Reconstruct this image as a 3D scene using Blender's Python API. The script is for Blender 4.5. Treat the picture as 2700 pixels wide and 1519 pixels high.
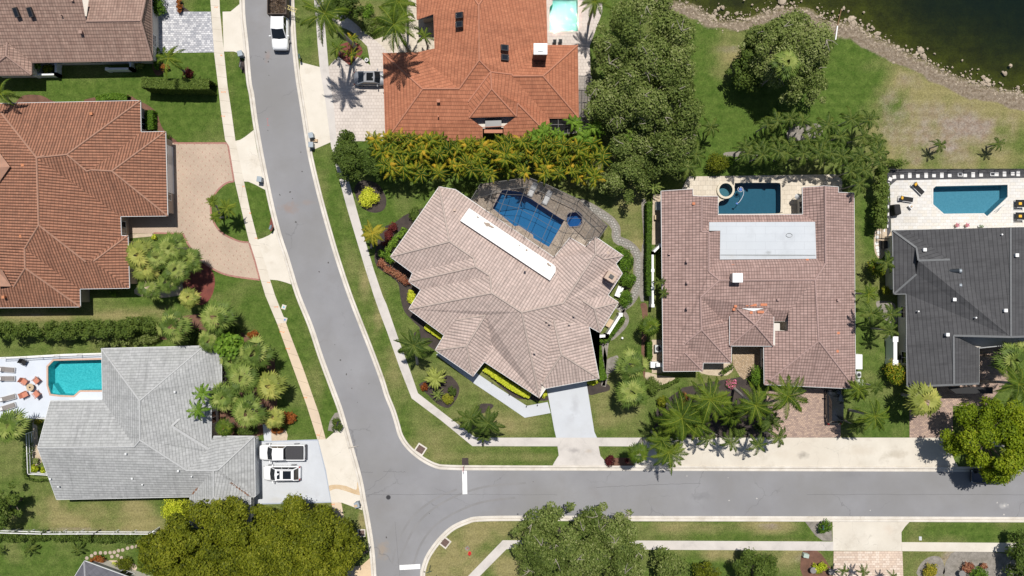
import bpy, bmesh, math, random
import numpy as np
from mathutils import Vector, Matrix
from mathutils.geometry import tessellate_polygon
R = math.radians
for o in list(bpy.data.objects): bpy.data.objects.remove(o)
SC = bpy.context.scene
COL = SC.collection
# ------------------------------------------------------------------ camera, sky, sun, exposure
CAMH, FPX, CX, CY = 92.0, 1884.0, 1350.0, 759.5      # camera height (m), focal length in photo pixels, photo centre
cam = bpy.data.cameras.new('camera'); camo = bpy.data.objects.new('camera', cam); COL.objects.link(camo)
camo.location = (0, 0, CAMH); camo.rotation_euler = (0, 0, 0)
cam.sensor_fit = 'HORIZONTAL'; cam.sensor_width = 36.0; cam.lens = 36.0 * FPX / 2700.0
cam.clip_start = 1.0; cam.clip_end = 3000.0
SC.camera = camo
SUN_DIR = Vector((-0.05, -0.385, -1.0)).normalized()
SUN_EL = math.asin(-SUN_DIR.z)
world = bpy.data.worlds.new("World"); SC.world = world; world.use_nodes = True
wn = world.node_tree; wn.nodes.clear()
sky = wn.nodes.new('ShaderNodeTexSky'); sky.sky_type = 'NISHITA'; sky.sun_disc = False
sky.sun_elevation = SUN_EL; sky.sun_rotation = math.atan2(-SUN_DIR.x, -SUN_DIR.y)
bg = wn.nodes.new('ShaderNodeBackground'); bg.inputs[1].default_value = 0.062
wo = wn.nodes.new('ShaderNodeOutputWorld')
wn.links.new(sky.outputs[0], bg.inputs[0]); wn.links.new(bg.outputs[0], wo.inputs[0])
sl = bpy.data.lights.new('sun', 'SUN'); sl.energy = 4.75; sl.angle = R(0.5); sl.color = (1.0, 0.955, 0.89)
so = bpy.data.objects.new('sun', sl); COL.objects.link(so)
so.rotation_euler = SUN_DIR.to_track_quat('-Z', 'Y').to_euler(); so.location = (0, 30, 90)
SC.view_settings.view_transform = 'Standard'; SC.view_settings.look = 'None'
SC.view_settings.gamma = 1.0; SC.view_settings.exposure = 0.08
SC.render.engine = 'CYCLES'
try: SC.cycles.transparent_max_bounces = 24
except Exception: pass

# ------------------------------------------------------------------ photo survey -> world
TILE = dict(A=(0,0),B=(600,0),C=(1000,0),D=(1500,0),E=(2100,0),F=(0,380),G=(500,380),H=(1000,440),I=(1600,380),J=(2100,380),
            K=(0,740),L=(400,780),M=(1000,780),N=(1600,780),O=(2100,780),P=(0,1119),Q=(500,1119),R=(1000,1119),S=(1600,1119),T=(2100,1119),X=(0,0))
def px(s):
    """'F240,100' -> survey pixel"""
    t = s[0]; x, y = s[1:].split(','); k = 3.1029 if t == 'H' else (1.0 if t == 'X' else 3.6233)
    return (TILE[t][0] + float(x)/k, TILE[t][1] + float(y)/k)
def pts(s):
    out = []; cur = 'X'
    for w in s.split():
        if w[0].isalpha(): cur = w[0]; w = w[1:]
        out.append(px(cur + w))
    return out
def W(p, z=0.0):
    s = (CAMH - z)/FPX
    return Vector(((p[0]-CX)*s, -(p[1]-CY)*s, z))
def WP(s, z=0.0): return [W(p, z) for p in pts(s)]

# ------------------------------------------------------------------ objects
def tag(o, label=None, cat=None, group=None, kind=None):
    if label: o['label'] = label
    if cat: o['category'] = cat
    if group: o['group'] = group
    if kind: o['kind'] = kind
    return o
def link(o, parent=None):
    COL.objects.link(o)
    if parent is not None: o.parent = parent
    return o
def thing(name, label, cat, loc=(0,0,0), rz=0.0, group=None):
    o = bpy.data.objects.new(name, None); link(o); o.empty_display_size = 0.3
    o.location = loc; o.rotation_euler = (0,0,rz)
    return tag(o, label, cat, group)
def setsmooth(me, on=True):
    me.polygons.foreach_set('use_smooth', [on]*len(me.polygons))
class MB:
    def __init__(s): s.v = []; s.f = []; s.uv = None
    def add(s, vs, fs):
        n = len(s.v); s.v += [tuple(v) for v in vs]; s.f += [tuple(i+n for i in f) for f in fs]; return s
    def box(s, c, d, rz=0.0, taper=1.0, M=None):
        x,y,z = c; a,b,h = d[0]/2,d[1]/2,d[2]/2; cs,sn = math.cos(rz),math.sin(rz)
        vs = []
        for k,t in ((-1,1.0),(1,taper)):
            for u,w in ((-1,-1),(1,-1),(1,1),(-1,1)):
                X,Y = u*a*t, w*b*t; v = Vector((x+X*cs-Y*sn, y+X*sn+Y*cs, z+k*h))
                vs.append(M@v if M else v)
        return s.add(vs, [(3,2,1,0),(4,5,6,7),(0,1,5,4),(1,2,6,5),(2,3,7,6),(3,0,4,7)])
    def bar(s, a, b, w, h=None):
        a,b = Vector(a),Vector(b); h = h or w; d = (b-a)
        if d.length < 1e-6: return s
        d.normalize(); up = Vector((0,0,1)) if abs(d.z) < .95 else Vector((1,0,0))
        sd = d.cross(up).normalized()*w/2; u = sd.cross(d).normalized()*h/2
        vs = [a-sd-u,a+sd-u,a+sd+u,a-sd+u,b-sd-u,b+sd-u,b+sd+u,b-sd+u]
        return s.add(vs, [(0,1,2,3),(7,6,5,4),(0,4,5,1),(1,5,6,2),(2,6,7,3),(3,7,4,0)])
    def tube(s, path, rad, n=8, cap=True):
        path = [Vector(p) for p in path]; m = len(path)
        if not hasattr(rad, '__len__'): rad = [rad]*m
        vs = []
        for i,p in enumerate(path):
            d = (path[min(i+1,m-1)]-path[max(i-1,0)]).normalized()
            up = Vector((0,0,1)) if abs(d.z) < .95 else Vector((1,0,0))
            a = d.cross(up).normalized(); b = a.cross(d).normalized()
            for k in range(n):
                t = 2*math.pi*k/n; vs.append(p + (a*math.cos(t)+b*math.sin(t))*rad[i])
        fs = [(i*n+k, i*n+(k+1)%n, (i+1)*n+(k+1)%n, (i+1)*n+k) for i in range(m-1) for k in range(n)]
        if cap: fs += [tuple(range(n-1,-1,-1)), tuple((m-1)*n+k for k in range(n))]
        return s.add(vs, fs)
    def cyl(s, c, r, h, n=20, r2=None):
        c = Vector(c); return s.tube([c, c+Vector((0,0,h))], [r, r if r2 is None else r2], n)
    def prism(s, poly, z0, z1, caps=True):
        n = len(poly); t = tessellate_polygon([[Vector((p[0],p[1],0)) for p in poly]])
        vs = [(p[0],p[1],z0) for p in poly] + [(p[0],p[1],z1) for p in poly]
        ar = sum(poly[i][0]*poly[(i+1)%n][1]-poly[(i+1)%n][0]*poly[i][1] for i in range(n))
        fs = []
        for a,b,c in (t if caps else []):
            cr = (poly[b][0]-poly[a][0])*(poly[c][1]-poly[a][1])-(poly[b][1]-poly[a][1])*(poly[c][0]-poly[a][0])
            if cr < 0: a,c = c,a
            fs += [(a+n,b+n,c+n),(c,b,a)]
        for i in range(n):
            j = (i+1)%n; fs.append((i,j,j+n,i+n) if ar > 0 else (j,i,i+n,j+n))
        return s.add(vs, fs)
    def mesh(s, name, m, smooth=False):
        me = bpy.data.meshes.new(name); me.from_pydata([tuple(v) for v in s.v], [], s.f); me.update()
        if m:
            for q in (m if isinstance(m,(list,tuple)) else [m]): me.materials.append(q)
        if smooth: setsmooth(me)
        return me
    def build(s, name, m, parent=None, smooth=False):
        return link(bpy.data.objects.new(name, s.mesh(name, m, smooth)), parent)
def bevel(o, w=0.03, seg=2):
    md = o.modifiers.new('bevel','BEVEL'); md.width = w; md.segments = seg; md.limit_method = 'ANGLE'; return o

def flat(name, poly, z, m, holes=(), kind='structure', parent=None):
    loops = [[Vector((p[0],p[1],0)) for p in poly]] + [[Vector((p[0],p[1],0)) for p in h] for h in holes]
    al = [v for l in loops for v in l]; tri = tessellate_polygon(loops)
    fs = []
    for a,b,c in tri:
        cr = (al[b].x-al[a].x)*(al[c].y-al[a].y)-(al[b].y-al[a].y)*(al[c].x-al[a].x)
        if abs(cr) < 1e-9: continue
        fs.append((a,b,c) if cr > 0 else (c,b,a))
    me = bpy.data.meshes.new(name); me.from_pydata([(v.x,v.y,z) for v in al], [], fs); me.update(); me.materials.append(m)
    o = link(bpy.data.objects.new(name, me), parent)
    if kind: o['kind'] = kind
    return o
def crom(ps, n=6, closed=False):
    ps = [Vector((p[0],p[1],0)) for p in ps]; m = len(ps); out = []
    rng = range(m) if closed else range(m-1)
    for i in rng:
        if closed: p0,p1,p2,p3 = ps[(i-1)%m],ps[i],ps[(i+1)%m],ps[(i+2)%m]
        else: p0,p1,p2,p3 = ps[max(i-1,0)],ps[i],ps[i+1],ps[min(i+2,m-1)]
        for k in range(n):
            t = k/n; out.append(0.5*((2*p1)+(p2-p0)*t+(2*p0-5*p1+4*p2-p3)*t*t+(3*p1-p0-3*p2+p3)*t**3))
    if not closed: out.append(ps[-1])
    return out
def loft(line, prof):
    """line of 2D points; prof = [(offset to the left, z)]"""
    n = len(line); mb = MB(); vs = []
    for i,p in enumerate(line):
        d = (line[min(i+1,n-1)]-line[max(i-1,0)]); d = Vector((d.x,d.y,0)).normalized(); nn = Vector((-d.y,d.x,0))
        for o,z in prof: vs.append(p+nn*o+Vector((0,0,z)))
    k = len(prof)
    fs = [(i*k+j, (i+1)*k+j, (i+1)*k+j+1, i*k+j+1) for i in range(n-1) for j in range(k-1)]
    return mb.add(vs, fs)
def ellipse(c, rx, ry, rot=0, n=28, z=0, wob=0.0, seed=0):
    rd = random.Random(seed); ph = [rd.uniform(0,6.3) for _ in range(3)]; out = []
    for i in range(n):
        t = 2*math.pi*i/n; k = 1+wob*(math.sin(2*t+ph[0])+.6*math.sin(3*t+ph[1])+.4*math.sin(5*t+ph[2]))
        x,y = rx*k*math.cos(t), ry*k*math.sin(t)
        out.append(Vector((c[0]+x*math.cos(rot)-y*math.sin(rot), c[1]+x*math.sin(rot)+y*math.cos(rot), z)))
    return out
def inset(poly, d):
    n = len(poly); ar = sum(poly[i][0]*poly[(i+1)%n][1]-poly[(i+1)%n][0]*poly[i][1] for i in range(n)); sg = 1 if ar > 0 else -1
    out = []
    for i in range(n):
        a,b,c = Vector(poly[i-1][:2]),Vector(poly[i][:2]),Vector(poly[(i+1)%n][:2])
        d1 = (b-a).normalized(); d2 = (c-b).normalized(); n1 = Vector((-d1.y,d1.x))*sg; n2 = Vector((-d2.y,d2.x))*sg
        s = 1+n1.dot(n2); s = max(s,.35)
        out.append(Vector(((b+(n1+n2)*d/s).x, (b+(n1+n2)*d/s).y, 0)))
    return out
def inpoly(x, y, poly):
    """vectorised point in polygon"""
    r = np.zeros(x.shape, bool); n = len(poly)
    for i in range(n):
        x1,y1 = poly[i][0],poly[i][1]; x2,y2 = poly[(i+1)%n][0],poly[(i+1)%n][1]
        if y1 == y2: continue
        c = ((y1 > y) != (y2 > y)) & (x < (x2-x1)*(y-y1)/(y2-y1)+x1); r ^= c
    return r
def distline(x, y, poly, closed=True):
    d = np.full(x.shape, 1e9); n = len(poly)
    for i in range(n if closed else n-1):
        a = poly[i]; b = poly[(i+1)%n]; dx,dy = b[0]-a[0],b[1]-a[1]; L = dx*dx+dy*dy+1e-12
        t = np.clip(((x-a[0])*dx+(y-a[1])*dy)/L,0,1); d = np.minimum(d, np.hypot(x-a[0]-t*dx, y-a[1]-t*dy))
    return d

# ------------------------------------------------------------------ materials
def lin(c):
    return tuple(((v/255.0)/12.92 if v/255.0 <= .04045 else ((v/255.0+.055)/1.055)**2.4) for v in c)
class NT:
    def __init__(s, name):
        s.m = bpy.data.materials.new(name); s.m.use_nodes = True; s.t = s.m.node_tree; s.t.nodes.clear()
        s.out = s.t.nodes.new('ShaderNodeOutputMaterial')
    def n(s, ty, ins=None, **kw):
        nd = s.t.nodes.new(ty)
        for k,v in kw.items(): setattr(nd, k, v)
        for k,v in (ins or {}).items(): s.set(nd.inputs[k], v)
        return nd
    def set(s, sock, v):
        if hasattr(v, 'bl_idname') or hasattr(v, 'is_linked') and hasattr(v, 'links'):
            s.t.links.new(v if not hasattr(v,'outputs') else v.outputs[0], sock)
        else:
            if sock.type == 'RGBA' and len(v) == 3: v = (*v, 1)
            sock.default_value = v
    def math(s, op, a, b=0.0, clamp=False):
        nd = s.n('ShaderNodeMath', operation=op, use_clamp=clamp); s.set(nd.inputs[0], a); s.set(nd.inputs[1], b); return nd.outputs[0]
    def noise(s, vec, scale, det=4, rough=.55):
        nd = s.n('ShaderNodeTexNoise', {'Scale':scale,'Detail':det,'Roughness':rough}); s.t.links.new(vec, nd.inputs['Vector']); return nd.outputs['Fac']
    def mix(s, f, a, b):
        nd = s.n('ShaderNodeMix', data_type='RGBA'); s.set(nd.inputs[0], f); s.set(nd.inputs[6], a); s.set(nd.inputs[7], b); return nd.outputs[2]
    def mr(s, v, a, b, c=0.0, d=1.0):
        nd = s.n('ShaderNodeMapRange', {'From Min':a,'From Max':b,'To Min':c,'To Max':d}); s.set(nd.inputs[0], v); return nd.outputs[0]
    def pos(s): return s.n('ShaderNodeNewGeometry').outputs['Position']
    def obj(s): return s.n('ShaderNodeTexCoord').outputs['Object']
    def uv(s): return s.n('ShaderNodeTexCoord').outputs['UV']
    def attr(s, n): return s.n('ShaderNodeAttribute', attribute_name=n).outputs['Fac']
    def mapv(s, v, scale=(1,1,1), rot=(0,0,0)):
        nd = s.n('ShaderNodeMapping', {'Scale':scale,'Rotation':rot}); s.t.links.new(v, nd.inputs[0]); return nd.outputs[0]
    def bump(s, h, dist=.02, st=1.0):
        nd = s.n('ShaderNodeBump', {'Strength':st,'Distance':dist}); s.t.links.new(h, nd.inputs['Height']); return nd.outputs[0]
    def bsdf(s, col, rough=.8, nrm=None, metal=0.0, spec=.5, coat=0.0):
        nd = s.n('ShaderNodeBsdfPrincipled', {'Base Color':col,'Roughness':rough,'Metallic':metal,'Specular IOR Level':spec,'Coat Weight':coat})
        if nrm: s.t.links.new(nrm, nd.inputs['Normal'])
        return nd.outputs[0]
    def done(s, sh): s.t.links.new(sh, s.out.inputs[0]); return s.m
def plain(name, c, rough=.6, metal=0.0, coat=0.0, var=.12, scale=6.0):
    t = NT(name); f = t.noise(t.obj(), scale, 5)
    c2 = tuple(v*(1-var*1.6) for v in c); col = t.mix(t.mr(f,.3,.7), c2, c)
    return t.done(t.bsdf(col, rough, None, metal, .5, coat))
def ground_mat(name, c1, c2, s1=.4, s2=8.0, stain=None, sscale=.25, samt=.5, bump=.01, rough=.9, joints=None, jw=.012, jcol=None, grain=.12, cracks=None, wear=None, blobs=()):
    """concrete / asphalt / mulch: two tones, grain, stains with a shape of their own, optional joint grid (spacing, rotation)"""
    t = NT(name); p = t.pos()
    g = t.noise(p, s2, 6, .7)
    gm = t.mr(g, .3,.7, 1-grain, 1+grain)
    col = t.n('ShaderNodeVectorMath', operation='SCALE'); 
    src = t.mix(t.mr(t.noise(p,s1,6,.6),.35,.65), c1, c2)
    t.t.links.new(src, col.inputs[0]); t.t.links.new(gm, col.inputs['Scale']); col = col.outputs[0]
    if stain: col = t.mix(t.mr(t.noise(p,sscale,8,.65),.55,.75,0,samt), col, stain)
    if wear: col = t.mix(t.mr(t.noise(p,.07,5,.6),.42,.66,0,.8), col, wear)
    for bp,rx,ry,bc,am in blobs:
        c0 = W(px(bp)); k_ = CAMH/FPX; dd = t.n('ShaderNodeVectorMath', operation='SUBTRACT'); t.t.links.new(p, dd.inputs[0]); dd.inputs[1].default_value = (c0.x,c0.y,0)
        ds = t.n('ShaderNodeVectorMath', operation='MULTIPLY'); t.t.links.new(dd.outputs[0], ds.inputs[0]); ds.inputs[1].default_value = (1/(rx*k_),1/(ry*k_),0)
        ln_ = t.n('ShaderNodeVectorMath', operation='LENGTH'); t.t.links.new(ds.outputs[0], ln_.inputs[0])
        m_ = t.math('ADD', t.math('SUBTRACT', 1.0, ln_.outputs['Value']), t.math('MULTIPLY', t.math('SUBTRACT', t.noise(p,1.3,6,.7), .5), 2.2))
        col = t.mix(t.mr(m_, .1, .9, 0, am), col, bc)
    if cracks:
        vo = t.n('ShaderNodeTexVoronoi', feature='DISTANCE_TO_EDGE'); vo.inputs['Scale'].default_value = cracks
        wp = t.n('ShaderNodeVectorMath', operation='MULTIPLY_ADD'); nn = t.n('ShaderNodeTexNoise', {'Scale':.9,'Detail':4}); t.t.links.new(p, nn.inputs['Vector']); t.t.links.new(nn.outputs['Color'], wp.inputs[0]); wp.inputs[1].default_value = (1.6,1.6,0); t.t.links.new(p, wp.inputs[2]); t.t.links.new(wp.outputs[0], vo.inputs['Vector'])
        ln = t.math('MULTIPLY', t.mr(vo.outputs['Distance'], .0, .006, 1.0, 0.0), t.mr(t.noise(p,.13,2),.50,.58,0,.55)); col = t.mix(ln, col, tuple(v*.45 for v in c1))
    if joints:
        sp, rot = joints[0], joints[1]; br = t.n('ShaderNodeTexBrick', {'Scale':1.0,'Mortar Size':jw,'Brick Width':sp,'Row Height':joints[2] if len(joints)>2 else sp,'Mortar Smooth':.1,
            'Color1':(1,1,1,1),'Color2':(1,1,1,1),'Mortar':(0,0,0,1)}, offset=joints[3] if len(joints)>3 else 0.0)
        t.t.links.new(t.mapv(p, rot=(0,0,rot)), br.inputs['Vector'])
        col = t.mix(br.outputs['Fac'], col, jcol or tuple(v*.55 for v in c1))
    return t.done(t.bsdf(col, rough, t.bump(g, bump)))
def paver_mat(name, cols, bw=.25, bh=.12, rot=0.0, mortar=(.2,.17,.14), ms=.01, rough=.9, stain=None, big=.15):
    t = NT(name); p = t.mapv(t.pos(), rot=(0,0,rot))
    def brick(c1,c2):
        b = t.n('ShaderNodeTexBrick', {'Scale':1.0,'Mortar Size':ms,'Brick Width':bw,'Row Height':bh,'Bias':0.0,'Color1':(*c1,1),'Color2':(*c2,1),'Mortar':(*mortar,1)}); t.t.links.new(p, b.inputs['Vector']); return b
    b = brick(cols[0], cols[1])
    sn = t.n('ShaderNodeVectorMath', operation='SNAP'); t.t.links.new(p, sn.inputs[0]); sn.inputs[1].default_value = (bw,bh,1)
    wn_ = t.n('ShaderNodeTexWhiteNoise'); t.t.links.new(sn.outputs[0], wn_.inputs[0])
    col = t.mix(t.math('MULTIPLY', t.mr(wn_.outputs[0],.55,.75), t.math('SUBTRACT',1.0,b.outputs['Fac'])), b.outputs['Color'], cols[2] if len(cols)>2 else cols[0])
    k = t.mr(t.noise(p, big, 5), .3,.7,.88,1.1)
    v = t.n('ShaderNodeVectorMath', operation='SCALE'); t.t.links.new(col, v.inputs[0]); t.t.links.new(k, v.inputs['Scale']); col = v.outputs[0]
    if stain: col = t.mix(t.mr(t.noise(p,.35,7,.65),.55,.75,0,.4), col, stain)
    return t.done(t.bsdf(col, rough, t.bump(b.outputs['Fac'], -.01)))
def roof_mat(name, c1, c2, w=.36, l=.42, dark=.45, weather=None, wamt=.4, barrel=True, patch=None, bumpd=.07, cgap=.35, rough=.85, rowgap=.16, rg_=.6, wscale=1.3, streak=.45):
    """roof tiles laid by the slope: u along the eave, v up the slope; every tile its own tone, grooves and course edges darkened for shade and dirt"""
    t = NT(name); sx = t.n('ShaderNodeSeparateXYZ'); t.t.links.new(t.uv(), sx.inputs[0]); u,v = sx.outputs[0],sx.outputs[1]
    ru = t.math('DIVIDE',u,w); rv = t.math('DIVIDE',v,l)
    fu,fv = t.math('FLOOR',ru), t.math('FLOOR',rv)
    if not barrel:
        ru = t.math('ADD', ru, t.math('MULTIPLY', t.math('MODULO', fv, 2.0), .5)); fu = t.math('FLOOR', ru)
    cb = t.n('ShaderNodeCombineXYZ'); t.t.links.new(fu,cb.inputs[0]); t.t.links.new(fv,cb.inputs[1])
    wn_ = t.n('ShaderNodeTexWhiteNoise'); t.t.links.new(cb.outputs[0], wn_.inputs[0])
    col = t.mix(wn_.outputs[0], c1, c2)
    big = t.noise(t.pos(), wscale, 7, .7)
    if weather: col = t.mix(t.mr(big,.38,.70,0,wamt), col, weather)
    if patch: col = t.mix(t.mr(t.noise(t.pos(),.9,3),.72,.74), col, patch)
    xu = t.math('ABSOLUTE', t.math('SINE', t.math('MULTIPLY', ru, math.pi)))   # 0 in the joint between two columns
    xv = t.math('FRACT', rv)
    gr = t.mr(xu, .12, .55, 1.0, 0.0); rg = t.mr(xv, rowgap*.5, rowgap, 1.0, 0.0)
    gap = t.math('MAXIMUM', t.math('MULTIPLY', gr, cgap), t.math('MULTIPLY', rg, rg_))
    col = t.mix(t.math('MULTIPLY', gap, dark), col, tuple(c*.16 for c in c1))  # joint dirt plus groove and course-edge shade, painted into the tile colour
    run = t.mr(t.noise(t.mapv(t.uv(), (1.4,.13,1)), 1.0, 6, .65), .50, .72, 0, streak)
    col = t.mix(run, col, tuple(c*.42 for c in c2))
    st = t.noise(t.mapv(t.uv(), (6,.8,1)), 1.0, 5)
    sc = t.n('ShaderNodeVectorMath', operation='SCALE'); t.t.links.new(col, sc.inputs[0]); t.t.links.new(t.mr(st,.3,.7,.9,1.1), sc.inputs['Scale'])
    h = t.math('ADD', t.math('MULTIPLY', xu, 1.0 if barrel else .12), t.math('MULTIPLY', xv, -.35))
    return t.done(t.bsdf(sc.outputs[0], rough, t.bump(h, bumpd, .9), spec=.3))
def leaf_mat(name, ramp, trans=.28, rough=.5):
    t = NT(name); f = t.attr('tint'); cr = t.n('ShaderNodeValToRGB'); t.t.links.new(f, cr.inputs[0])
    e = cr.color_ramp.elements
    while len(e) < len(ramp): e.new(.5)
    for i,c in enumerate(ramp): e[i].position = i/(len(ramp)-1); e[i].color = (*c,1)
    pb = t.bsdf(cr.outputs[0], rough+.1, None, 0, .16)
    tr = t.n('ShaderNodeBsdfTranslucent'); t.t.links.new(cr.outputs[0], tr.inputs[0])
    mx = t.n('ShaderNodeMixShader'); mx.inputs[0].default_value = trans
    t.t.links.new(pb, mx.inputs[1]); t.t.links.new(tr.outputs[0], mx.inputs[2]); return t.done(mx.outputs[0])
def water_mat(name, tint, bscale=2.0, bdist=.03, alpha=None, body=(.01,.02,.015)):
    t = NT(name); p = t.pos(); nrm = t.bump(t.noise(p, bscale, 3), bdist, 1.0)
    tr = t.n('ShaderNodeBsdfTransparent', {'Color':(*tint,1)})
    gl = t.n('ShaderNodeBsdfGlossy', {'Roughness':.006}); t.t.links.new(nrm, gl.inputs['Normal'])
    fr = t.n('ShaderNodeFresnel', {'IOR':1.33}); t.t.links.new(nrm, fr.inputs['Normal'])
    base = tr.outputs[0]
    if alpha:
        df = t.n('ShaderNodeBsdfDiffuse', {'Color':(*body,1)}); mx = t.n('ShaderNodeMixShader'); t.t.links.new(t.attr('depth'), mx.inputs[0])
        t.t.links.new(base, mx.inputs[1]); t.t.links.new(df.outputs[0], mx.inputs[2]); base = mx.outputs[0]
    m2 = t.n('ShaderNodeMixShader'); t.t.links.new(fr.outputs[0], m2.inputs[0]); t.t.links.new(base, m2.inputs[1]); t.t.links.new(gl.outputs[0], m2.inputs[2])
    return t.done(m2.outputs[0])
def pool_mat(name, c, c2=None, sc=3.5, amt=.5):
    """plaster with the bright net of ripple light that moving water throws is left to noise in the plaster's mottling"""
    t = NT(name); p = t.pos(); f = t.noise(p, sc, 5, .7)
    return t.done(t.bsdf(t.mix(t.mr(f,.35,.65), c, c2 or tuple(v*.8 for v in c)), .7))
def glass_mat(name, c=(.01,.012,.015), rough=.05):
    t = NT(name); return t.done(t.bsdf(c, rough, None, 0, .9))
# ================================================================== setting
ASPH = ground_mat('asphalt', (.245,.245,.255), (.205,.205,.215), .12, 26, (.16,.14,.125), .2, .3, .006, grain=.08, cracks=.11, wear=(.19,.186,.182), blobs=[('G960,610',34,20,(.25,.17,.13),.5),('G1130,560',26,10,(.25,.19,.16),.35),('Q1840,1200',22,34,(.29,.22,.15),.55),('B380,540',10,22,(.25,.18,.15),.45),('S900,690',40,14,(.15,.15,.155),.5),('T500,480',40,14,(.17,.17,.175),.45),('R400,900',60,60,(.20,.20,.205),.5),('G700,1000',20,60,(.20,.20,.21),.4),('T1980,780',16,10,(.42,.41,.40),.6)])
KERB = ground_mat('kerb_concrete', (.62,.58,.52), (.50,.46,.40), .6, 14, (.30,.25,.18), .5, .5, .004, grain=.08)
CONC = ground_mat('concrete', (.62,.575,.50), (.56,.515,.44), .35, 18, (.42,.36,.28), .4, .6, .004, grain=.05, cracks=.3)
CONC_E = ground_mat('concrete_east', (.60,.56,.485), (.52,.48,.41), .3, 18, (.33,.29,.235), .35, .7, .004, grain=.06, cracks=.3, wear=(.52,.465,.385), blobs=[('T930,290',44,14,(.36,.32,.25),.6),('T70,300',18,12,(.26,.235,.20),.7),('S1860,290',16,12,(.30,.27,.23),.55),('T600,250',60,20,(.46,.40,.32),.5),('T1000,290',30,14,(.45,.40,.33),.5),('T880,1000',20,20,(.50,.42,.34),.5),('S1700,300',50,20,(.50,.44,.36),.4)])
WALKW = ground_mat('sidewalk_west', (.58,.47,.34), (.52,.42,.315), .35, 18, (.40,.31,.21), .5, .5, .004, grain=.06, joints=(9,.3,1.5), jw=.02, jcol=(.3,.24,.17))
WALKC = ground_mat('sidewalk_pale', (.60,.55,.47), (.52,.47,.39), .35, 18, (.44,.37,.28), .4, .5, .004, grain=.06, joints=(9,.12,1.5), jw=.02, jcol=(.36,.31,.25))
WALKG = ground_mat('sidewalk_east', (.54,.505,.47), (.46,.43,.40), .4, 18, (.33,.31,.29), .4, .55, .004, grain=.07, cracks=.25, blobs=[('R1860,250',30,9,(.28,.26,.25),.7),('R2000,255',12,7,(.38,.32,.26),.5),('R1500,170',60,8,(.42,.39,.36),.5)])
PAINTC = ground_mat('painted_concrete', (.50,.525,.56), (.45,.47,.50), .3, 20, (.36,.36,.37), .35, .5, .003, grain=.05, wear=(.47,.485,.50), blobs=[('M1870,1050',16,44,(.36,.37,.39),.6),('M1830,1180',14,20,(.40,.41,.43),.5),('Q1000,650',60,12,(.46,.47,.46),.5),('Q820,720',30,10,(.44,.44,.42),.6)])
DECKW = ground_mat('painted_deck', (.55,.59,.65), (.50,.54,.60), .3, 20, (.45,.46,.48), .3, .2, .003, grain=.03)
DECKL = paver_mat('white_travertine', [(.62,.605,.58),(.55,.535,.51),(.58,.55,.50)], .6, .4, 0, (.5,.48,.44), .012)
DECKB = paver_mat('cream_stone_paving', [(.54,.48,.39),(.49,.43,.345),(.56,.50,.41)], .6, .6, 0, (.36,.32,.26), .012)
DECKT = paver_mat('tan_pool_paving', [(.40,.33,.27),(.34,.28,.22),(.44,.37,.3)], .4, .4, 1.0, (.22,.18,.15), .015)
GRIDP = paver_mat('pale_square_pavers', [(.55,.49,.44),(.50,.445,.40),(.56,.5,.45)], .42, .42, 0, (.42,.36,.32), .018, stain=(.45,.4,.36))
GREYP = paver_mat('grey_cobble_pavers', [(.46,.46,.48),(.30,.31,.34),(.58,.58,.59)], .36, .24, 0, (.24,.24,.26), .02)
TANP = paver_mat('tan_cobble_pavers', [(.47,.37,.285),(.43,.335,.255),(.47,.36,.28)], .24, .16, .5, (.35,.27,.2), .012, big=.25)
BRDR = paver_mat('red_border_pavers', [(.40,.19,.15),(.34,.16,.13),(.44,.22,.17)], .2, .12, .3, (.2,.11,.09), .012)
PINKP = paver_mat('pink_brick_pavers', [(.40,.29,.23),(.28,.20,.165),(.46,.33,.25)], .3, .18, .1, (.19,.14,.12), .02)
SANDP = paver_mat('sand_brick_pavers', [(.46,.33,.20),(.34,.25,.16),(.50,.38,.26)], .26, .16, .6, (.2,.15,.1), .02)
PEACHP = paver_mat('peach_travertine', [(.60,.48,.38),(.52,.41,.33),(.64,.54,.45)], .45, .3, 0, (.40,.31,.25), .015)
STONEP = paver_mat('garden_stone_pavers', [(.33,.315,.285),(.26,.25,.225),(.37,.35,.32)], .36, .3, .2, (.16,.15,.13), .05)
MULCH = ground_mat('dark_mulch', (.060,.045,.038), (.035,.027,.024), 1.2, 30, None, bump=.05, grain=.5)
REDM = ground_mat('red_mulch', (.20,.055,.04), (.13,.035,.028), 1.2, 30, None, bump=.05, grain=.4)
BROWNM = ground_mat('brown_mulch', (.17,.085,.055), (.11,.055,.035), 1.2, 28, None, bump=.05, grain=.35)
GRAV = ground_mat('grey_gravel', (.27,.245,.215), (.17,.155,.13), 1.5, 22, None, bump=.05, grain=.45)
GRAVD = ground_mat('dark_gravel', (.085,.085,.09), (.05,.05,.055), 2, 30, None, bump=.05, grain=.4)
SANDG = ground_mat('sandy_gravel', (.52,.43,.32), (.40,.32,.23), 1.5, 24, None, bump=.04, grain=.3)
WHITEP = ground_mat('road_paint', (.80,.80,.79), (.72,.72,.71), 2, 20, (.45,.45,.45), 2, .35, .002, grain=.04)

def srcv(ps, z=0): return [W(p, z) for p in ps]
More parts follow.
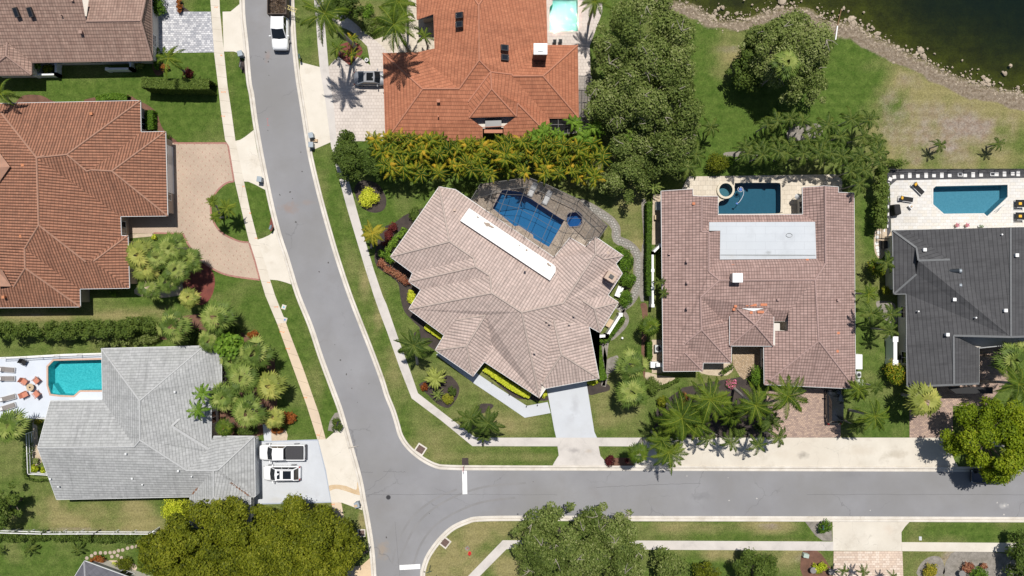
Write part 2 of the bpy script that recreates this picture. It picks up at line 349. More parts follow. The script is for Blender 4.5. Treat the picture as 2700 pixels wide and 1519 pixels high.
# ---- pools footprints (needed for the holes in the ground and the decks)
PO_MAIN = WP("H928,338 1008,185 1158,207 1512,441 1388,655 1262,582 1258,556 1142,480 1108,486")
SPA_MAIN = WP("H1556,378 1630,370 1655,392 1658,458 1634,484 1558,490 1538,462 1536,398")
PO_PINK = crom([*WP("I1222,382 1262,372"), *WP("I1620,370 1652,382 1660,412"), *WP("I1660,620 1650,652 1618,664"), *WP("I1080,668 1068,655 1068,560 1115,535 1190,505 1215,450")], 2, True)
SPA_PINK = ellipse(W(px("I1130,441")), .86, .86, n=24)
PO_WHITE = WP("J1305,425 1330,404 2015,389 2015,505 1820,690 1790,661 1408,666 1305,575")
PO_GREY = WP("K461,822 515,766 1010,754 1010,1046 762,1047 706,1098 562,1092 486,1082 462,1000")
PO_TEAL = WP("C1628,70 1655,40 1655,-60 1895,-60 1897,300 1628,302")
POOLS = [PO_MAIN, SPA_MAIN, PO_PINK, SPA_PINK, PO_WHITE, PO_GREY, PO_TEAL]
# ---- the lake
LAKE = crom([*WP("X1745,-140"), *WP("D900,-60 1050,45 1180,60 1330,160 1370,205 1460,215 1620,215 1780,175 1900,130"),
        *WP("E90,95 240,205 400,235 560,245 700,350 850,410 1000,490 1120,555 1300,640 1440,715 1600,775 1780,830 1960,875 2120,900 2174,915"), *WP("X3000,330 X3300,100 X3000,-500 X1900,-500")], 4, True)
def nz(x, y, s, seed):
    """smooth value noise"""
    rg = np.random.RandomState(seed); g = rg.rand(256,256); X = x/s+500.3; Y = y/s+500.7
    i = np.floor(X).astype(int); j = np.floor(Y).astype(int); fx = X-i; fy = Y-j; fx = fx*fx*(3-2*fx); fy = fy*fy*(3-2*fy)
    a = g[i%256,j%256]; b = g[(i+1)%256,j%256]; c = g[i%256,(j+1)%256]; d = g[(i+1)%256,(j+1)%256]
    return (a*(1-fx)+b*fx)*(1-fy)+(c*(1-fx)+d*fx)*fy
def fbm(x, y, s, seed): return .5*nz(x,y,s,seed)+.3*nz(x,y,s/2.1,seed+1)+.2*nz(x,y,s/4.3,seed+2)
# dry / bare / lush patches of turf: (pixel x, y, radius x, radius y, amount)
DRY = [(2500,330,210,130,1.0),(2400,250,90,80,.8),(2640,300,80,90,.8),(2370,390,70,60,.7),(2600,400,130,60,.7),(2560,250,160,30,.35),(2330,180,60,30,.3),(2480,215,100,22,.4),
  (1160,1450,110,90,1.0),(1260,1400,120,45,.95),(1220,1500,120,60,1.0),(1350,1500,70,40,1.0),(1800,1390,120,16,.45),(1900,1392,70,14,.65),(2030,1388,60,20,.85),(1430,1395,60,20,.1),
  (1900,1460,90,20,.6),(2100,1470,60,40,.75),(2480,1480,120,60,.5),(840,490,30,40,.5),(850,520,20,20,.5),(1000,820,14,60,.5),(960,740,14,50,.55),(1040,960,20,60,.45),
  (1330,1115,110,30,.5),(1420,1110,40,40,.5),(1100,1190,60,30,.25),(1270,1205,200,12,.3),(1440,1205,30,14,.4),(1600,1110,50,30,.5),(1580,1060,30,60,.4),(1530,600,60,40,.55),(1660,560,40,60,.5),(1680,640,30,40,.6),
  (160,1370,140,38,.6),(300,1380,130,34,.7),(360,1350,40,30,.7),(350,1400,120,12,.8),(150,1340,40,30,.6),(330,830,90,12,.6),(100,832,120,10,.8),(400,820,60,15,.5),(840,1350,50,25,.55),(955,1370,10,25,.7),
  (960,60,60,60,.35),(760,80,30,70,.3),(1880,980,60,60,.5),(1650,1130,60,60,.4),(1900,160,40,40,.5),(2260,620,14,80,.3),(60,1450,80,30,.25),(1660,740,16,60,.5),(1610,800,30,60,.35),(1950,150,50,20,.7),
  (770,870,40,10,.0),(1000,100,50,40,.4),(310,1370,60,30,.4)]
BARE = [(2500,350,170,90,.75),(2370,310,60,90,.75),(2620,350,90,70,.65),(2420,410,90,35,.5),(2400,215,50,40,.45),(1600,1500,30,30,.2),(2030,1388,40,12,.6),(2120,1480,40,30,.6),(2500,1470,60,30,.5),(160,1395,200,6,.5),(1920,1392,30,8,.5),(100,832,80,5,.5),(1920,130,50,16,.6),(1990,90,60,10,.4)]
LUSH = [(2200,260,150,120,1.1),(1960,330,110,140,1.0),(1860,260,50,200,.8),(2250,170,80,60,.8),(500,230,140,120,.9),(640,250,30,120,.9),(300,240,200,40,.7),(660,530,60,70,.8),(620,560,60,80,.8),(880,900,30,300,.7),(2230,230,80,80,.45),(1990,300,70,110,.45),(700,900,60,150,.4),(560,20,60,30,.9),(2550,1410,160,25,.5),(740,980,60,140,.4),(800,110,30,80,.25),(1440,1400,30,20,.5),(560,720,60,40,.8)]
def build_ground():
    xs = np.unique(np.concatenate([np.linspace(-700,-80,12), np.arange(-72,72.01,.5), np.linspace(80,700,12)]))
    ys = np.unique(np.concatenate([np.linspace(-700,-50,12), np.arange(-42,42.01,.5), np.linspace(50,700,12)]))
    X,Y = np.meshgrid(xs, ys); nx,ny = len(xs),len(ys); x = X.ravel(); y = Y.ravel()
    fine = (abs(x) < 73) & (abs(y) < 43)
    inl = inpoly(x,y,LAKE); d = distline(x,y,LAKE)
    dep = np.where(inl, np.clip(.08+d*.12+.25*(fbm(x,y,3,7)-.5)*(d>1),0.05,2.2), 0)
    z = -dep
    P_x = x/CAMH*FPX+CX; P_y = -y/CAMH*FPX+CY
    def field(lst):
        f = np.zeros(x.shape)
        for a,b,rx,ry,am in lst: f = np.maximum(f, am*np.clip(1.35-np.hypot((P_x-a)/rx,(P_y-b)/ry),0,1)**.8)
        return f
    n1 = fbm(x,y,2.2,1); n2 = fbm(x,y,7,4)
    dry = np.clip(.27+field(DRY)*(.15+1.3*n1)*.8+ .55*(n2-.45)+.35*(n1-.5) - .42*field(LUSH),0,1)
    bare = np.clip(field(BARE)*(.1+1.8*n1)-.05,0,1)
    sd = distline(x,y,LAKE); shore = np.clip(1.7+.5*(P_x>2080)+.9*(fbm(x,y,3,9)-.5)*2-sd,0,1)*np.where((P_x<2760),1,1)
    shore = np.where(inl, 1.0, shore)
    idx = np.arange(nx*ny).reshape(ny,nx)
    q = np.stack([idx[:-1,:-1],idx[:-1,1:],idx[1:,1:],idx[1:,:-1]],-1).reshape(-1,4)
    cx_ = x[q].mean(1); cy_ = y[q].mean(1); keep = np.ones(len(q),bool)
    for pl in POOLS:
        keep &= ~(inpoly(cx_,cy_,pl) | (distline(cx_,cy_,pl) < .38))
    q = q[keep]
    me = bpy.data.meshes.new('ground'); me.from_pydata(np.stack([x,y,z],1).tolist(), [], q.tolist()); me.update()
    for nm,ar in (('dry',dry),('bare',bare),('lake',shore),('deep',np.clip(dep/1.6,0,1))):
        a = me.attributes.new(nm,'FLOAT','POINT'); a.data.foreach_set('value', ar.astype(np.float32))
    t = NT('turf'); p = t.pos()
    fine_n = t.noise(p, 9, 6, .75); mid = t.noise(p, 1.1, 5, .6); blade = t.noise(t.mapv(p,(1,1,1)), 34, 3, .8)
    g = t.mix(t.mr(mid,.33,.68), (.047,.088,.012), (.092,.138,.026))
    dr = t.attr('dry'); dm = t.mr(t.math('ADD', dr, t.math('MULTIPLY', t.math('SUBTRACT', fine_n, .5), 1.3)), .20, .80)
    g = t.mix(t.math('MULTIPLY',dm,.85), g, t.mix(mid,(.22,.19,.075),(.28,.235,.12)))
    bm_ = t.mr(t.math('ADD', t.attr('bare'), t.math('MULTIPLY', t.math('SUBTRACT', fine_n, .5), 1.3)), .30, .85)
    g = t.mix(bm_, g, t.mix(t.mr(mid,.4,.6), (.22,.165,.125), (.27,.23,.19)))
    sh = t.mr(t.math('ADD', t.attr('lake'), t.math('MULTIPLY', t.math('SUBTRACT', fine_n, .5), .8)), .35, .6)
    g = t.mix(sh, g, t.mix(t.mr(t.noise(p,2.5,6,.7),.38,.62), (.15,.115,.078), (.26,.215,.165)))
    g = t.mix(t.mr(t.attr('deep'),.0,.12), g, t.mix(t.mr(t.noise(p,.6,6,.6),.35,.65), (.065,.062,.020), (.115,.118,.028)))
    stripe = t.mr(t.math('SINE', t.math('MULTIPLY', t.math('ADD', t.n('ShaderNodeSeparateXYZ',{'Vector':p}).outputs[1], t.math('MULTIPLY',mid,.8)), 5.2)), -1, 1, .95, 1.05)
    k = t.mr(t.math('ADD', t.math('MULTIPLY',t.noise(p,4.2,4,.8),.62), t.math('MULTIPLY',fine_n,.38)), .33,.67,.50,1.58)
    v = t.n('ShaderNodeVectorMath', operation='SCALE'); t.t.links.new(g, v.inputs[0]); t.t.links.new(t.math('MULTIPLY',k,stripe), v.inputs['Scale'])
    me.materials.append(t.done(t.bsdf(v.outputs[0], .95, t.bump(t.math('ADD',fine_n,blade), .05, .8), spec=.15)))
    o = link(bpy.data.objects.new('ground', me)); o['kind'] = 'structure'
    # water sheet over the dipped part
    wx = np.arange(-5,110,.7); wy = np.arange(5,95,.7); X,Y = np.meshgrid(wx,wy); x = X.ravel(); y = Y.ravel()
    inl = inpoly(x,y,LAKE); d = distline(x,y,LAKE); sd = np.where(inl,d,-d); dep = np.clip(.08+sd*.13,0,9)
    idx = np.arange(len(x)).reshape(X.shape); q = np.stack([idx[:-1,:-1],idx[:-1,1:],idx[1:,1:],idx[1:,:-1]],-1).reshape(-1,4)
    q = q[(sd[q] > -.9).all(1)]
    me = bpy.data.meshes.new('lake_water'); me.from_pydata([(a,b,-.13) for a,b in zip(x,y)], [], q.tolist()); me.update()
    murk = 1-np.exp(-np.clip(dep-.1,0,9)*.85) ; murk = np.clip(murk + .25*(fbm(x,y,5,31)-.5)*(dep>.3),0,1)
    a = me.attributes.new('depth','FLOAT','POINT'); a.data.foreach_set('value', murk.astype(np.float32))
    me.materials.append(water_mat('lake_surface', (.66,.72,.50), .9, .02, True, (.004,.011,.009)))
    o = link(bpy.data.objects.new('lake_water', me)); o['kind'] = 'structure'
build_ground()

# ---- roads
WL = [W(p) for p in [(640,-400),(641,-200),(645.5,0),(648.3,55),(655.2,116),(662.9,210),(670.4,250),(678.7,312),(691,385),(705.6,460),(723.6,545.6),(742.9,620),(762.2,678),(792,775),(825,857),(852.6,940),(885.7,1030),(905,1083.6),(930,1172),(933.3,1182.5),(955.4,1262.5),(966.4,1323),(974.7,1367),(985.7,1436),(992.6,1519),(1000,1700),(1003,1900)]]
WR = [W(p) for p in [(757,-400),(760,-200),(762.8,0),(767.5,91),(771,138),(779.4,209.8),(787.7,262),(798.7,331),(808.4,395),(820,450),(839.5,529),(861.5,609),(883.6,683.6),(914,775),(941,846),(971.3,923.5),(1000,1000.8),(1013.8,1045),(1030.4,1086),(1041.4,1122),(1049.7,1150),(1066,1177),(1091,1201.8),(1118.7,1221),(1149,1235),(1179.4,1239),(1276,1240.4),(1600,1241.3),(2200,1243),(2458,1243.7),(2700,1244.5),(3100,1246),(3600,1248)]]
SR = [W(p) for p in [(3600,1369),(3100,1366),(2700,1363.3),(2100,1361.3),(1674.5,1360.5),(1403,1359.7),(1265,1361.3),(1229,1368.8),(1193,1385),(1165.6,1407.4),(1140.8,1436.4),(1121.4,1466.7),(1110,1500),(1107.6,1525),(1107,1700),(1107,1900)]]
wl,wr,sr = crom(WL,4),crom(WR,4),crom(SR,4)
flat('road', wl+list(reversed(sr))+list(reversed(wr)), .008, ASPH)
KP = [(0,.010),(.05,.030),(.28,.026),(.36,.022),(.40,.09),(.46,.125),(.62,.125),(.66,.10),(.67,-.02)]
def kerb(line, side):
    prof = [(o*side, z) for o,z in KP]
    if side < 0: prof = prof[::-1]
    mb = loft(line, prof); 
    if True: mb.f = [tuple(reversed(f)) for f in mb.f]
    o = mb.build('kerb', KERB); o['kind'] = 'structure'
kerb(wl, -1); kerb(wr, 1); kerb(sr, 1)
def off(line, d):
    r = []
    for i,p in enumerate(line):
        t = (line[min(i+1,len(line)-1)]-line[max(i-1,0)]).normalized(); r.append(p+Vector((-t.y,t.x,0))*d)
    return r
# the thin dirty seam between gutter pan and kerb
SEAM = ground_mat('gutter_dirt', (.20,.165,.12), (.34,.29,.23), .8, 12)
for ln,sd in ((wl,-1),(wr,1),(sr,1)):
    mb = loft(ln, [(sd*.335,.031),(sd*.375,.034)] if sd > 0 else [(-.375,.034),(-.335,.031)]); mb.f = [tuple(reversed(f)) for f in mb.f]
    o = mb.build('gutter_seam', SEAM); o['kind'] = 'structure'
def sheet(name, s, z, m, holes=(), smooth=0):
    pl = WP(s)
    if smooth: pl = crom(pl, smooth, True)
    return flat(name, pl, z, m, holes)
# ---- sidewalks
sheet('sidewalk', "X731,854 767,954 808,1067 837,1159 859,1158 841.6,1092 800,973 761,871 754,850", .020, WALKW)
sheet('sidewalk', "X549,-200 553,-60 554.7,0 564.4,138 574,215 582.3,290 594,370 602,382 618.7,476.6 638,559 657.3,639.4 687.7,738.8 700,780 731,854 754,850 725.7,780 712.5,738.8 679.4,631 660,556.6 643.5,479 620.7,370 609.7,290 600,226 587.9,110 580,30 579,0 577,-200", .020, WALKC)
sheet('sidewalk', "X874,1325 886,1381 911,1500 916,1560 944,1560 934.7,1505 922,1445 911,1387 900,1325", .020, WALKW)
sheet('sidewalk', "X826,-200 828,0 833,50 837.4,116 843,177 859.4,276 873,386 892,463 914,545.6 938.8,628.4 963.7,711 985.7,780 1000,821 1022,879 1055,973 1085.6,1050.5 1162.8,1108.4 1245.6,1176.3 1470,1176.8 1466.5,1154 1254,1154 1176.6,1094.6 1102,1036.7 1080,973 1052.4,898.7 1019,802 1009,780 985.7,711 963.7,636.7 941.6,556.6 922.3,485 899,380 889.8,345 878.7,276 866.3,175 855.3,50 852,0 849,-200", .020, WALKG)
sheet('sidewalk', "X1574,1154 1577,1176.6 1690,1177 1690,1154", .020, WALKG)
sheet('sidewalk', "X1325.7,1424.5 1234,1519 1200,1560 1236,1560 1265,1519 1335.5,1448 1600,1448.8 2197,1452 2197,1428 1600,1424.8", .020, WALKG)
sheet('sidewalk', "X2377,1429.5 2378,1453 2700,1456 2800,1456 2800,1432 2700,1431.5", .020, CONC_E)
sheet('sidewalk', "X2509,1154 2509,1177 2800,1178 2800,1154", .020, CONC_E)
# ---- driveways and their aprons
sheet('driveway_apron', "X587,31 608,30.5 634,9 637,60 641,100 650,160 640,152 628,140 617,136 590,136", .016, CONC)
sheet('driveway_apron', "X602,366 621,371.5 633,369 646,361 659,351 669,343 677,392 692,460 702.5,502 690,496 671,486 654.5,479 641,478.5 618,478", .016, CONC)
sheet('driveway_apron', "X679,632 694,627.5 710,620 719,613 726,605 740,646 753,690 768,750 754,745 740,741 729,738.5 712,737.5 687,738", .016, CONC)
sheet('driveway_apron', "X838,1159 860,1158 881,1140 898,1120 905,1122 926,1199 943,1270 954,1325 955,1345 935,1338 917,1331 900,1325 874,1325 858,1240", .016, CONC)
sheet('driveway_apron', "X925,1560 930,1494 952.6,1491.6 978,1469.5 981,1519 983,1560", .016, ground_mat('orange_concrete', (.62,.47,.30),(.55,.42,.28), .4, 18, (.4,.28,.15), .4, .5, .004, grain=.05))
sheet('driveway_apron', "X791,162 800,166 843,177 866,178 880,276 889,345 897,377 873,384 872,375 829,394 808,392 809,380 797,318 788,250", .016, CONC)
sheet('driveway_apron', "X1466.5,1153.5 1473.3,1200.4 1462,1218 1455,1231 1602,1231 1594,1214 1583,1201.8 1574,1153.5", .016, WALKG)
sheet('driveway_apron', "X1677,1231 1672,1222 1680,1177 1680,1154 2511,1154 2511,1200 2518,1218 2530,1234", .016, CONC_E)
sheet('driveway_apron', "X2195,1374 2196,1452 2377.5,1453 2376.8,1403 2386,1389 2399,1375", .016, CONC_E)
sheet('driveway', "A1420,150 1590,-120 1690,-120 1690,0 1700,60 1712,112 2015,112 2047,500 1440,508", .024, GREYP)
sheet('driveway', "X866,177 873,168 892,149 907,161 923,174 934,161 945,149 977,172.5 968.5,122.8 953,107 930,86 914,77 895,70 873,55 855,42 852,20 862,30 873,30 898,30 947.7,71.8 983.6,102 1008.5,121.4 1022,138 1050,138 1050,374 888,371.5 880,276", .024, GRIDP)
sheet('entry_path', "B1530,500 1405,380 1500,345 1580,320 1700,300 1720,0 1720,-80 1990,-80 1990,500", .022, DECKB)
CIRC = crom(WP("X656,639 632.5,636.7 604.9,625.6 582.8,611.8 566,589.8 556.6,562 556.6,534.6 564.9,515 580,496 599.4,482 617.3,478.5"), 4)
OUTR = crom(WP("X685,738 604.9,726.4 560.3,708.4 521.6,678 496.8,645 483,616"), 4)
def strip(name, line, w, z, m):
    mb = loft(line, [(w/2, z),(-w/2, z)]); o = mb.build(name, m); o['kind'] = 'structure'
    if o.data.polygons[0].normal.z < 0: o.data.flip_normals()
    return o
flat('driveway', WP("X430,377 597,377 602,385 617,478")+list(reversed(CIRC))[1:]+WP("X657,640 672,688 685,738")[0:2]+OUTR+WP("X335,616 335,540 430,540"), .024, TANP)
strip('driveway_border', CIRC, .22, .030, BRDR); strip('driveway_border', OUTR, .22, .030, BRDR)
strip('driveway_border', WP("X458,377.5 597,377.5 602,386 617,477"), .22, .030, BRDR)
strip('driveway_border', WP("X657,641 672,688 685,737"), .22, .030, BRDR)
strip('driveway_border', WP("X483,616 405,614.5"), .2, .030, BRDR)
# scattered darker bricks set in the tan drive
mb = MB(); rd = random.Random(5); dv = WP("X440,380 595,380 612,470 575,490 550,520 545,560 560,600 590,628 650,650 676,730 610,718 565,700 530,670 505,640 490,605 440,600")
dx = [p.x for p in dv]; dy = [p.y for p in dv]; yy = min(dy); row = 0
while yy < max(dy):
    xx = min(dx)+(row%2)*.5
    while xx < max(dx):
        if inpoly(np.array([xx]),np.array([yy]),dv)[0]:
            a = .2 if (row+int(xx*2)) % 2 else 1.8
            mb.box((xx+rd.uniform(-.1,.1),yy+rd.uniform(-.1,.1),.0275),(.2,.07,.004),a)
        xx += 1.0
    yy += .55; row += 1
o = mb.build('accent_bricks', BRDR); tag(o, kind='structure')
sheet('driveway', "X655,1166 838,1159 858,1240 874,1325 772,1327.5 655,1329", .024, PAINTC)
EDGEP = plain('painted_edge', (.36,.40,.47), .8)
strip('driveway_border', WP("X680,1165 838,1160 858,1240 873,1324 775,1326.5 690,1328"), .16, .029, EDGEP)
sheet('entry_path', "L1060,1230 1140,1225 1145,1385 1075,1385", .020, PAINTC)
sheet('gravel_bed', "L1140,1300 1280,1280 1300,1330 1292,1385 1140,1390", .014, SANDG)
sheet('driveway', "M1560,870 1975,760 1985,860 2055,1300 2080,1355 1690,1355 1670,1270 1615,960 1600,900", .024, PAINTC)
sheet('entry_path', "X1150,935 1170,925 1262,987 1310,1020 1389,1070 1444,1060 1452,1089 1383.6,1101.5 1320,1058 1248,1010", .022, PAINTC)
sheet('driveway', "X2020,1030 2216.5,1020 2216.5,1154 2030,1154", .024, PINKP)
sheet('entry_path', "N1190,480 1500,480 1500,700 1440,720 1310,800 1270,770 1205,660", .022, SANDP)
sheet('driveway', "X2398,1030 2475,1010 2480,930 2570,915 2640,900 2660,1000 2600,1070 2512,1070 2512,1154 2398,1154", .024, PINKP)
sheet('driveway', "X2198,1453 2379,1453 2383,1560 2196,1560", .024, PEACHP)
# ---- mulch and gravel beds
def bed(s, m, z=.012, smooth=3): return sheet('mulch_bed', s, z, m, (), smooth)
bed("G1850,800 1960,750 2095,660 2300,640 H700,700 700,1100 M700,500 640,560 550,530 470,480 430,440 360,420 330,360 390,315 330,250 240,150 205,30 G2010,1440 1990,1330 1900,1250 1800,1180 1765,1090 1790,950", MULCH)
bed("G1650,345 1780,370 1850,450 1880,540 1860,620 1790,655 1700,640 1620,570 1575,450 1590,390", MULCH)
bed("M400,880 400,830 640,760 720,800 765,880 750,960 700,1040 650,1072 560,1035 480,960", MULCH)
bed("M970,700 1100,750 1300,880 1450,950 1610,960 1605,1000 1500,1000 1400,990 1290,970 1150,860 1020,740", MULCH)
bed("M905,1120 950,1040 1060,1030 1090,1060 1000,1120", MULCH)
bed("M1985,845 2174,840 2200,900 2100,930 2005,945", MULCH)
bed("S-80,400 0,330 90,320 230,325 240,400", BROWNM)
bed("R790,320 850,320 855,395 790,395", MULCH, smooth=0)
bed("X480,745 498,705 530,694 558,712 567,745 556,785 530,805 500,790", REDM)
bed("A175,950 220,915 300,905 400,915 480,955 560,1000 175,1010", BROWNM)
bed("A800,975 950,920 1050,900 1220,905 1320,960 1420,1010 1500,1080 1540,1200 1600,1280 1700,1365 1560,1370 1380,1300 1300,1050", BROWNM)
bed("A1450,600 1520,480 1560,640 1560,700 1490,720", BROWNM)
bed("A1735,10 1760,70 1820,112 1700,112 1685,0", MULCH, smooth=0)
bed("B1030,520 1060,440 1170,400 1260,430 1290,500 1240,560 1180,640 1130,600", REDM)
bed("G780,690 812,800 770,840 765,760", REDM, smooth=0)
bed("B115,560 160,590 178,720 150,690 112,640", MULCH, smooth=0)
bed("L380,380 500,480 620,600 620,1330 1010,1340 1180,1240 1200,1050 1180,700 1150,560 950,420 600,180 200,230 60,420", BROWNM, .010)
bed("F1240,860 1450,855 1470,880 1240,900", SANDG, smooth=0)
bed("F1320,1350 1700,1150 1900,1250 1700,1449 1330,1449", SANDG, .011)
bed("N370,730 500,760 650,780 600,820 480,860 380,800", SANDG)
bed("N905,650 1200,650 1150,760 900,740", SANDG)
bed("N490,1060 700,900 760,870 1250,780 1330,800 1620,1100 1650,1340 1500,1350 500,1350 480,1200", MULCH)
bed("N0,620 60,580 110,580 100,700 60,720 -20,760", GRAV)
bed("I330,560 380,560 380,900 370,1449 310,1449 330,1020 350,900", GRAV)
bed("N320,80 380,80 390,200 380,420 360,800 330,530 340,200", BROWNM)
bed("I440,480 520,480 520,960 430,960", SANDG, smooth=0)
bed("N430,420 530,420 530,740 430,740", SANDG, smooth=0)
bed("E-60,1230 200,1180 240,1290 60,1340 -80,1330", GRAV)
bed("I1130,80 1300,70 1460,70 1450,110 1250,120 1130,115", GRAV)
bed("J750,830 810,810 900,820 910,900 820,1090 760,1060 740,960", SANDG)
bed("O760,60 830,50 940,80 960,260 860,240 790,150", GRAV)
bed("S1890,925 2140,930 2155,1115 2060,1110 1990,1060", GRAV, smooth=0)
bed("T60,1210 200,1210 300,1330 340,1449 60,1449", BROWNM)
bed("T1160,1449 1180,1340 1260,1270 1350,1260 1400,1310 1400,1449", GRAV)
bed("T1480,1230 1700,1215 1950,1230 2174,1300 2174,1500 1450,1500", GRAV)
bed("Q1320,60 L1700,1200 1750,1120 1800,1110 1840,1260 1760,1310 1710,1290", GRAV, smooth=0)
bed("P310,-20 350,-60 370,200 400,360 320,420", SANDG, smooth=0)
bed("P1040,1300 1280,1330 1290,1400 1100,1449 1000,1400", SANDG)
# orange house side path, stone walk round the middle house
sheet('side_path', "C1560,-500 2130,-500 2130,120 2010,440 2020,720 2025,1260 1600,1290 1560,430", .018, GRIDP, [PO_TEAL])
STP = crom(WP("H1640,290 1760,350 1880,430 1935,500 1945,590 2040,640 2110,720 2115,850 2110,980 2060,1090 2000,1140 1960,1180"), 4)
strip('gravel_path', STP, 1.15, .013, GRAV); strip('stone_path', STP, .6, .019, STONEP)
strip('gravel_path', crom(WP("N110,100 190,200 170,290 60,400 0,450 M2140,860 2174,700 2120,430"), 4), .5, .013, GRAV)
# ---- decks with holes for the pools
DK = WP("H745,292 760,262 838,140 1225,90 1375,147 1640,272 1868,482 1790,600 1690,700 1560,620 1430,780")
flat('pool_deck', DK, .03, DECKT, [PO_MAIN, SPA_MAIN])
flat('pool_deck', WP("I778,310 J380,290 435,340 435,470 J100,560 I1880,690 1060,700 1050,520 820,520 715,430"), .03, DECKB, [PO_PINK, SPA_PINK])
flat('pool_deck', WP("J892,400 955,347 2500,318 2500,815 905,840"), .03, DECKL, [PO_WHITE])
flat('gravel_bed', WP("J872,240 2500,240 2500,330 955,355 900,400 900,840 865,900 862,430"), .014, GRAVD)
flat('pool_deck', WP("K-300,742 970,698 1080,690 1080,1160 500,1160 430,1318 -300,1308"), .03, DECKW, [PO_GREY])
# ---- swimming pools: thing > basin, water, coping
def pool(name, label, poly, depth, wallm, watm, copm=None, copw=.3, cat='pool', zt=.035, water=-.12, steps=None, raised=0.0):
    c = sum(poly, Vector())/len(poly)
    t = thing(name, label, cat, (c.x,c.y,0)); L = [p-c for p in poly]; n = len(L)
    ar = sum(L[i].x*L[(i+1)%n].y-L[(i+1)%n].x*L[i].y for i in range(n))
    if ar < 0: L = L[::-1]
    mb = MB(); tri = tessellate_polygon([[Vector((p.x,p.y,0)) for p in L]])
    vs = [(p.x,p.y,raised+.02) for p in L]+[(p.x,p.y,-depth) for p in L]
    fs = [(i,i+n,(i+1)%n+n,(i+1)%n)[::-1] for i in range(n)]
    fs = [f[::-1] for f in fs]
    for a,b,d in tri: fs.append((a+n,b+n,d+n))
    mb.add(vs, fs); mb.build('basin', wallm, t)
    if steps:
        sp = [W(q)-c for q in pts(steps)]; s = MB(); s.prism(sp, -depth, water-.28); s.build('steps', wallm, t)
    flat('water', L, water+raised, watm, kind=None, parent=t)
    if copm:
        outer = inset(L, -copw)
        mb = MB(); vs = []; z1 = zt+.012+raised; z0 = -.05
        for p,q in zip(L,outer): vs += [(p.x,p.y,z0),(p.x,p.y,z1),(q.x,q.y,z1),(q.x,q.y,z0)]
        fs = []
        for i in range(n):
            j = (i+1)%n
            for a,b in ((0,1),(1,2),(2,3)): fs.append((i*4+a,i*4+b,j*4+b,j*4+a))
        mb.add(vs, [f[::-1] for f in fs]); mb.build('coping', copm, t)
    return t
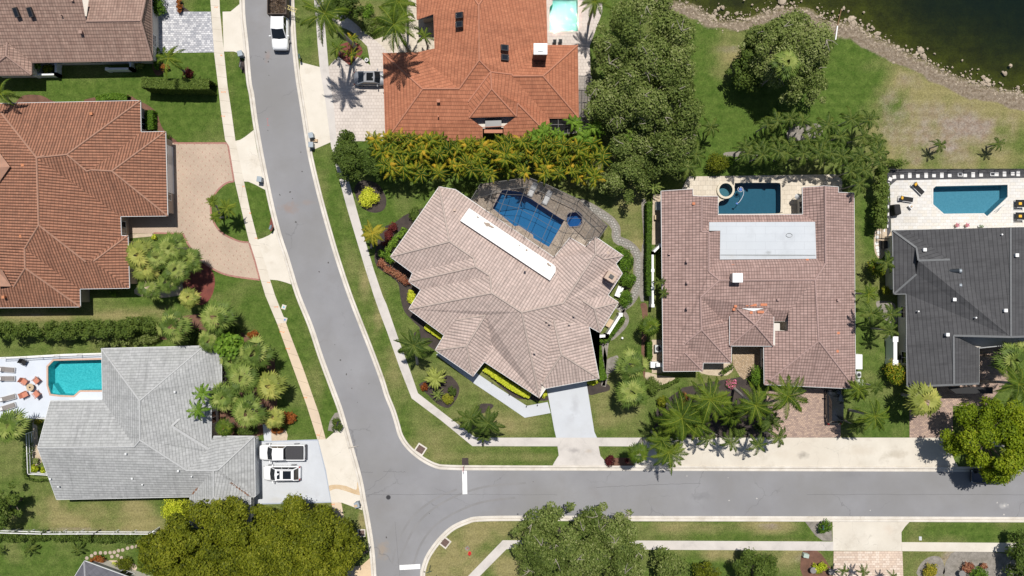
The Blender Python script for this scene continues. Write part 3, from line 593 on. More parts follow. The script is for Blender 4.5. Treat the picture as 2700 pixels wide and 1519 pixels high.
# ================================================================== houses
STUCCO = plain('stucco', (.60,.56,.50), .9, var=.06); STUCCOT = plain('tan_stucco', (.45,.36,.29), .9, var=.06)
WHITE = plain('white_paint', (.78,.78,.77), .5, var=.04); GUTW = plain('white_gutter', (.66,.67,.67), .4, var=.05)
GLASS = glass_mat('window_glass'); DARKM = plain('dark_metal', (.03,.03,.032), .4)
def roof_house(name, label, faces, verts, outline, rmat, capmat, wall, gut=GUTW, z0=3.0, over=.55, caps=True, windows=True, doors=(), gw=.11, holes=()):
    V = {}
    for k,v in verts.items():
        s,z = v; V[k] = W(px(s), z)
    ol = [V[k] for k in outline]; c = sum(ol, Vector())/len(ol); c.z = 0
    h = thing(name, label, 'house', c)
    mb = MB(); idx = {}; keys = list(V)
    for i,k in enumerate(keys): idx[k] = i
    fl = [f.split() for f in faces]
    # one surface, per-face slope uv
    vs = []; fs = []; uvs = []
    for f in fl:
        P3 = [V[k] for k in f]; nrm = Vector((0,0,0))
        for i in range(len(P3)):
            a,b = P3[i],P3[(i+1)%len(P3)]; nrm += Vector(((a.y-b.y)*(a.z+b.z),(a.z-b.z)*(a.x+b.x),(a.x-b.x)*(a.y+b.y)))
        if nrm.z < 0: P3.reverse(); nrm = -nrm
        nrm.normalize()
        u = Vector((0,0,1)).cross(nrm); u = u.normalized() if u.length > 1e-4 else Vector((1,0,0)); w = nrm.cross(u)
        tri = tessellate_polygon([[Vector((p.x,p.y,0)) for p in P3]]); n0 = len(vs)
        vs += [tuple(p-c) for p in P3]; uvs += [(p.dot(u), p.dot(w)) for p in P3]
        for a,b,d in tri:
            cr = (P3[b].x-P3[a].x)*(P3[d].y-P3[a].y)-(P3[b].y-P3[a].y)*(P3[d].x-P3[a].x)
            fs.append((a+n0,b+n0,d+n0) if cr > 0 else (d+n0,b+n0,a+n0))
    me = bpy.data.meshes.new('roof'); me.from_pydata(vs, [], fs); me.update(); ul = me.uv_layers.new(name='UVMap')
    for lp in me.loops: ul.data[lp.index].uv = uvs[lp.vertex_index]
    me.materials.append(rmat); roof = link(bpy.data.objects.new('roof', me), h)
    if caps:
        cnt = {}
        for f in fl:
            for i in range(len(f)):
                e = tuple(sorted((f[i],f[(i+1)%len(f)]))); cnt.setdefault(e, []).append(f)
        cb = MB()
        for e,ff in cnt.items():
            if len(ff) != 2: continue
            a,b = V[e[0]],V[e[1]]
            if a.z < z0+.02 and b.z < z0+.02: continue
            m = (a+b)/2; ok = True
            for f in ff:       # ridge or hip: both neighbours' centres lie below the edge
                cc = sum((V[k] for k in f), Vector())/len(f)
                # height of plane mean against the edge line extended
                d = (b-a); tt = max(0,min(1,((cc-a).xy.dot(d.xy))/(d.xy.length_squared+1e-9))); e_ = a+d*tt
                if cc.z > e_.z-.01: ok = False
            if ok: cb.tube([a-c+Vector((0,0,.0)),b-c+Vector((0,0,.0))], .12, 6)
        if cb.v: cb.build('ridge_cap', capmat, h)
    L = [p-c for p in ol]; L = [Vector((p.x,p.y,0)) for p in L]
    sf = flat('soffit', L, z0-.12, STUCCO, [[W(px(q),z0)-c for q in hh.split()] for hh in holes], kind=None, parent=h)
    sf.data.flip_normals()
    gb = MB(); n = len(L)
    for i in range(n):
        a,b = L[i],L[(i+1)%n]; za,zb = ol[i].z, ol[(i+1)%n].z
        gb.bar(a+Vector((0,0,za-.09)), b+Vector((0,0,zb-.09)), gw, .14)
    gb.build('gutter', gut, h)
    wl_ = inset(L, over); wb = MB(); wb.prism(wl_, -.02, z0-.125, False)
    for hh in holes: wb.prism([W(px(q),z0)-c for q in hh.split()][::-1], -.02, z0-.125, False)
    wb.build('wall', wall, h)
    if windows:
        ar = sum(wl_[i].x*wl_[(i+1)%n].y-wl_[(i+1)%n].x*wl_[i].y for i in range(n)); k = 0
        for i in range(n):
            a,b = wl_[i],wl_[(i+1)%n]; d = b-a; ln = d.length
            if ln < 3.0: continue
            d.normalize(); o_ = Vector((d.y,-d.x,0)) if ar > 0 else Vector((-d.y,d.x,0))
            m = int(ln//4.5) or 1
            for j in range(m):
                q = a+d*(ln*(j+.5)/m)+o_*.03
                if abs((q+c).x)*FPX/CAMH > 1350 or abs((q+c).y)*FPX/CAMH > 760: continue
                rz = math.atan2(d.y,d.x); fr = MB(); w_,h_ = 1.5,1.3
                for (X,Z,bw,bh) in ((0,h_/2,w_+.16,.08),(0,-h_/2,w_+.16,.08),(-w_/2,0,.08,h_-.08),(w_/2,0,.08,h_-.08),(0,0,.05,h_-.08)):
                    fr.box((X,0,Z),(bw,.07,bh))
                f_ = fr.build('window', WHITE, h); f_.location = q+Vector((0,0,1.5)); f_.rotation_euler.z = rz
                pn = MB().box((0,0,0),(w_-.04,.03,h_-.04)).build('pane', GLASS, f_)
    for s,wd,col in doors:      # garage doors: on the wall nearest to the point
        q = W(px(s)); best = None
        for i in range(n):
            a,b = wl_[i]+c,wl_[(i+1)%n]+c; d = (b-a); t_ = max(0,min(1,(q-a).dot(d)/d.length_squared)); r = (a+d*t_-q).length
            if best is None or r < best[0]: best = (r,a+d*t_,d.normalized())
        g = MB(); rz = math.atan2(best[2].y,best[2].x)
        g.box((0,0,1.1),(wd,.16,2.2))
        for k in range(1,4): g.box((0,0,k*.55),(wd+.02,.18,.02))
        g_ = g.build('garage_door', col, h); g_.location = best[1]-c; g_.rotation_euler.z = rz
    return h, c
def onroof(h, c, s, z): return W(px(s), z)-c
def vent(h, c, s, z, m, kind='pipe', sz=.28):
    p = onroof(h,c,s,z); b = MB()
    if kind == 'pipe': b.cyl(p-Vector((0,0,.3)), .07, .6, 10); b.cyl(p+Vector((0,0,.28)), .1, .05, 10)
    else: b.box(p,(sz,sz,.4)); b.box(p+Vector((0,0,.24)),(sz*1.35,sz*1.35,.08))
    return b.build('roof_vent', m, h)
def skylight(h, c, s, z, w, d, rz, tilt, frame, pane, axis='x'):
    p = onroof(h,c,s,z); b = MB()
    for (X,Y,a,e) in ((0,d/2,w+.1,.1),(0,-d/2,w+.1,.1),(-w/2,0,.1,d-.1),(w/2,0,.1,d-.1)): b.box((X,Y,0),(a,e,.28))
    f = b.build('skylight', frame, h); f.location = p; f.rotation_euler = (tilt if axis=='x' else 0, tilt if axis=='y' else 0, rz)
    g = MB().box((0,0,.06),(w-.1,d-.1,.1)); g.build('pane', pane, f); return f

RB_B = roof_mat('brown_clay_roof', (.375,.175,.108), (.29,.135,.085), .35,.40,.72,(.20,.115,.08),.45,cgap=1.15,bumpd=.14,rg_=.5)  # strong groove tone paints in the shading between the barrels
RC_B = plain('brown_ridge_tile', (.37,.205,.14), .85, var=.14, scale=1.5)
RB_A = roof_mat('dusty_brown_roof', (.37,.25,.20), (.275,.175,.14), .34,.40,.75,(.21,.155,.13),.35,cgap=.45,bumpd=.06,rg_=.9,rowgap=.2)
RC_A = plain('dusty_ridge_tile', (.33,.22,.18), .85)
RB_C = roof_mat('terracotta_roof', (.42,.168,.092), (.345,.13,.07), .30,.44,.6,(.30,.115,.065),.4,barrel=False,bumpd=.06,rowgap=.2,cgap=.3,rg_=.9,wscale=.6)
RC_C = plain('terracotta_ridge_tile', (.44,.19,.115), .85)
RB_D = roof_mat('pale_pink_roof', (.54,.425,.38), (.46,.36,.32), .38,.43,.52,(.34,.29,.26),.5,cgap=.9,bumpd=.075,rg_=.5,wscale=1.6)
RC_D = plain('pale_ridge_tile', (.45,.37,.325), .85, var=.14, scale=1.2)
RB_E = roof_mat('mauve_roof', (.40,.275,.245), (.315,.21,.185), .34,.42,.75,(.28,.205,.18),.35,cgap=.55,bumpd=.07,rg_=.9,rowgap=.2)
RC_E = plain('mauve_ridge_tile', (.37,.255,.23), .85)
RB_F = roof_mat('charcoal_roof', (.074,.074,.078), (.060,.060,.064), .9,.46,.7,(.085,.085,.085),.2,barrel=False,bumpd=.02,cgap=0,rough=.8,rowgap=.16,rg_=1.0)
RC_F = plain('charcoal_ridge', (.14,.145,.15), .7)
RB_G = roof_mat('silver_roof', (.385,.39,.39), (.31,.315,.315), .62,.36,.6,(.33,.34,.33),.5,barrel=False,bumpd=.03,cgap=.2,rough=.8,rowgap=.2,rg_=.9,wscale=.5)
RC_G = plain('silver_ridge_tile', (.44,.445,.445), .8)

# ---- A: top left
vA = dict(a=("A-400,600",3),b=("A300,597",3),c=("A1455,577",3),d=("A1345,199",5),e=("A822,205",5),f=("A775,-60",6.4),g=("A-400,-60",6.4),h=("A1440,-260",3),i=("A880,-260",3),
  t1=("A70,405",4.1),t2=("A60,535",4.1),t3=("A300,716",3),t5=("A-175,720",3),t6=("A-170,600",3),w1=("A-400,-400",5),w2=("A860,-400",5))
hA,cA = roof_house('brown_roof_house', 'dusty brown tiled house with a grey cobble driveway in the top left corner', ["a b c d e f g","c h d","h i e d","t3 b t1 t2","t5 t3 t2","t5 t2 t1 t6"], vA,
  ['a','t6','t5','t3','b','c','h','w1'], RB_A, RC_A, STUCCO, caps=True, gut=plain('brown_gutter',(.25,.17,.14),.5))
for s in ("A155,120","A290,118"): skylight(hA,cA,s,5.75,.45,1.0,.17,.3,DARKM,GLASS)
vent(hA,cA,"A778,312",4.6,RC_A,'box',.3); vent(hA,cA,"A592,150",5.4,RC_A); vent(hA,cA,"A700,8",6,RC_A,'box',.22)
# ---- B: left, big brown
vB = dict(nw=("A-60,990",3),ne=("A1340,962",3),g0=("A1345,1262",3),g1=("A1580,1257",3),g2=("F1600,685",3),i1=("F1150,690",3),i2=("F1157,877",3),s0=("F1220,875",3),s1=("F1235,1375",3),s2=("F762,1383",3),s3=("K765,250",3),sw=("K-500,262",3),ww=("F-500,1365",3),
  n1=("F640,100",6.0),m0=("F350,130",6.3),v0=("F430,110",6.25),m1=("F370,775",6.3),q1=("F830,260",5.2),q2=("F1070,258",5.2),v1=("F870,247",5.2),r1=("F235,1000",5.4),r2=("F240,1185",5.3),r3=("F130,1365",4.3),x1=("F860,1119",4.3),x0=("F820,1125",4.3),x2=("F895,1120",4.3),wn=("F-500,-300",3))
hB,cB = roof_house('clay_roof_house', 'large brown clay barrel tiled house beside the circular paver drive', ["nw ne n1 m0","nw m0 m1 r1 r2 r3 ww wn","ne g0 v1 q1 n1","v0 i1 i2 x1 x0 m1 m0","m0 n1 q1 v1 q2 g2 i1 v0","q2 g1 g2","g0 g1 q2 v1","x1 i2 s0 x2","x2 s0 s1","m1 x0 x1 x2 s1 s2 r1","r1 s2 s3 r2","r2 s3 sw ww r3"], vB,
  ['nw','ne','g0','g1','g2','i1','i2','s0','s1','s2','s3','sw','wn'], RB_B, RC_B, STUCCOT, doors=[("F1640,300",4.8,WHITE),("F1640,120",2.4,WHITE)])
for s,z in (("F228,205",5.6),("F212,882",5.4),("K42,157",3.9),("A880,1090",3.8)): vent(hB,cB,s,z,plain('orange_tile_vent',(.5,.2,.09),.7),'box',.26)
d_ = MB().add([W(px("F-20,60"),5.2)-cB, W(px("F-20,222"),5.9)-cB, W(px("F95,216"),5.75)-cB, W(px("F-20,380"),5.2)-cB],[(0,1,2),(1,3,2)]); d_.build('gable', RC_B, hB)
d_ = MB().add([W(px("F-40,1190"),4.6)-cB, W(px("F110,1360"),4.5)-cB, W(px("F20,1200"),5.0)-cB, W(px("F-40,1360"),4.9)-cB],[(0,3,1,2)]); d_.build('gable', RC_B, hB)
# ---- C: terracotta
vC = dict(nw=("C352,-200",3),a1=("C360,187",3),a2=("C520,132",4.0),a3=("C530,465",4.0),a4=("C370,500",3.2),a5=("C35,510",3),sw=("C60,1350",3),s1=("C985,1337",3),s2=("C985,1215",3.65),s3=("C1190,1205",3.7),s4=("C1190,1322",3),s5=("C1650,1322",3),se0=("C1620,1130",3),se=("C1905,1128",3),ne=("C1895,432",3),ne0=("C1605,432",3),n0=("C1590,-200",3),
  m0=("C950,50",6.2),m1=("C955,575",6.2),b1=("C765,847",5.1),b0=("C415,850",5.1),bv=("C460,592",4.1),c1=("C1065,687",5.5),c2=("C1073,850",5.5),c0=("C1270,712",5.0),d0=("C1275,728",5.0),d1=("C1565,727",5.0),dv=("C1430,592",4.2),e1=("C860,1125",4.2),e2=("C1310,1112",4.2),e0=("C848,975",4.75),e3=("C1320,985",4.8),t0=("C780,-200",4.5),t1=("C1110,-200",4.5),s9=("C130,1340",3))
hC,cC = roof_house('terracotta_roof_house', 'bright orange terracotta tiled house with a white topped chimney', ["nw a1 a2 a3 bv b1 m1 m0 t0","m0 t1 n0 ne0 dv c0 c1 m1","t0 m0 t1","a5 a4 a3 bv b1 b0","a5 b0 sw","b0 b1 m1 c1 e0 e1 s2 s1 sw","e0 c1 c2 e1","c2 e2 e1","c1 c0 d0 se0 s5 e3 e2 c2","dv ne0 ne d1 d0 c0","d1 ne se","d0 d1 se se0","e3 s5 s4 s3 e2"], vC,
  ['nw','a1','a2','a3','a4','a5','sw','s1','s2','s3','s4','s5','se0','se','ne','ne0','n0'], RB_C, RC_C, STUCCOT, gut=RC_C, windows=True, gw=.07)
for s,z,t_ in (("C765,148",5.9,.35),("C765,235",5.9,.35),("C1198,458",5.5,-.35),("C1200,550",5.4,-.35)): skylight(hC,cC,s,z,.85,.62,0,-t_,DARKM,GLASS,'y')
vent(hC,cC,"C567,968",4.9,RC_C,'box',.3); vent(hC,cC,"C566,1115",4.3,RC_C)
b = MB(); p0 = W(px("C1540,470"),6.6)-cC; b.box(p0-Vector((0,0,1.6)),(1.55,1.25,3.0)); ch = b.build('chimney', plain('chimney_brown',(.16,.085,.06),.9), hC)
b = MB(); b.box(p0,(1.65,1.35,.25)); b.box(p0+Vector((0,-.05,.2)),(.6,.5,.16)); bevel(b.build('chimney_cap', WHITE, ch),.03)
b = MB(); b.box(onroof(hC,cC,"C1090,1175",3.3),(2.0,1.0,.4)); b.build('skylight', DARKM, hC); 
b = MB(); b.box(onroof(hC,cC,"C1090,1257",3.15),(2.3,.42,.3)); b.build('entry_beam', RC_C, hC)
# ---- D: middle
vD = dict(nw=("H490,163",3),ne=("H622,186",3),w=("H92,735",3),r1=("H575,612",5.3),w1=("H272,868",3),r2=("H770,745",5.3),w2=("H242,940",3),r3=("H790,818",5.6),w3=("H340,1005",3),r4=("H905,892",5.6),w4=("H242,1165",3),r5=("H920,1032",6.2),r6=("H1165,1190",6.2),
  x=("H1505,1115",4.75),n1=("H1430,742",3),n2=("H1560,580",3),n3=("H1690,655",3),n4=("H1765,570",3),y=("H1770,712",4.7),e1=("H1995,727",3),yy=("H1840,755",4.0),e2=("H1935,792",3.0),e3=("H1988,872",3),e4=("H1870,1050",3),e5=("H1957,1110",3),p=("H1760,1160",4.1),pv=("H1665,1095",4.0),e6=("H1805,1355",3),e7=("H1705,1300",3.0),
  e8=("M2000,278",3),e9=("M2100,790",3),g=("M1665,225",4.6),g1=("M1740,562",4.6),e10=("M1590,885",3),gv=("M1555,850",3.15),s=("M1530,975",3),s1=("M1003,630",3),s2=("M1080,472",3),h1=("M895,768",3),h2=("M535,520",3),h3=("M620,377",3),hv=("M740,230",3.9),hr=("M1015,185",4.8),hp=("M835,480",4.3))
hD,cD = roof_house('pale_roof_house', 'pale pink tiled house set at an angle on the corner, long white roof strip', ["nw w r1","nw r1 r2 r3 r4 r5 r6 x n1 ne","w w1 r2 r1","w1 w2 r3 r2","w2 w3 r4 r3","w3 w4 r5 r4","w4 h3 hv hr s2 s1 s r6 r5","h3 h2 hp hr hv","h2 h1 hp","h1 s1 s2 hr hp","r6 s gv g e8 e7 pv e4 e3 e2 e1 yy y x","g g1 gv","gv e10 e9 g1","g g1 e9 e8","pv e4 e5 p","pv p e6 e7","p e5 e6","x n1 n2 n3 n4 y","n4 e1 yy y"], vD,
  ['nw','w','w1','w2','w3','w4','h3','h2','h1','s1','s','e10','e9','e8','e7','e6','e5','e4','e3','e2','e1','n4','n3','n2','n1','ne'], RB_D, RC_D, STUCCO, doors=[("M1850,850",4.8,WHITE)])
fr = MB(); q = [W(px(a),z)-cD for a,z in (("H735,337",4.35),("H1425,800",4.45),("H1442,818",4.45),("H1443,856",4.5),("H1397,930",4.65),("H662,440",4.65))]
vs = q+[v-Vector((0,0,1.0)) for v in q]; n = len(q); fr.add(vs, [tuple(range(n))[::-1]]+[(i,(i+1)%n,(i+1)%n+n,i+n) for i in range(n)])
fo = fr.build('flat_roof', ground_mat('white_membrane',(.78,.775,.76),(.73,.725,.70),.5,12,(.42,.36,.29),.55,.75,.003,grain=.03), hD)
for s_,z in (("H617,355",3.9),("H1195,838",5.4),("M1815,268",4.2),("M1625,262",5.0),("M1597,240",5.1),("M1860,187",4.3),("M1485,540",5),("M1550,835",3.4),("H1870,703",3.6)): vent(hD,cD,s_,z,RC_D if 'M' in s_ else plain('tan_vent',(.5,.38,.3),.7),'box',.2)
b = MB(); p0 = onroof(hD,cD,"H1895,900",5.2); b.box(p0-Vector((0,0,1.0)),(1.25,1.0,1.9),R(-33)); ch = b.build('chimney', plain('chimney_pink',(.42,.30,.25),.9), hD)
b = MB(); b.box(p0+Vector((0,0,.02)),(1.3,1.05,.12),R(-33)); b.build('chimney_cap', plain('chimney_top',(.5,.38,.3),.8), ch)
MB().box(p0+Vector((.05,.03,.17)),(.55,.45,.2),R(-33)).build('flue', DARKM, ch)
for j_,(s_,r_) in enumerate((("H885,470",.22),("H905,482",.16),("H925,492",.12),("H870,462",.12),("H805,410",.09),("H1145,640",.07),("H1205,680",.1),("H1388,800",.17),("H1398,806",.1),("H685,455",.07))):
    p_=W(px(s_),4.52)-cD; fb_=p_.z
    q_=MB(); q_.prism(ellipse(p_,r_*1.5,r_*.8,R(-33),12,wob=.3,seed=j_),4.0,4.42+(.0 if j_ else 0)+.20*((float(s_[1:].split(',')[1])-330)/600)*.5+.075); q_.build('rust_stain', plain('roof_stain',(.36,.28,.22),.9) if 'roof_stain' not in bpy.data.materials else bpy.data.materials['roof_stain'], hD)
# ---- E: mauve
vE = dict(nw=("I520,450",3),a=("I820,430",4.3),b=("I822,495",4.2),c=("I908,500",4.65),d=("I1062,500",3.5),e=("I1062,676",3.2),f=("I1000,748",3.72),f0=("I978,748",3.85),g=("I975,840",4.8),h=("I905,835",4.65),i=("I975,1220",4.9),j=("I1075,1300",4.9),k=("I1990,1298",4.9),fl1=("I1085,828",3.9),fl2=("I1080,1100",3.9),fl3=("I2000,1095",3.9),fl4=("I1990,745",3.72),rw=("I1875,672",3.2),rn=("I1870,415",3.2),rr=("I2087,400",4.65),rm=("I2090,1140",4.7),
  x1=("J400,410",3.9),x2=("J400,462",3.9),x3=("J550,468",3),se=("O565,888",3),rs=("N2025,430",4.95),sw2=("N1505,848",3),sw3=("N1500,485",3),i3=("N1595,478",3.3),i4=("N1595,335",3.3),i5=("N1730,335",3.85),i6=("N1735,150",3.9),i7=("N1700,243",3.0),
  l1=("N1110,238",3),l2=("N1160,240",3),l3=("N1190,480",3),l4=("N1190,640",3),l5=("N920,640",3),l6=("N915,718",3),sw=("N540,722",3),lr=("N895,15",4.75),lr2=("N905,325",4.75),lr3=("N745,455",3.95),lr4=("N745,545",3.95))
hE,cE = roof_house('mauve_roof_house', 'mauve tiled house wrapped round a dark pool, pale grey flat roof in its middle', ["nw a b c h g i j lr lr2 lr3 lr4 sw","c d e f f0 g h","e rw fl4 f0 f","g fl1 fl2 i","i fl2 fl3 rm k j","rn rr rm fl3 fl4 rw","rr x1 x2 x3 se rs k rm","j k i6 i7 l1 lr","lr l1 l2 l3 l4 lr2","lr2 l4 l5 lr3","lr3 l5 l6 lr4","lr4 l6 sw","k rs sw2 sw3 i3 i4 i5 i6","rs se sw2"], vE,
  ['nw','a','b','c','d','e','rw','rn','rr','x1','x2','x3','se','sw2','sw3','i3','l3','l4','l5','l6','sw'], RB_E, RC_E, STUCCO, doors=[("O250,905",4.8,WHITE)], holes=['N1600,248 N1600,333 N1728,333 N1728,248'])
q = [W(px(s_),4.05)-cE for s_ in "I978,746 I1990,743 I2002,1095 I1080,1103 I1084,828 I978,828".split()]
b = MB(); b.prism(q, 3.3, 4.05); b.build('flat_roof', ground_mat('grey_membrane',(.50,.53,.56),(.47,.50,.53),.4,14,(.34,.36,.38),.35,.5,.003,joints=(2.4,0,.95,.5),jw=.02,jcol=(.40,.42,.45),grain=.04,wear=(.44,.465,.485),blobs=[('I1500,1080',120,6,(.36,.38,.38),.6),('I1440,1050',14,6,(.25,.26,.26),.6),('I1100,1090',20,6,(.40,.40,.38),.5)]), hE)
q3 = [W(px(s_),4.062)-cE for s_ in "I1085,1060 I1995,1062".split()]; b = MB(); b.bar(q3[0],q3[1],.06,.01); b.build('membrane_seam', DARKM, hE)
b = MB(); pc = onroof(hE,cE,"I1742,872",4.08); b.tube([pc+Vector((.38*math.cos(t),.24*math.sin(t),0)) for t in np.linspace(0,6.28,25)], .02, 5); b.build('cable_loop', DARKM, hE)
P_ = {k:W(px(s_),z)-cE for k,(s_,z) in dict(w1=("N1175,478",3.45),w2=("N1175,195",3.45),n1=("N1250,128",4.1),n2=("N1530,125",4.1),e2=("N1595,200",3.45),e1=("N1590,480",3.45),ap=("N1415,275",4.85)).items()}
vs=[];fs=[];uvs=[]
for f in ("w1 w2 n1 ap","w1 ap e1","e1 ap n2 e2","n1 n2 ap"):
    PP=[P_[k] for k in f.split()]; nr=(PP[1]-PP[0]).cross(PP[2]-PP[0]).normalized()
    if nr.z<0: PP.reverse(); nr=-nr
    u=Vector((0,0,1)).cross(nr).normalized(); w_=nr.cross(u); fs.append(tuple(range(len(vs),len(vs)+len(PP)))); vs+=[tuple(p) for p in PP]; uvs+=[(p.dot(u),p.dot(w_)) for p in PP]
me=bpy.data.meshes.new('porch_roof'); me.from_pydata(vs,[],fs); ul=me.uv_layers.new(name='UVMap')
for lp in me.loops: ul.data[lp.index].uv=uvs[lp.vertex_index]
me.materials.append(RB_E); pr=link(bpy.data.objects.new('porch_roof',me),hE)
b=MB()
for k in ('w1','e1','n1','n2'): b.tube([P_[k]+Vector((0,0,.03)),P_['ap']+Vector((0,0,.03))],.12,6)
b.build('ridge_cap',RC_E,pr)
b=MB(); b.bar(P_['w1']-Vector((0,0,.08)),P_['e1']-Vector((0,0,.08)),.1,.14); b.bar(P_['w1']-Vector((0,0,.08)),P_['w2']-Vector((0,0,.08)),.1,.14); b.bar(P_['e1']-Vector((0,0,.08)),P_['e2']-Vector((0,0,.08)),.1,.14); b.build('gutter',GUTW,pr)
b=MB(); b.prism([W(px(s_))-cE for s_ in "N1215,455 N1215,250 N1560,250 N1560,455".split()],0,3.35); b.build('porch_wall',STUCCO,hE)
b=MB(); b.add([onroof(hE,cE,s_,z) for s_,z in (("N1290,120",4.2),("N1500,120",4.2),("N1400,147",4.35))],[(2,1,0)]); b.build('roof_patch',GUTW,hE)
ORT = plain('orange_tile',(.55,.20,.10),.8)
b=MB()
for s_,z in (("N1400,88",4.2),("N1500,85",4.2),("N1340,88",4.2),("N1230,100",4.3),("N1215,130",4.1),("I1205,1160",4.35),("I1150,1200",4.5),("I1215,1185",4.45),("I830,568",4.4),("N1165,75",4.1),("I1915,1108",4.1),("O390,530",3.9),("O400,355",3.85),("N1470,155",4.45),("N1380,160",4.4)):
    b.box(onroof(hE,cE,s_,z+.03),(.8 if 'N14' in s_ or 'N15' in s_ else .34,.3,.07))
b.build('replaced_tiles',ORT,hE)
b = MB(); p0 = onroof(hE,cE,"I1248,1278",5.9); b.box(p0-Vector((0,0,.8)),(1.15,1.05,1.6)); ch=b.build('chimney', STUCCO, hE)
bevel(MB().box(p0+Vector((0,0,.05)),(1.25,1.15,.22)).build('chimney_cap', WHITE, ch),.06)
for s_,z in (("I765,1120",4.4),("I768,1322",4.4),("I595,1048",3.4),("O393,40",4.1),("N768,118",4.5),("N1632,35",4.3)): vent(hE,cE,s_,z,RC_E,'box',.22)
# ---- F: charcoal
vF = dict(nw=("J920,825",3),n1=("J1050,822",3.4),n2=("J2045,795",6.7),nx=("J3100,780",3.2),sx=("O3100,360",3.2),m1=("O2050,393",6.7),v=("O1500,380",4.85),w1=("O1505,850",4.85),sw=("O1060,868",3),w2=("J1050,1430",3.05),w3=("J930,1432",3),d3=("J1145,1242",4.1),d2=("J1165,1113",4.8),d1=("J1145,990",4.1),dr=("J1465,1103",4.85),e1=("O1745,500",3.6),e2=("O1745,838",3.6))
hF,cF = roof_house('charcoal_roof_house', 'dark charcoal roofed house with two tube shaped skylights at the right edge', ["n1 n2 m1 v w1 sw w2 w3 d3 d2 dr","nw n1 dr d2 d1","nw d1 d3 w3","n2 nx sx m1","v e1 e2 w1"], vF,
  ['nw','n1','nx','sx','e1','e2','sw','w2','w3'], RB_F, RC_F, STUCCO, gut=plain('grey_gutter',(.35,.36,.37),.5), caps=False)
b = MB()
for a_,c_ in (("nw","d1"),("d1","d2"),("d2","dr"),("d3","w3"),("n2","m1"),("v","m1"),("v","w1"),("w1","e2"),("w1","sw"),("sx","m1")):
    A_,B_ = [W(px(vF[k][0]),vF[k][1]+.03)-cF for k in (a_,c_)]; b.bar(A_,B_,.24,.08)
b.build('ridge_cap', RC_F, hF)
b = MB(); q=[W(px(s_),z)-cF for s_,z in (("J1143,990",4.12),("J1163,1113",4.72),("J1143,1242",4.12),("J1128,1115",3.9))]; b.add(q,[(0,1,2),(0,2,3)]); b.build('gable_window', GLASS, hF)
b = MB(); b.prism([W(px(s_))-cF for s_ in "O1320,846 O1742,846 O1742,905 O1400,905".split()],2.5,2.7); b.build('canopy', RB_F, hF)
TUBE = plain('silver_skylight', (.55,.6,.62), .25, .7)
for s_ in ("J1510,1212","J1510,1350"):
    p0=onroof(hF,cF,s_,5.05); f=MB().tube([p0-Vector((.65,0,.22)),p0+Vector((.65,0,.2))],.27,14).build('skylight',plain('dark_skylight',(.06,.07,.08),.15,.5),hF)
    MB().tube([p0+Vector((.45,0,.16)),p0+Vector((.7,0,.24))],.285,14).build('skylight_hood',TUBE,f)
for s_,z in (("J1217,1010",4.2),("J2095,1062",6.5),("O1500,35",4.9),("O1435,370",4.7),("O1988,140",6.4),("J1950,865",6.2),("O1155,148",3.5),("O1702,208",5.5)): vent(hF,cF,s_,z+.15,WHITE,'box' if z>4.1 and s_ not in ("J1950,865","O1702,208") else 'pipe',.3)
# ---- G: silver
vG = dict(nw=("K970,650",3),ne=("K1950,625",3),e0=("K2115,632",3),e1=("K2115,1040",3),e2=("K2015,1042",3),e3=("P2015,250",3),gv=("P1960,262",3.1),g0=("Q230,115",3),g1=("Q615,115",3),g2=("Q625,690",3),g3=("Q580,692",3),g4=("Q580,985",3),g5=("Q2,985",3),g6=("P1815,692",3),s=("P540,718",3),w=("P360,224",5.2),w0=("K480,1148",3),w1=("K980,1141",3),
  ap=("K1335,1147",5.4),m=("P1338,150",5.4),m2=("P1285,212",5.15),r=("P1785,440",4.55),r1=("Q228,440",4.55),r2=("Q275,434",4.55),st=("Q230,690",4.5),b0=("P1640,15",4.1))
hG,cG = roof_house('silver_roof_house', 'pale silver grey tiled house with two white vehicles on its driveway', ["nw ne ap","nw ap m m2 w1","w0 w1 m2 w","w m2 m r r1 g6 s","ap ne e0 e1 e2 e3 gv r m","r gv g0 g1 r2 r1","r2 g1 g2","r1 r2 g2 g3 g4 st","st g4 g5","r1 st g5 g6"], vG,
  ['nw','ne','e0','e1','e2','e3','g0','g1','g2','g3','g4','g5','g6','s','w','w0','w1'], RB_G, RC_G, STUCCO, doors=[("Q650,300",4.8,WHITE),("Q650,560",2.6,WHITE)])
b = MB(); A_,B_ = W(px("P1640,17"),4.45)-cG,W(px("P2010,246"),3.1)-cG; b.bar(A_,B_,.3,.1); b.bar(A_,W(px("P1720,-60"),4.0)-cG,.25,.1); b.build('ridge_cap', RC_G, hG)
LEAVES = plain('dead_leaves', (.20,.085,.04), .9); b = MB(); rd = random.Random(3)
for a_,c_,za,zc in (("P1995,490","P1835,670",3.9,3.15),("Q375,540","Q570,680",4.0,3.15)):
    A_,B_ = W(px(a_),za)-cG,W(px(c_),zc)-cG
    for k in range(60): p=A_.lerp(B_,rd.random()**.8); b.box(p+Vector((rd.uniform(-.08,.08),rd.uniform(-.08,.08),.1)),(.1,.07,.03),rd.uniform(0,3))
b.build('valley_leaves', LEAVES, hG)
for s_,z,k in (("P1210,278",5,'box'),("P1710,440",4.6,'box'),("P1270,513",4,'box'),("P490,517",3.9,'box'),("P570,590",3.7,'pipe'),("P1370,570",3.8,'pipe'),("P1840,492",4.2,'pipe'),("L228,915",4.3,'box')): vent(hG,cG,s_,z,GUTW,k,.17)
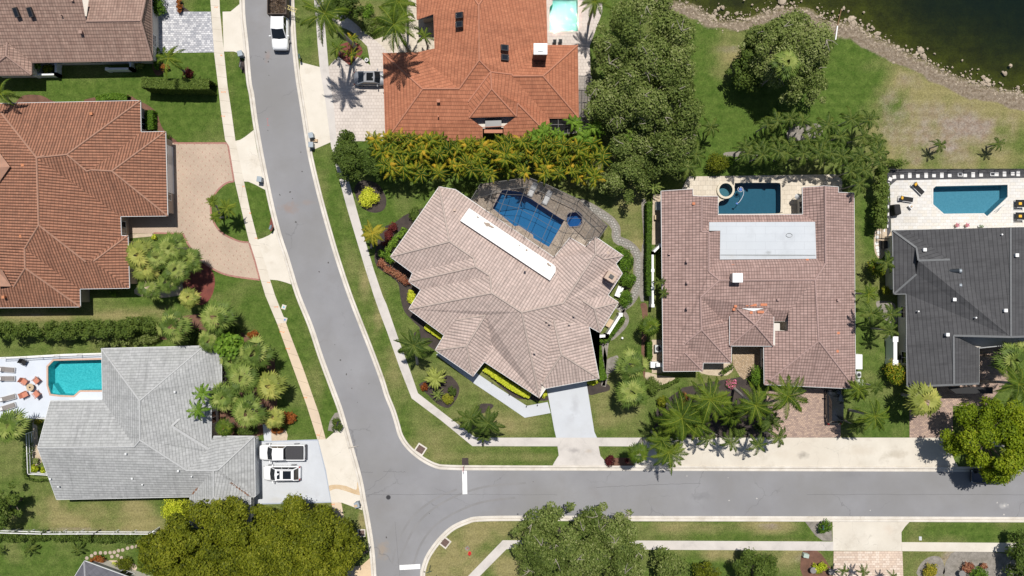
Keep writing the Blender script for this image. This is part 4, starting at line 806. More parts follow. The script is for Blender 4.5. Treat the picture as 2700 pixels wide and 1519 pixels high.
# ---- H: bottom-left corner roof
vH = dict(c=("P805,1306",3),w=("P560,1700",3),r=("P850,2100",6),e=("P1500,1560",3),e2=("P1500,2100",3.2),w2=("P560,2100",3.2))
hH,cH = roof_house('slate_roof_house', 'house with a dark slate blue hip roof, only its corner showing at the bottom edge', ["c w w2 r","c r e2 e"], vH, ['c','w','w2','e2','e'],
  roof_mat('slate_roof',(.115,.115,.135),(.09,.09,.105),.8,.5,.3,barrel=False,bumpd=.01,cgap=0), plain('slate_ridge',(.28,.28,.30),.7), STUCCO)
# ================================================================== plants
OLIVE = leaf_mat('olive_leaves', [(.046,.072,.012),(.100,.142,.028),(.175,.222,.052),(.30,.33,.13)])
DKGRN = leaf_mat('dark_leaves', [(.028,.052,.008),(.058,.095,.015),(.092,.14,.022),(.14,.19,.035)])
BRGRN = leaf_mat('bright_leaves', [(0.037,0.075,0.007),(0.075,0.150,0.013),(0.125,0.225,0.019),(0.200,0.312,0.037)])
YLGRN = leaf_mat('yellowgreen_leaves', [(.056,.074,.005),(.118,.140,.008),(.185,.205,.013),(.28,.28,.028)])
LIME = leaf_mat('lime_leaves', [(.24,.30,.012),(.46,.52,.03),(.62,.64,.05),(.72,.70,.10)])
RUST = leaf_mat('rust_leaves', [(.10,.025,.008),(.26,.07,.015),(.36,.13,.03),(.15,.12,.03)])
WINE = leaf_mat('wine_leaves', [(.05,.008,.010),(.12,.015,.018),(.18,.05,.03),(.10,.03,.015)])
COPPER = leaf_mat('copper_leaves', [(.10,.02,.012),(.28,.09,.05),(.42,.22,.12),(.12,.03,.02)])
PALMG = leaf_mat('palm_fronds', [(.030,.060,.005),(.062,.108,.009),(.11,.165,.015),(.24,.27,.03)], .28, .45)
PALMD = leaf_mat('dark_palm_fronds', [(.024,.048,.006),(.045,.080,.011),(.078,.118,.018),(.15,.18,.035)], .25, .45)
PALMY = leaf_mat('yellow_palm_fronds', [(.10,.12,.012),(.22,.22,.02),(.34,.30,.03),(.45,.34,.03)], .3, .45)
ARECA = leaf_mat('areca_fronds', [(.032,.075,.006),(.085,.15,.010),(.22,.25,.015),(.52,.34,.03)], .3, .45)
FANP = leaf_mat('sabal_fronds', [(.046,.080,.012),(.10,.155,.026),(.19,.25,.050),(.32,.35,.10)], .2, .45)
FANY = leaf_mat('pale_fan_fronds', [(0.103,0.127,0.023),(0.207,0.241,0.046),(0.380,0.380,0.092),(0.575,0.483,0.138)], .22, .45)
SAGO = leaf_mat('cycad_fronds', [(.16,.19,.03),(.26,.30,.06),(.36,.40,.10),(.44,.46,.14)], .25, .5)
BARK = plain('bark', (.19,.155,.125), .95, var=.2, scale=5); PALE = plain('palm_trunk', (.36,.335,.30), .9, var=.2, scale=4)
BONE = plain('pale_branches', (.30,.265,.22), .9)
def qmesh(name, c, t, b, l, w, tint, mat, shape='leaf'):
    """many small leaf faces: centre c, axes t,b, half sizes l,w"""
    n = len(c); v = np.empty((n,4,3)); t_ = t*l[:,None]; b_ = b*w[:,None]
    if shape == 'leaf': v[:,0]=c-t_; v[:,1]=c+b_-t_*.1; v[:,2]=c+t_; v[:,3]=c-b_-t_*.1
    else: v[:,0]=c-t_-b_; v[:,1]=c-t_+b_; v[:,2]=c+t_+b_*.35; v[:,3]=c+t_-b_*.35
    return rawquads(name, v.reshape(-1,3), np.repeat(tint,4), mat)
def rawquads(name, v, tint, mat):
    n = len(v)//4; me = bpy.data.meshes.new(name); me.vertices.add(n*4); me.vertices.foreach_set('co', v.astype(np.float32).ravel())
    me.loops.add(n*4); me.loops.foreach_set('vertex_index', np.arange(n*4,dtype=np.int32)); me.polygons.add(n)
    me.polygons.foreach_set('loop_start', np.arange(0,n*4,4,dtype=np.int32)); me.polygons.foreach_set('loop_total', np.full(n,4,dtype=np.int32))
    me.update(calc_edges=True); a = me.attributes.new('tint','FLOAT','POINT'); a.data.foreach_set('value', np.clip(tint,0,1).astype(np.float32)); me.materials.append(mat); return me
def unit(a): return a/np.maximum(np.linalg.norm(a,axis=-1,keepdims=True),1e-9)
def clumps_mesh(name, cl, leaf, per, mat, seed, flatn=.35, tvar=.22, squash=.75, aspect=.55):
    """cl: rows x,y,z,r,tint"""
    rg = np.random.RandomState(seed); cl = np.array(cl,float); m = len(cl)
    cnt = np.maximum((per*cl[:,3]**2).astype(int),6); i = np.repeat(np.arange(m),cnt); n = len(i)
    d = rg.normal(size=(n,3)); d[:,2] = np.abs(d[:,2])*np.where(rg.rand(n)<.86,1,-1)*1.0; d = unit(d)
    rr = cl[i,3]*(rg.rand(n)**.22)*(1+.10*rg.normal(size=n)); c = cl[i,:3]+d*rr[:,None]*np.array([1,1,squash])
    nr = unit(d*np.array([.8,.8,1.3])+np.array([0,0,.25])+rg.normal(size=(n,3))*.5); t = unit(np.cross(nr, rg.normal(size=(n,3)))); b = np.cross(nr,t)
    s = leaf*(.65+.7*rg.rand(n)); tint = cl[i,4]+tvar*rg.normal(size=n)+.10*d[:,2]*0
    return qmesh(name, c, t, b, s*.62, s*aspect*.62, tint, mat)
def broad_tree(label, center, rx, ry, h, mat, seed, name='shade_tree', leaf=.23, per=330, cr=1.15, trunk=True, group=None, twig=0, hbase=.45, tint=.5, cat='tree', den=1.0, rot=0, rough=.16, base=None):
    """center: world point at mid crown; trunk, limbs and a clumped crown"""
    rd = random.Random(seed); b = Vector((center.x, center.y, 0)) if base is None else base
    t = thing(name, label, cat, b, 0, group); o = center-b
    ncl = int(den*1.9*rx*ry/(cr*cr*.55)); cl = []; ph = [rd.uniform(0,6.28) for _ in range(4)]
    tries = 0
    while len(cl) < ncl and tries < ncl*20:
        tries += 1
        a = rd.uniform(0,6.283); r = math.sqrt(rd.random()); lim = 1+rough*(math.sin(2*a+ph[0])*.5+math.sin(3*a+ph[1])*.8+math.sin(5*a+ph[2])*.6+.5*math.sin(8*a+ph[3]))
        if r > .97: r = .97
        ca,sa = math.cos(a)*r*lim*rx, math.sin(a)*r*lim*ry
        x = ca*math.cos(rot)-sa*math.sin(rot); y = ca*math.sin(rot)+sa*math.cos(rot)
        zt = hbase*h + (h*(1-hbase)-cr*.5)*math.sqrt(max(0,1-(r)**2.4))*(.80+.26*math.sin(x*.9+ph[1])*math.cos(y*.8+ph[2])) 
        z = zt*rd.uniform(.86,1.03) if rd.random() < .8 else zt*rd.uniform(.6,.85)
        q = cr*rd.choice((.42,.6,.8,1.0,1.3)); x *= max(.3,1-q*.5/max(rx,.1)); y *= max(.3,1-q*.5/max(ry,.1))
        cl.append((o.x+x, o.y+y, z, q, tint+rd.uniform(-.15,.15)+.16*math.sin(x*.55+ph[0])*math.cos(y*.6+ph[3])))
    me = clumps_mesh('crown', cl, leaf, per, mat, seed); link(bpy.data.objects.new('crown', me), t)
    if trunk:
        mb = MB(); tr = .035*h+.05; fork = Vector((o.x*.2,o.y*.2,h*.34)); mb.tube([(0,0,-.05),(0.03,.02,h*.15),fork],[tr*1.25,tr,tr*.8],9)
        tops = sorted(cl, key=lambda q: rd.random())[:max(5,min(16,len(cl)//4))]
        for q in tops:
            e = Vector(q[:3])-Vector((0,0,q[3]*.3)); mid = fork.lerp(e,.5)+Vector((rd.uniform(-.3,.3),rd.uniform(-.3,.3),-h*.05)); mb.tube([fork*.95,mid,e],[tr*.5,tr*.28,tr*.08],6)
        mb.build('trunk', BARK, t, True)
    if twig:
        mb = MB(); ps = rd.sample(cl, min(twig,len(cl)))
        for q in ps:
            p = Vector(q[:3])+Vector((0,0,q[3]*.72)); a = rd.uniform(0,6.28)
            for k in range(rd.randint(1,3)):
                e = p+Vector((math.cos(a),math.sin(a),0))*rd.uniform(.5,1.5)+Vector((0,0,rd.uniform(.0,.3))); mb.tube([p,p.lerp(e,.5)+Vector((rd.uniform(-.15,.15),rd.uniform(-.15,.15),.1)),e],[.05,.035,.015],5); a += rd.uniform(.5,1.2)
        mb.build('bare_twigs', BONE, t)
    return t
def shrub(label, s, rpx, h, mat, seed, rypx=None, rot=0, leaf=.16, per=260, name='shrub', cat='shrub', group=None, z=None, tint=.5, cr=None):
    """rounded shrub; s survey point of its middle; radii in survey pixels"""
    p = px(s) if isinstance(s,str) else s; zz = h*.6 if z is None else z; c = W(p,zz); k = (CAMH-zz)/FPX; rx = rpx*k*1.12; ry = (rypx or rpx)*k*1.12
    rd = random.Random(seed); q = cr or max(.22,min(rx,ry)*.5); cl = []
    n = max(5,int(2.2*rx*ry/(q*q*.5)))
    for i in range(n):
        a = rd.uniform(0,6.28); r = math.sqrt(rd.random())*.92; x,y = r*math.cos(a)*max(rx-q*.6,.05), r*math.sin(a)*max(ry-q*.6,.05)
        zt = (h-q*.7)*(math.sqrt(max(.05,1-r**2.2))*.55+.45); cl.append((x*math.cos(rot)-y*math.sin(rot), x*math.sin(rot)+y*math.cos(rot), max(zt,.1)*rd.uniform(.85,1.05), q*rd.uniform(.75,1.1), tint+rd.uniform(-.12,.12)))
    t = thing(name, label, cat, (c.x,c.y,0), 0, group)
    link(bpy.data.objects.new('foliage', clumps_mesh('foliage', cl, leaf, per, mat, seed)), t)
    mb = MB()
    for i in range(3):
        a = i*2.1+seed; mb.tube([(0,0,-.02),(math.cos(a)*rx*.3,math.sin(a)*ry*.3,h*.55)],[.04,.02],5)
    mb.build('stem', BARK, t); return t
def hedge(label, line, wpx, h, mat, seed, leaf=.17, per=240, cat='hedge', name='hedge', z=None, group=None, tint=.5, wob=.1, box=.75):
    zz = h*.7 if z is None else z; L = crom([W(px(q) if isinstance(q,str) else q, zz) for q in line],5); w = wpx*(CAMH-zz)/FPX; rd = random.Random(seed)
    tot = sum((L[i+1]-L[i]).length for i in range(len(L)-1)); q0 = min(.5,w*.32)+.06; n = int(tot*w/(q0*q0)*1.3)+6; cl = []; c0 = L[len(L)//2]; acc = []
    for i in range(len(L)-1): acc.append((L[i],L[i+1],(L[i+1]-L[i]).length))
    for k in range(n):
        d = rd.random()*tot
        for a,b,l in acc:
            if d <= l: break
            d -= l
        dr = (b-a).normalized(); p = a+dr*d+Vector((-dr.y,dr.x,0))*rd.uniform(-.5,.5)*max(w-q0,.05)
        zt = (h-q0*.7)*rd.uniform(1-wob,1+wob) if rd.random()<.8 else h*rd.uniform(.3,.7)
        cl.append((p.x-c0.x,p.y-c0.y,max(.08,zt),q0*rd.uniform(.8,1.15),tint+rd.uniform(-.13,.13)))
    t = thing(name, label, cat, (c0.x,c0.y,0), 0, group)
    if wob <= .061:
        rg = np.random.RandomState(seed); M_ = int(tot*(w+1.6*h)*900*(.2/leaf)**2*.35); A0 = np.array([[a.x-c0.x,a.y-c0.y] for a,b,l in acc]); A1 = np.array([[b.x-c0.x,b.y-c0.y] for a,b,l in acc]); LL = np.array([l for a,b,l in acc]); i = rg.choice(len(acc),M_,p=LL/LL.sum())
        f = rg.rand(M_)[:,None]; P2 = A0[i]*(1-f)+A1[i]*f; D2 = unit(A1[i]-A0[i]); N2 = np.stack([-D2[:,1],D2[:,0]],1); side = rg.rand(M_) < (1.3*h/(w+1.3*h)); sg_ = np.sign(rg.rand(M_)-.5)
        o_ = np.where(side, sg_*(w/2-.04+.05*rg.normal(size=M_)), (rg.rand(M_)-.5)*w*.97); hz = np.where(side, h*rg.rand(M_)*.97, h-.03+.05*rg.normal(size=M_)+.06*(fbm(P2[:,0],P2[:,1],.7,seed)-.5)*2)
        C3 = np.concatenate([P2+N2*o_[:,None], hz[:,None]],1); nn_ = np.concatenate([N2*np.where(side,sg_,0)[:,None], np.where(side,.25,1.)[:,None]],1); nn_ = unit(nn_+rg.normal(size=(M_,3))*.4); tt_ = unit(np.cross(nn_,rg.normal(size=(M_,3)))); sz = leaf*.6*(.6+.8*rg.rand(M_))
        me = qmesh('foliage', C3, tt_, np.cross(nn_,tt_), sz, sz*.6, tint+.2*rg.normal(size=M_), mat)
    else: me = clumps_mesh('foliage', cl, leaf, per, mat, seed)
    link(bpy.data.objects.new('foliage', me), t)
    mb = MB()
    for k in range(0,len(L),3): mb.tube([(L[k].x-c0.x,L[k].y-c0.y,-.02),(L[k].x-c0.x,L[k].y-c0.y,h*.6)],.04,5)
    mb.build('stem', BARK, t); return t
# ---- palm crowns (made once per variant, shared by copies)
def feather_crown(seed, nf=15, L=2.6, droop=.9, lw=.055, ll=.75, mat=PALMG, up=.55, nl=26, tint=.45, plume=1.0, shaft=True):
    rg = np.random.RandomState(seed); V=[];T=[]
    for f in range(nf):
        az = f*2.39996+rg.uniform(-.25,.25); lay = f/nf; el = up*(1.25-lay*1.15)+rg.uniform(-.1,.1); Lf = L*(.82+.26*rg.rand())*(.72+.28*min(1,lay*1.8))
        tt = tint+rg.uniform(-.28,.3)*(1.3 if mat is ARECA else 1); dirh = np.array([math.cos(az),math.sin(az),0.]); side = np.array([-dirh[1],dirh[0],0.]); twist = rg.uniform(-.35,.35); curl=rg.uniform(-.25,.25)
        s = np.linspace(0,1,nl+1); ang = el - s**1.4*droop*(1.1+.5*rg.rand()); ds = Lf/nl
        x = np.concatenate([[0],np.cumsum(np.cos(ang[:-1])*ds)]); z = np.concatenate([[0],np.cumsum(np.sin(ang[:-1])*ds)])
        P = dirh*x[:,None]+side*(curl*x*x/Lf)[:,None]; P[:,2] = z
        for i in range(nl):                                  # rachis
            w = .035*(1-.8*s[i])+.008; V += [P[i]-side*w,P[i]+side*w,P[i+1]+side*w*.8,P[i+1]-side*w*.8]; T += [.95]*4
        for sg in (-1,1):
            for i in range(2,nl+1):
                k = s[i]; l = ll*math.sin(min(1,(.12+k*.95))*math.pi)**.55*(.8+.4*rg.rand()); l = max(l,.12)
                tg = np.array([dirh[0]*math.cos(ang[i]),dirh[1]*math.cos(ang[i]),math.sin(ang[i])])
                d = unit(side*sg*(.9)+tg*(.35+.75*k)+np.array([0,0,-.35+twist*sg+plume*rg.uniform(-.28,.28)])); a = P[i]; m_ = a+d*l*.5; e = a+d*l+np.array([0,0,-.22*l])
                wv = unit(np.cross(d,np.array([0,0,1.])+rg.normal(size=3)*.3))*lw
                V += [a-wv*.6,a+wv*.6,m_+wv,m_-wv, m_-wv,m_+wv,e+wv*.15,e-wv*.15]; T += [tt+rg.uniform(-.12,.12)]*8
    return rawquads('palm_crown', np.array(V), np.array(T), mat)
def fan_crown(seed, nf=21, pet=1.0, R_=1.0, seg=11, mat=FANP, tint=.50, low=-.6, w=.062):
    rg = np.random.RandomState(seed); V=[];T=[]
    for f in range(nf):
        az = f*2.39996+rg.uniform(-.2,.2); el = 1.25-(f/nf)**.8*(1.25-low)+rg.uniform(-.12,.12); d = np.array([math.cos(az)*math.cos(el),math.sin(az)*math.cos(el),math.sin(el)]); side = np.array([-math.sin(az),math.cos(az),0.])
        pl = pet*(.8+.4*rg.rand()); hub = d*pl*(.45+.55*min(1,f/nf*2.2)); el = el-.75 if el > .2 else el-.35*(el+.6); d = np.array([math.cos(az)*math.cos(el),math.sin(az)*math.cos(el),math.sin(el)]); nrm = np.cross(d,side); tt = tint+rg.uniform(-.36,.36); wv = side*.02
        V += [-wv,wv,hub+wv,hub-wv]; T += [.9]*4
        fold = rg.uniform(.1,.5)
        for k in range(seg):
            a = (k/(seg-1)-.5)*2*1.55; l = R_*(.8+.35*rg.rand())*(1-.22*abs(a)/1.55); q = unit(d*math.cos(a)+side*math.sin(a)+nrm*(fold*abs(math.sin(a))*.8+rg.uniform(-.06,.06)))
            wv2 = unit(np.cross(q,nrm))*w*(l); m_ = hub+q*l*.6; e = hub+q*l+np.array([0,0,-.20*l])
            V += [hub-wv2*.15,hub+wv2*.15,m_+wv2*1.35,m_-wv2*1.35, m_-wv2*1.35,m_+wv2*1.35,e+wv2*.2,e-wv2*.2]; T += [tt+rg.uniform(-.1,.1)]*8
    return rawquads('fan_crown', np.array(V), np.array(T), mat)
CR = {}
def crown(kind, i):
    k = (kind,i)
    if k not in CR:
        s = 100*len(CR)+7
        CR[k] = {'royal':lambda: feather_crown(s,18,3.2,1.1,.030,.58,PALMG,.7,38,.38),
          'coco':lambda: feather_crown(s,18,3.2,1.15,.027,.50,PALMG,.7,40,.34),
          'dark':lambda: feather_crown(s,13,2.6,1.0,.036,.50,PALMD,.6,32,.5),
          'slim':lambda: feather_crown(s,8,1.65,1.5,.036,.30,PALMD,.75,18,.55),
          'mid':lambda: feather_crown(s,9,2.1,1.2,.04,.38,PALMG,.7,20,.42),
          'date':lambda: feather_crown(s,22,1.5,.8,.03,.32,PALMG,.8,20,.6),
          'yellow':lambda: feather_crown(s,12,2.1,.9,.05,.42,PALMY,.5,22,.5),
          'cycad':lambda: feather_crown(s,26,1.75,1.0,.06,.26,SAGO,.75,30,.5,plume=.15),
          'areca':lambda: feather_crown(s,9+(i%3),1.8+.2*(i%3),1.5,.045,.34,ARECA,1.0,16,(.25,.55,.38,.68,.15)[i%5]),
          'arecag':lambda: feather_crown(s,9,2.2,1.4,.055,.40,BRGRN,.9,18,.6),
          'sabal':lambda: fan_crown(s), 'sabaly':lambda: fan_crown(s,19,1.0,1.05,10,FANY,.45,-.5,.075),
          'fandark':lambda: fan_crown(s,18,.8,1.0,11,PALMG,.35,-.4), 'spiky':lambda: feather_crown(s,26,1.2,.25,.05,.12,FANP,1.1,8,.4)}[kind]()
    return CR[k]
def palm(label, s, h, kind, scale=1.0, base=None, group=None, i=0, rz=None, trunk=.14, name='palm_tree', cat='palm tree', tilt=0.0, seed=0):
    """s: survey pixel of the crown's heart, h metres above the ground; base: survey pixel of the foot"""
    p = px(s) if isinstance(s,str) else s; c = W(p,h); b = W(px(base) if isinstance(base,str) else base) if base else Vector((c.x,c.y,0))
    t = thing(name, label, cat, b, 0, group); o = c-b
    k = link(bpy.data.objects.new('fronds', crown(kind,i)), t); k.location = o; k.scale = (scale,)*3; k.rotation_euler = (tilt,tilt*.5,rz if rz is not None else (p[0]*.37+p[1]*.61)%6.28)
    if trunk and h > .6:
        mb = MB(); m_ = Vector((o.x*.62,o.y*.62,h*.5)); mb.tube([(0,0,-.05),(o.x*.08,o.y*.08,h*.06),m_,o-Vector((0,0,.1))],[trunk*1.5,trunk*1.15,trunk,trunk*.8],9)
        mb.build('trunk', PALE, t, True)
        if kind in ('royal','coco'): MB().tube([o*0.93+Vector((0,0,0)),o-Vector((0,0,.0))],[trunk*.85,trunk*.6],8).build('crown_shaft', plain('crown_shaft',(.16,.25,.06),.5) if 'crown_shaft' not in bpy.data.materials else bpy.data.materials['crown_shaft'], t, True)
    return t
def areca_clump(label, s, h, n, rpx, group, seed, kind='areca', name='areca_palm', cat='palm shrub', scale=.8):
    """several thin stems from one root, each with its own crown: one plant"""
    rd = random.Random(seed); p = px(s) if isinstance(s,str) else s; c = W(p,h*.85); b = Vector((c.x,c.y,0)); t = thing(name,label,cat,b,0,group); st = MB(); r = rpx*(CAMH-h)/FPX
    for j in range(n):
        a = j*2.4+rd.random(); rr = r*math.sqrt((j+.5)/n); q = Vector((rr*math.cos(a),rr*math.sin(a),h*rd.uniform(.72,1.02)))
        k = link(bpy.data.objects.new('fronds', crown(kind,(j*2+seed*3+seed//4)%(5 if kind=='areca' else 3))), t); k.location = q; k.scale = (scale*rd.uniform(.65,1.25),)*3; k.rotation_euler = (rd.uniform(-.15,.15),rd.uniform(-.15,.15),rd.uniform(0,6.28))
        st.tube([(q.x*.3,q.y*.3,-.02),(q.x*.8,q.y*.8,q.z*.6),q],[.06,.045,.04],6)
    st.build('stems', PALE, t); return t

# ---- big trees
def WT(s, z): return W(px(s), z)
broad_tree('broad dark olive tree at the shore, northern of the pair east of the terracotta house', WT("D760,430",7), 6.2, 6.8, 10.5, OLIVE, 11, twig=26, tint=.55, leaf=.23, cr=1.2)
broad_tree('broad dark olive tree south of its twin beside the tiled pool terrace', WT("D780,900",7), 6.6, 6.0, 10, OLIVE, 12, twig=26, tint=.52, leaf=.23, cr=1.2)
broad_tree('shaded olive tree behind the screened pool, touching the areca row', WT("D900,1330",5.5), 5.0, 3.4, 7.5, OLIVE, 13, twig=10, tint=.48)
broad_tree('small grey green tree standing at the edge of the lawn east of the screened pool', WT("H1900,130",4), 1.6, 1.7, 5, OLIVE, 14, tint=.6, cr=.7)
broad_tree('olive tree over the narrow yard north west of the mauve house', WT("I250,260",4.5), 2.5, 3.3, 6, OLIVE, 15, tint=.45, cr=.9)
broad_tree('dark tree in the corner north of the mauve house pool terrace', WT("I600,130",5), 2.9, 2.6, 6.5, OLIVE, 16, tint=.4, cr=.9)
broad_tree('round spreading tree on the lake lawn with a deep shadow below it', WT("E-40,520",6), 5.2, 5.6, 9.5, OLIVE, 17, twig=10, tint=.68, leaf=.23, cr=1.1)
broad_tree('darker low tree joined to the western side of the round lake lawn tree', WT("D1730,620",4), 2.2, 3.0, 5.5, DKGRN, 18, tint=.6, cr=.9)
broad_tree('huge mustard green tree filling the bottom left beside the street', W((560,1460),7), 8.6, 6.0, 10, YLGRN, 21, leaf=.24, cr=1.15, per=330, tint=.40, den=2.0, base=W((560,1470)), rough=.07)
broad_tree('tall mustard green tree overhanging the west sidewalk at the bottom of the photo', W((775,1475),7), 7.0, 6.8, 10, YLGRN, 22, leaf=.24, cr=1.15, per=330, tint=.46, den=2.0, rough=.07)
broad_tree('dense olive oak with bare twigs between the road and the south sidewalk', W((1480,1440),6), 6.4, 5.0, 9, OLIVE, 23, leaf=.23, cr=1.1, twig=24, tint=.45, rough=.12)
broad_tree('olive oak at the bottom edge with pale dead limbs showing', W((1600,1465),6), 5.2, 5.6, 8.5, OLIVE, 24, leaf=.23, cr=1.1, twig=22, tint=.56, rough=.14)
broad_tree('bright yellow green street tree over the parked car on the right', W((2640,1165),6.5), 5.3, 5.0, 9.5, leaf_mat('mustard_leaves',[(.075,.12,.004),(.14,.20,.007),(.21,.27,.010),(.30,.33,.02)]), 25, leaf=.23, cr=1.0, per=330, tint=.45, den=1.2, rough=.12)
broad_tree('rounded dark green tree between sidewalk and areca row, corner lot', WT("G1510,150",3.2), 2.05, 2.5, 5, DKGRN, 26, cr=.75, leaf=.2, per=420, tint=.45)
broad_tree('dark green tree at the west end of the yellow areca row', WT("G1760,170",3.2), 1.5, 2.6, 4.5, DKGRN, 27, cr=.75, leaf=.2, per=420, tint=.4)
broad_tree('small rounded tree in the grass verge north of the corner lot', WT("B1080,1310",3), 1.3, 1.0, 4, DKGRN, 28, cr=.6, leaf=.2, per=420, tint=.55)
broad_tree('dark bush tree left of the pair on the south lawn', W((1765,1500),3.0), 2.2, 2.4, 4.5, OLIVE, 29, cr=.8, tint=.5)
broad_tree('dark spiky looking tree standing on the bare patch of the south lawn', WT("S1420,1400",3.0), 2.9, 2.6, 5, DKGRN, 30, cr=.8, tint=.6, leaf=.22)
broad_tree('ochre green bush tree in the middle of the south lawn', WT("S960,1420",2), 1.7, 1.6, 3, YLGRN, 31, cr=.6, leaf=.2, per=260, tint=.25)
broad_tree('half seen dark tree at the left edge above the hedge', WT("P40,780",3), 1.9, 3.2, 5, DKGRN, 32, cr=.8, tint=.6)
broad_tree('dark tree cut by the right edge below the sidewalk', WT("T2174,1300",3), 1.6, 3.2, 4.5, DKGRN, 33, cr=.8, tint=.4)
broad_tree('dark green tree cut by the top edge beside the tall palm', WT("B1130,30",4), 2.4, 1.8, 6, DKGRN, 34, cr=.8, tint=.5)
# ---- hedges
hedge('long rough hedge between the clay roof house and the silver roof house', ["K-60,480","K400,480","K800,470","K1200,445","K1500,430"], 46, 3.0, DKGRN, 41, leaf=.2, per=320, tint=.68, wob=.22)
hedge('low mixed scrub at the foot of the silver roof house wall', ["K960,610","K1200,570","K1500,540"], 26, 1.4, OLIVE, 42, tint=.6)
hedge('clipped square hedge casting a long shadow on the northern lawn', ["A1380,800","A1600,815","A2020,820"], 27, 2.6, DKGRN, 43, tint=.75, wob=.05)
hedge('clipped bright hedge in the mulch bed above the clay roof house', ["A930,955","A1080,925","A1220,940"], 16, 1.0, BRGRN, 44, tint=.5, wob=.05)
hedge('narrow clipped hedge beside the wall of the clay roof house', ["A1437,1060","A1437,1240"], 19, 1.2, BRGRN, 45, tint=.35, wob=.05)
hedge('lime green hedge along the west corner of the pale house', ["H210,510","H60,690"], 17, 1.0, BRGRN, 46, tint=.75)
hedge('bushy bright green hedge at the tip of the pale house west corner', ["H20,690","H120,790"], 22, 1.2, BRGRN, 47, tint=.5)
hedge('yellow clipped hedge under the south west eave of the pale house', ["M1010,690","M1150,790","M1300,890","M1440,955"], 16, .8, LIME, 48, wob=.06)
hedge('yellow low hedge in the dark bed west of the garage wing', ["M440,290","M520,345","M600,400"], 12, .7, LIME, 49, wob=.06)
hedge('narrow clipped hedge east of the pale house driveway corner', ["M2080,480","M2100,640","M2140,800"], 20, 1.1, BRGRN, 50, tint=.4, wob=.05)
hedge('tall clipped hedge walling the mauve house yard on the west', ["I400,560","I400,900","I395,1200","I400,1449"], 12, 1.7, BRGRN, 51, tint=.15, wob=.04)
hedge('short clipped hedge by the mauve house gate', ["N405,440","N405,600"], 12, 1.4, BRGRN, 52, tint=.2, wob=.04)
hedge('clipped hedge outside the white terrace wall of the pale house', ["H1740,1430","H1870,1400","H1990,1230"], 15, 1.2, BRGRN, 53, tint=.35)
hedge('tall glossy hedge west of the white pool terrace', ["J790,230","J800,500","J790,790"], 30, 3.0, DKGRN, 54, tint=.85, leaf=.22)
hedge('low glossy hedge north of the white pool terrace corner', ["J870,185","J1030,180"], 18, 1.6, DKGRN, 55, tint=.7)
hedge('vine covered hedge with a white rail along the bottom left lawn', ["P-60,1080","P400,1075","P900,1085","P1400,1085"], 24, 1.3, DKGRN, 56, tint=.6, wob=.15)
hedge('red leaved croton row in the dark bed', ["G1960,780","G1900,860","G1860,960"], 20, 1.0, WINE, 57, tint=.4)
hedge('copper leaved croton row edging the dark bed', ["G1800,1110","G1900,1200","G2030,1280","H240,950"], 19, .8, COPPER, 58, tint=.5)
hedge('low green hedge inside the white fence of the silver roof house', ["P285,180","P290,440"], 12, .9, DKGRN, 59, tint=.6)
hedge('dark low hedge strip at the foot of the white fence corner', ["P240,200","P250,500","P460,530"], 7, .7, DKGRN, 60, tint=.5)
hedge('small dark hedge at the porch of the mauve house', ["N1090,740","N1200,670"], 12, .8, DKGRN, 61, tint=.6)
hedge('dark low hedge along the path west of the mauve house entrance', ["N530,870","N690,800"], 10, .7, DKGRN, 62, tint=.6)
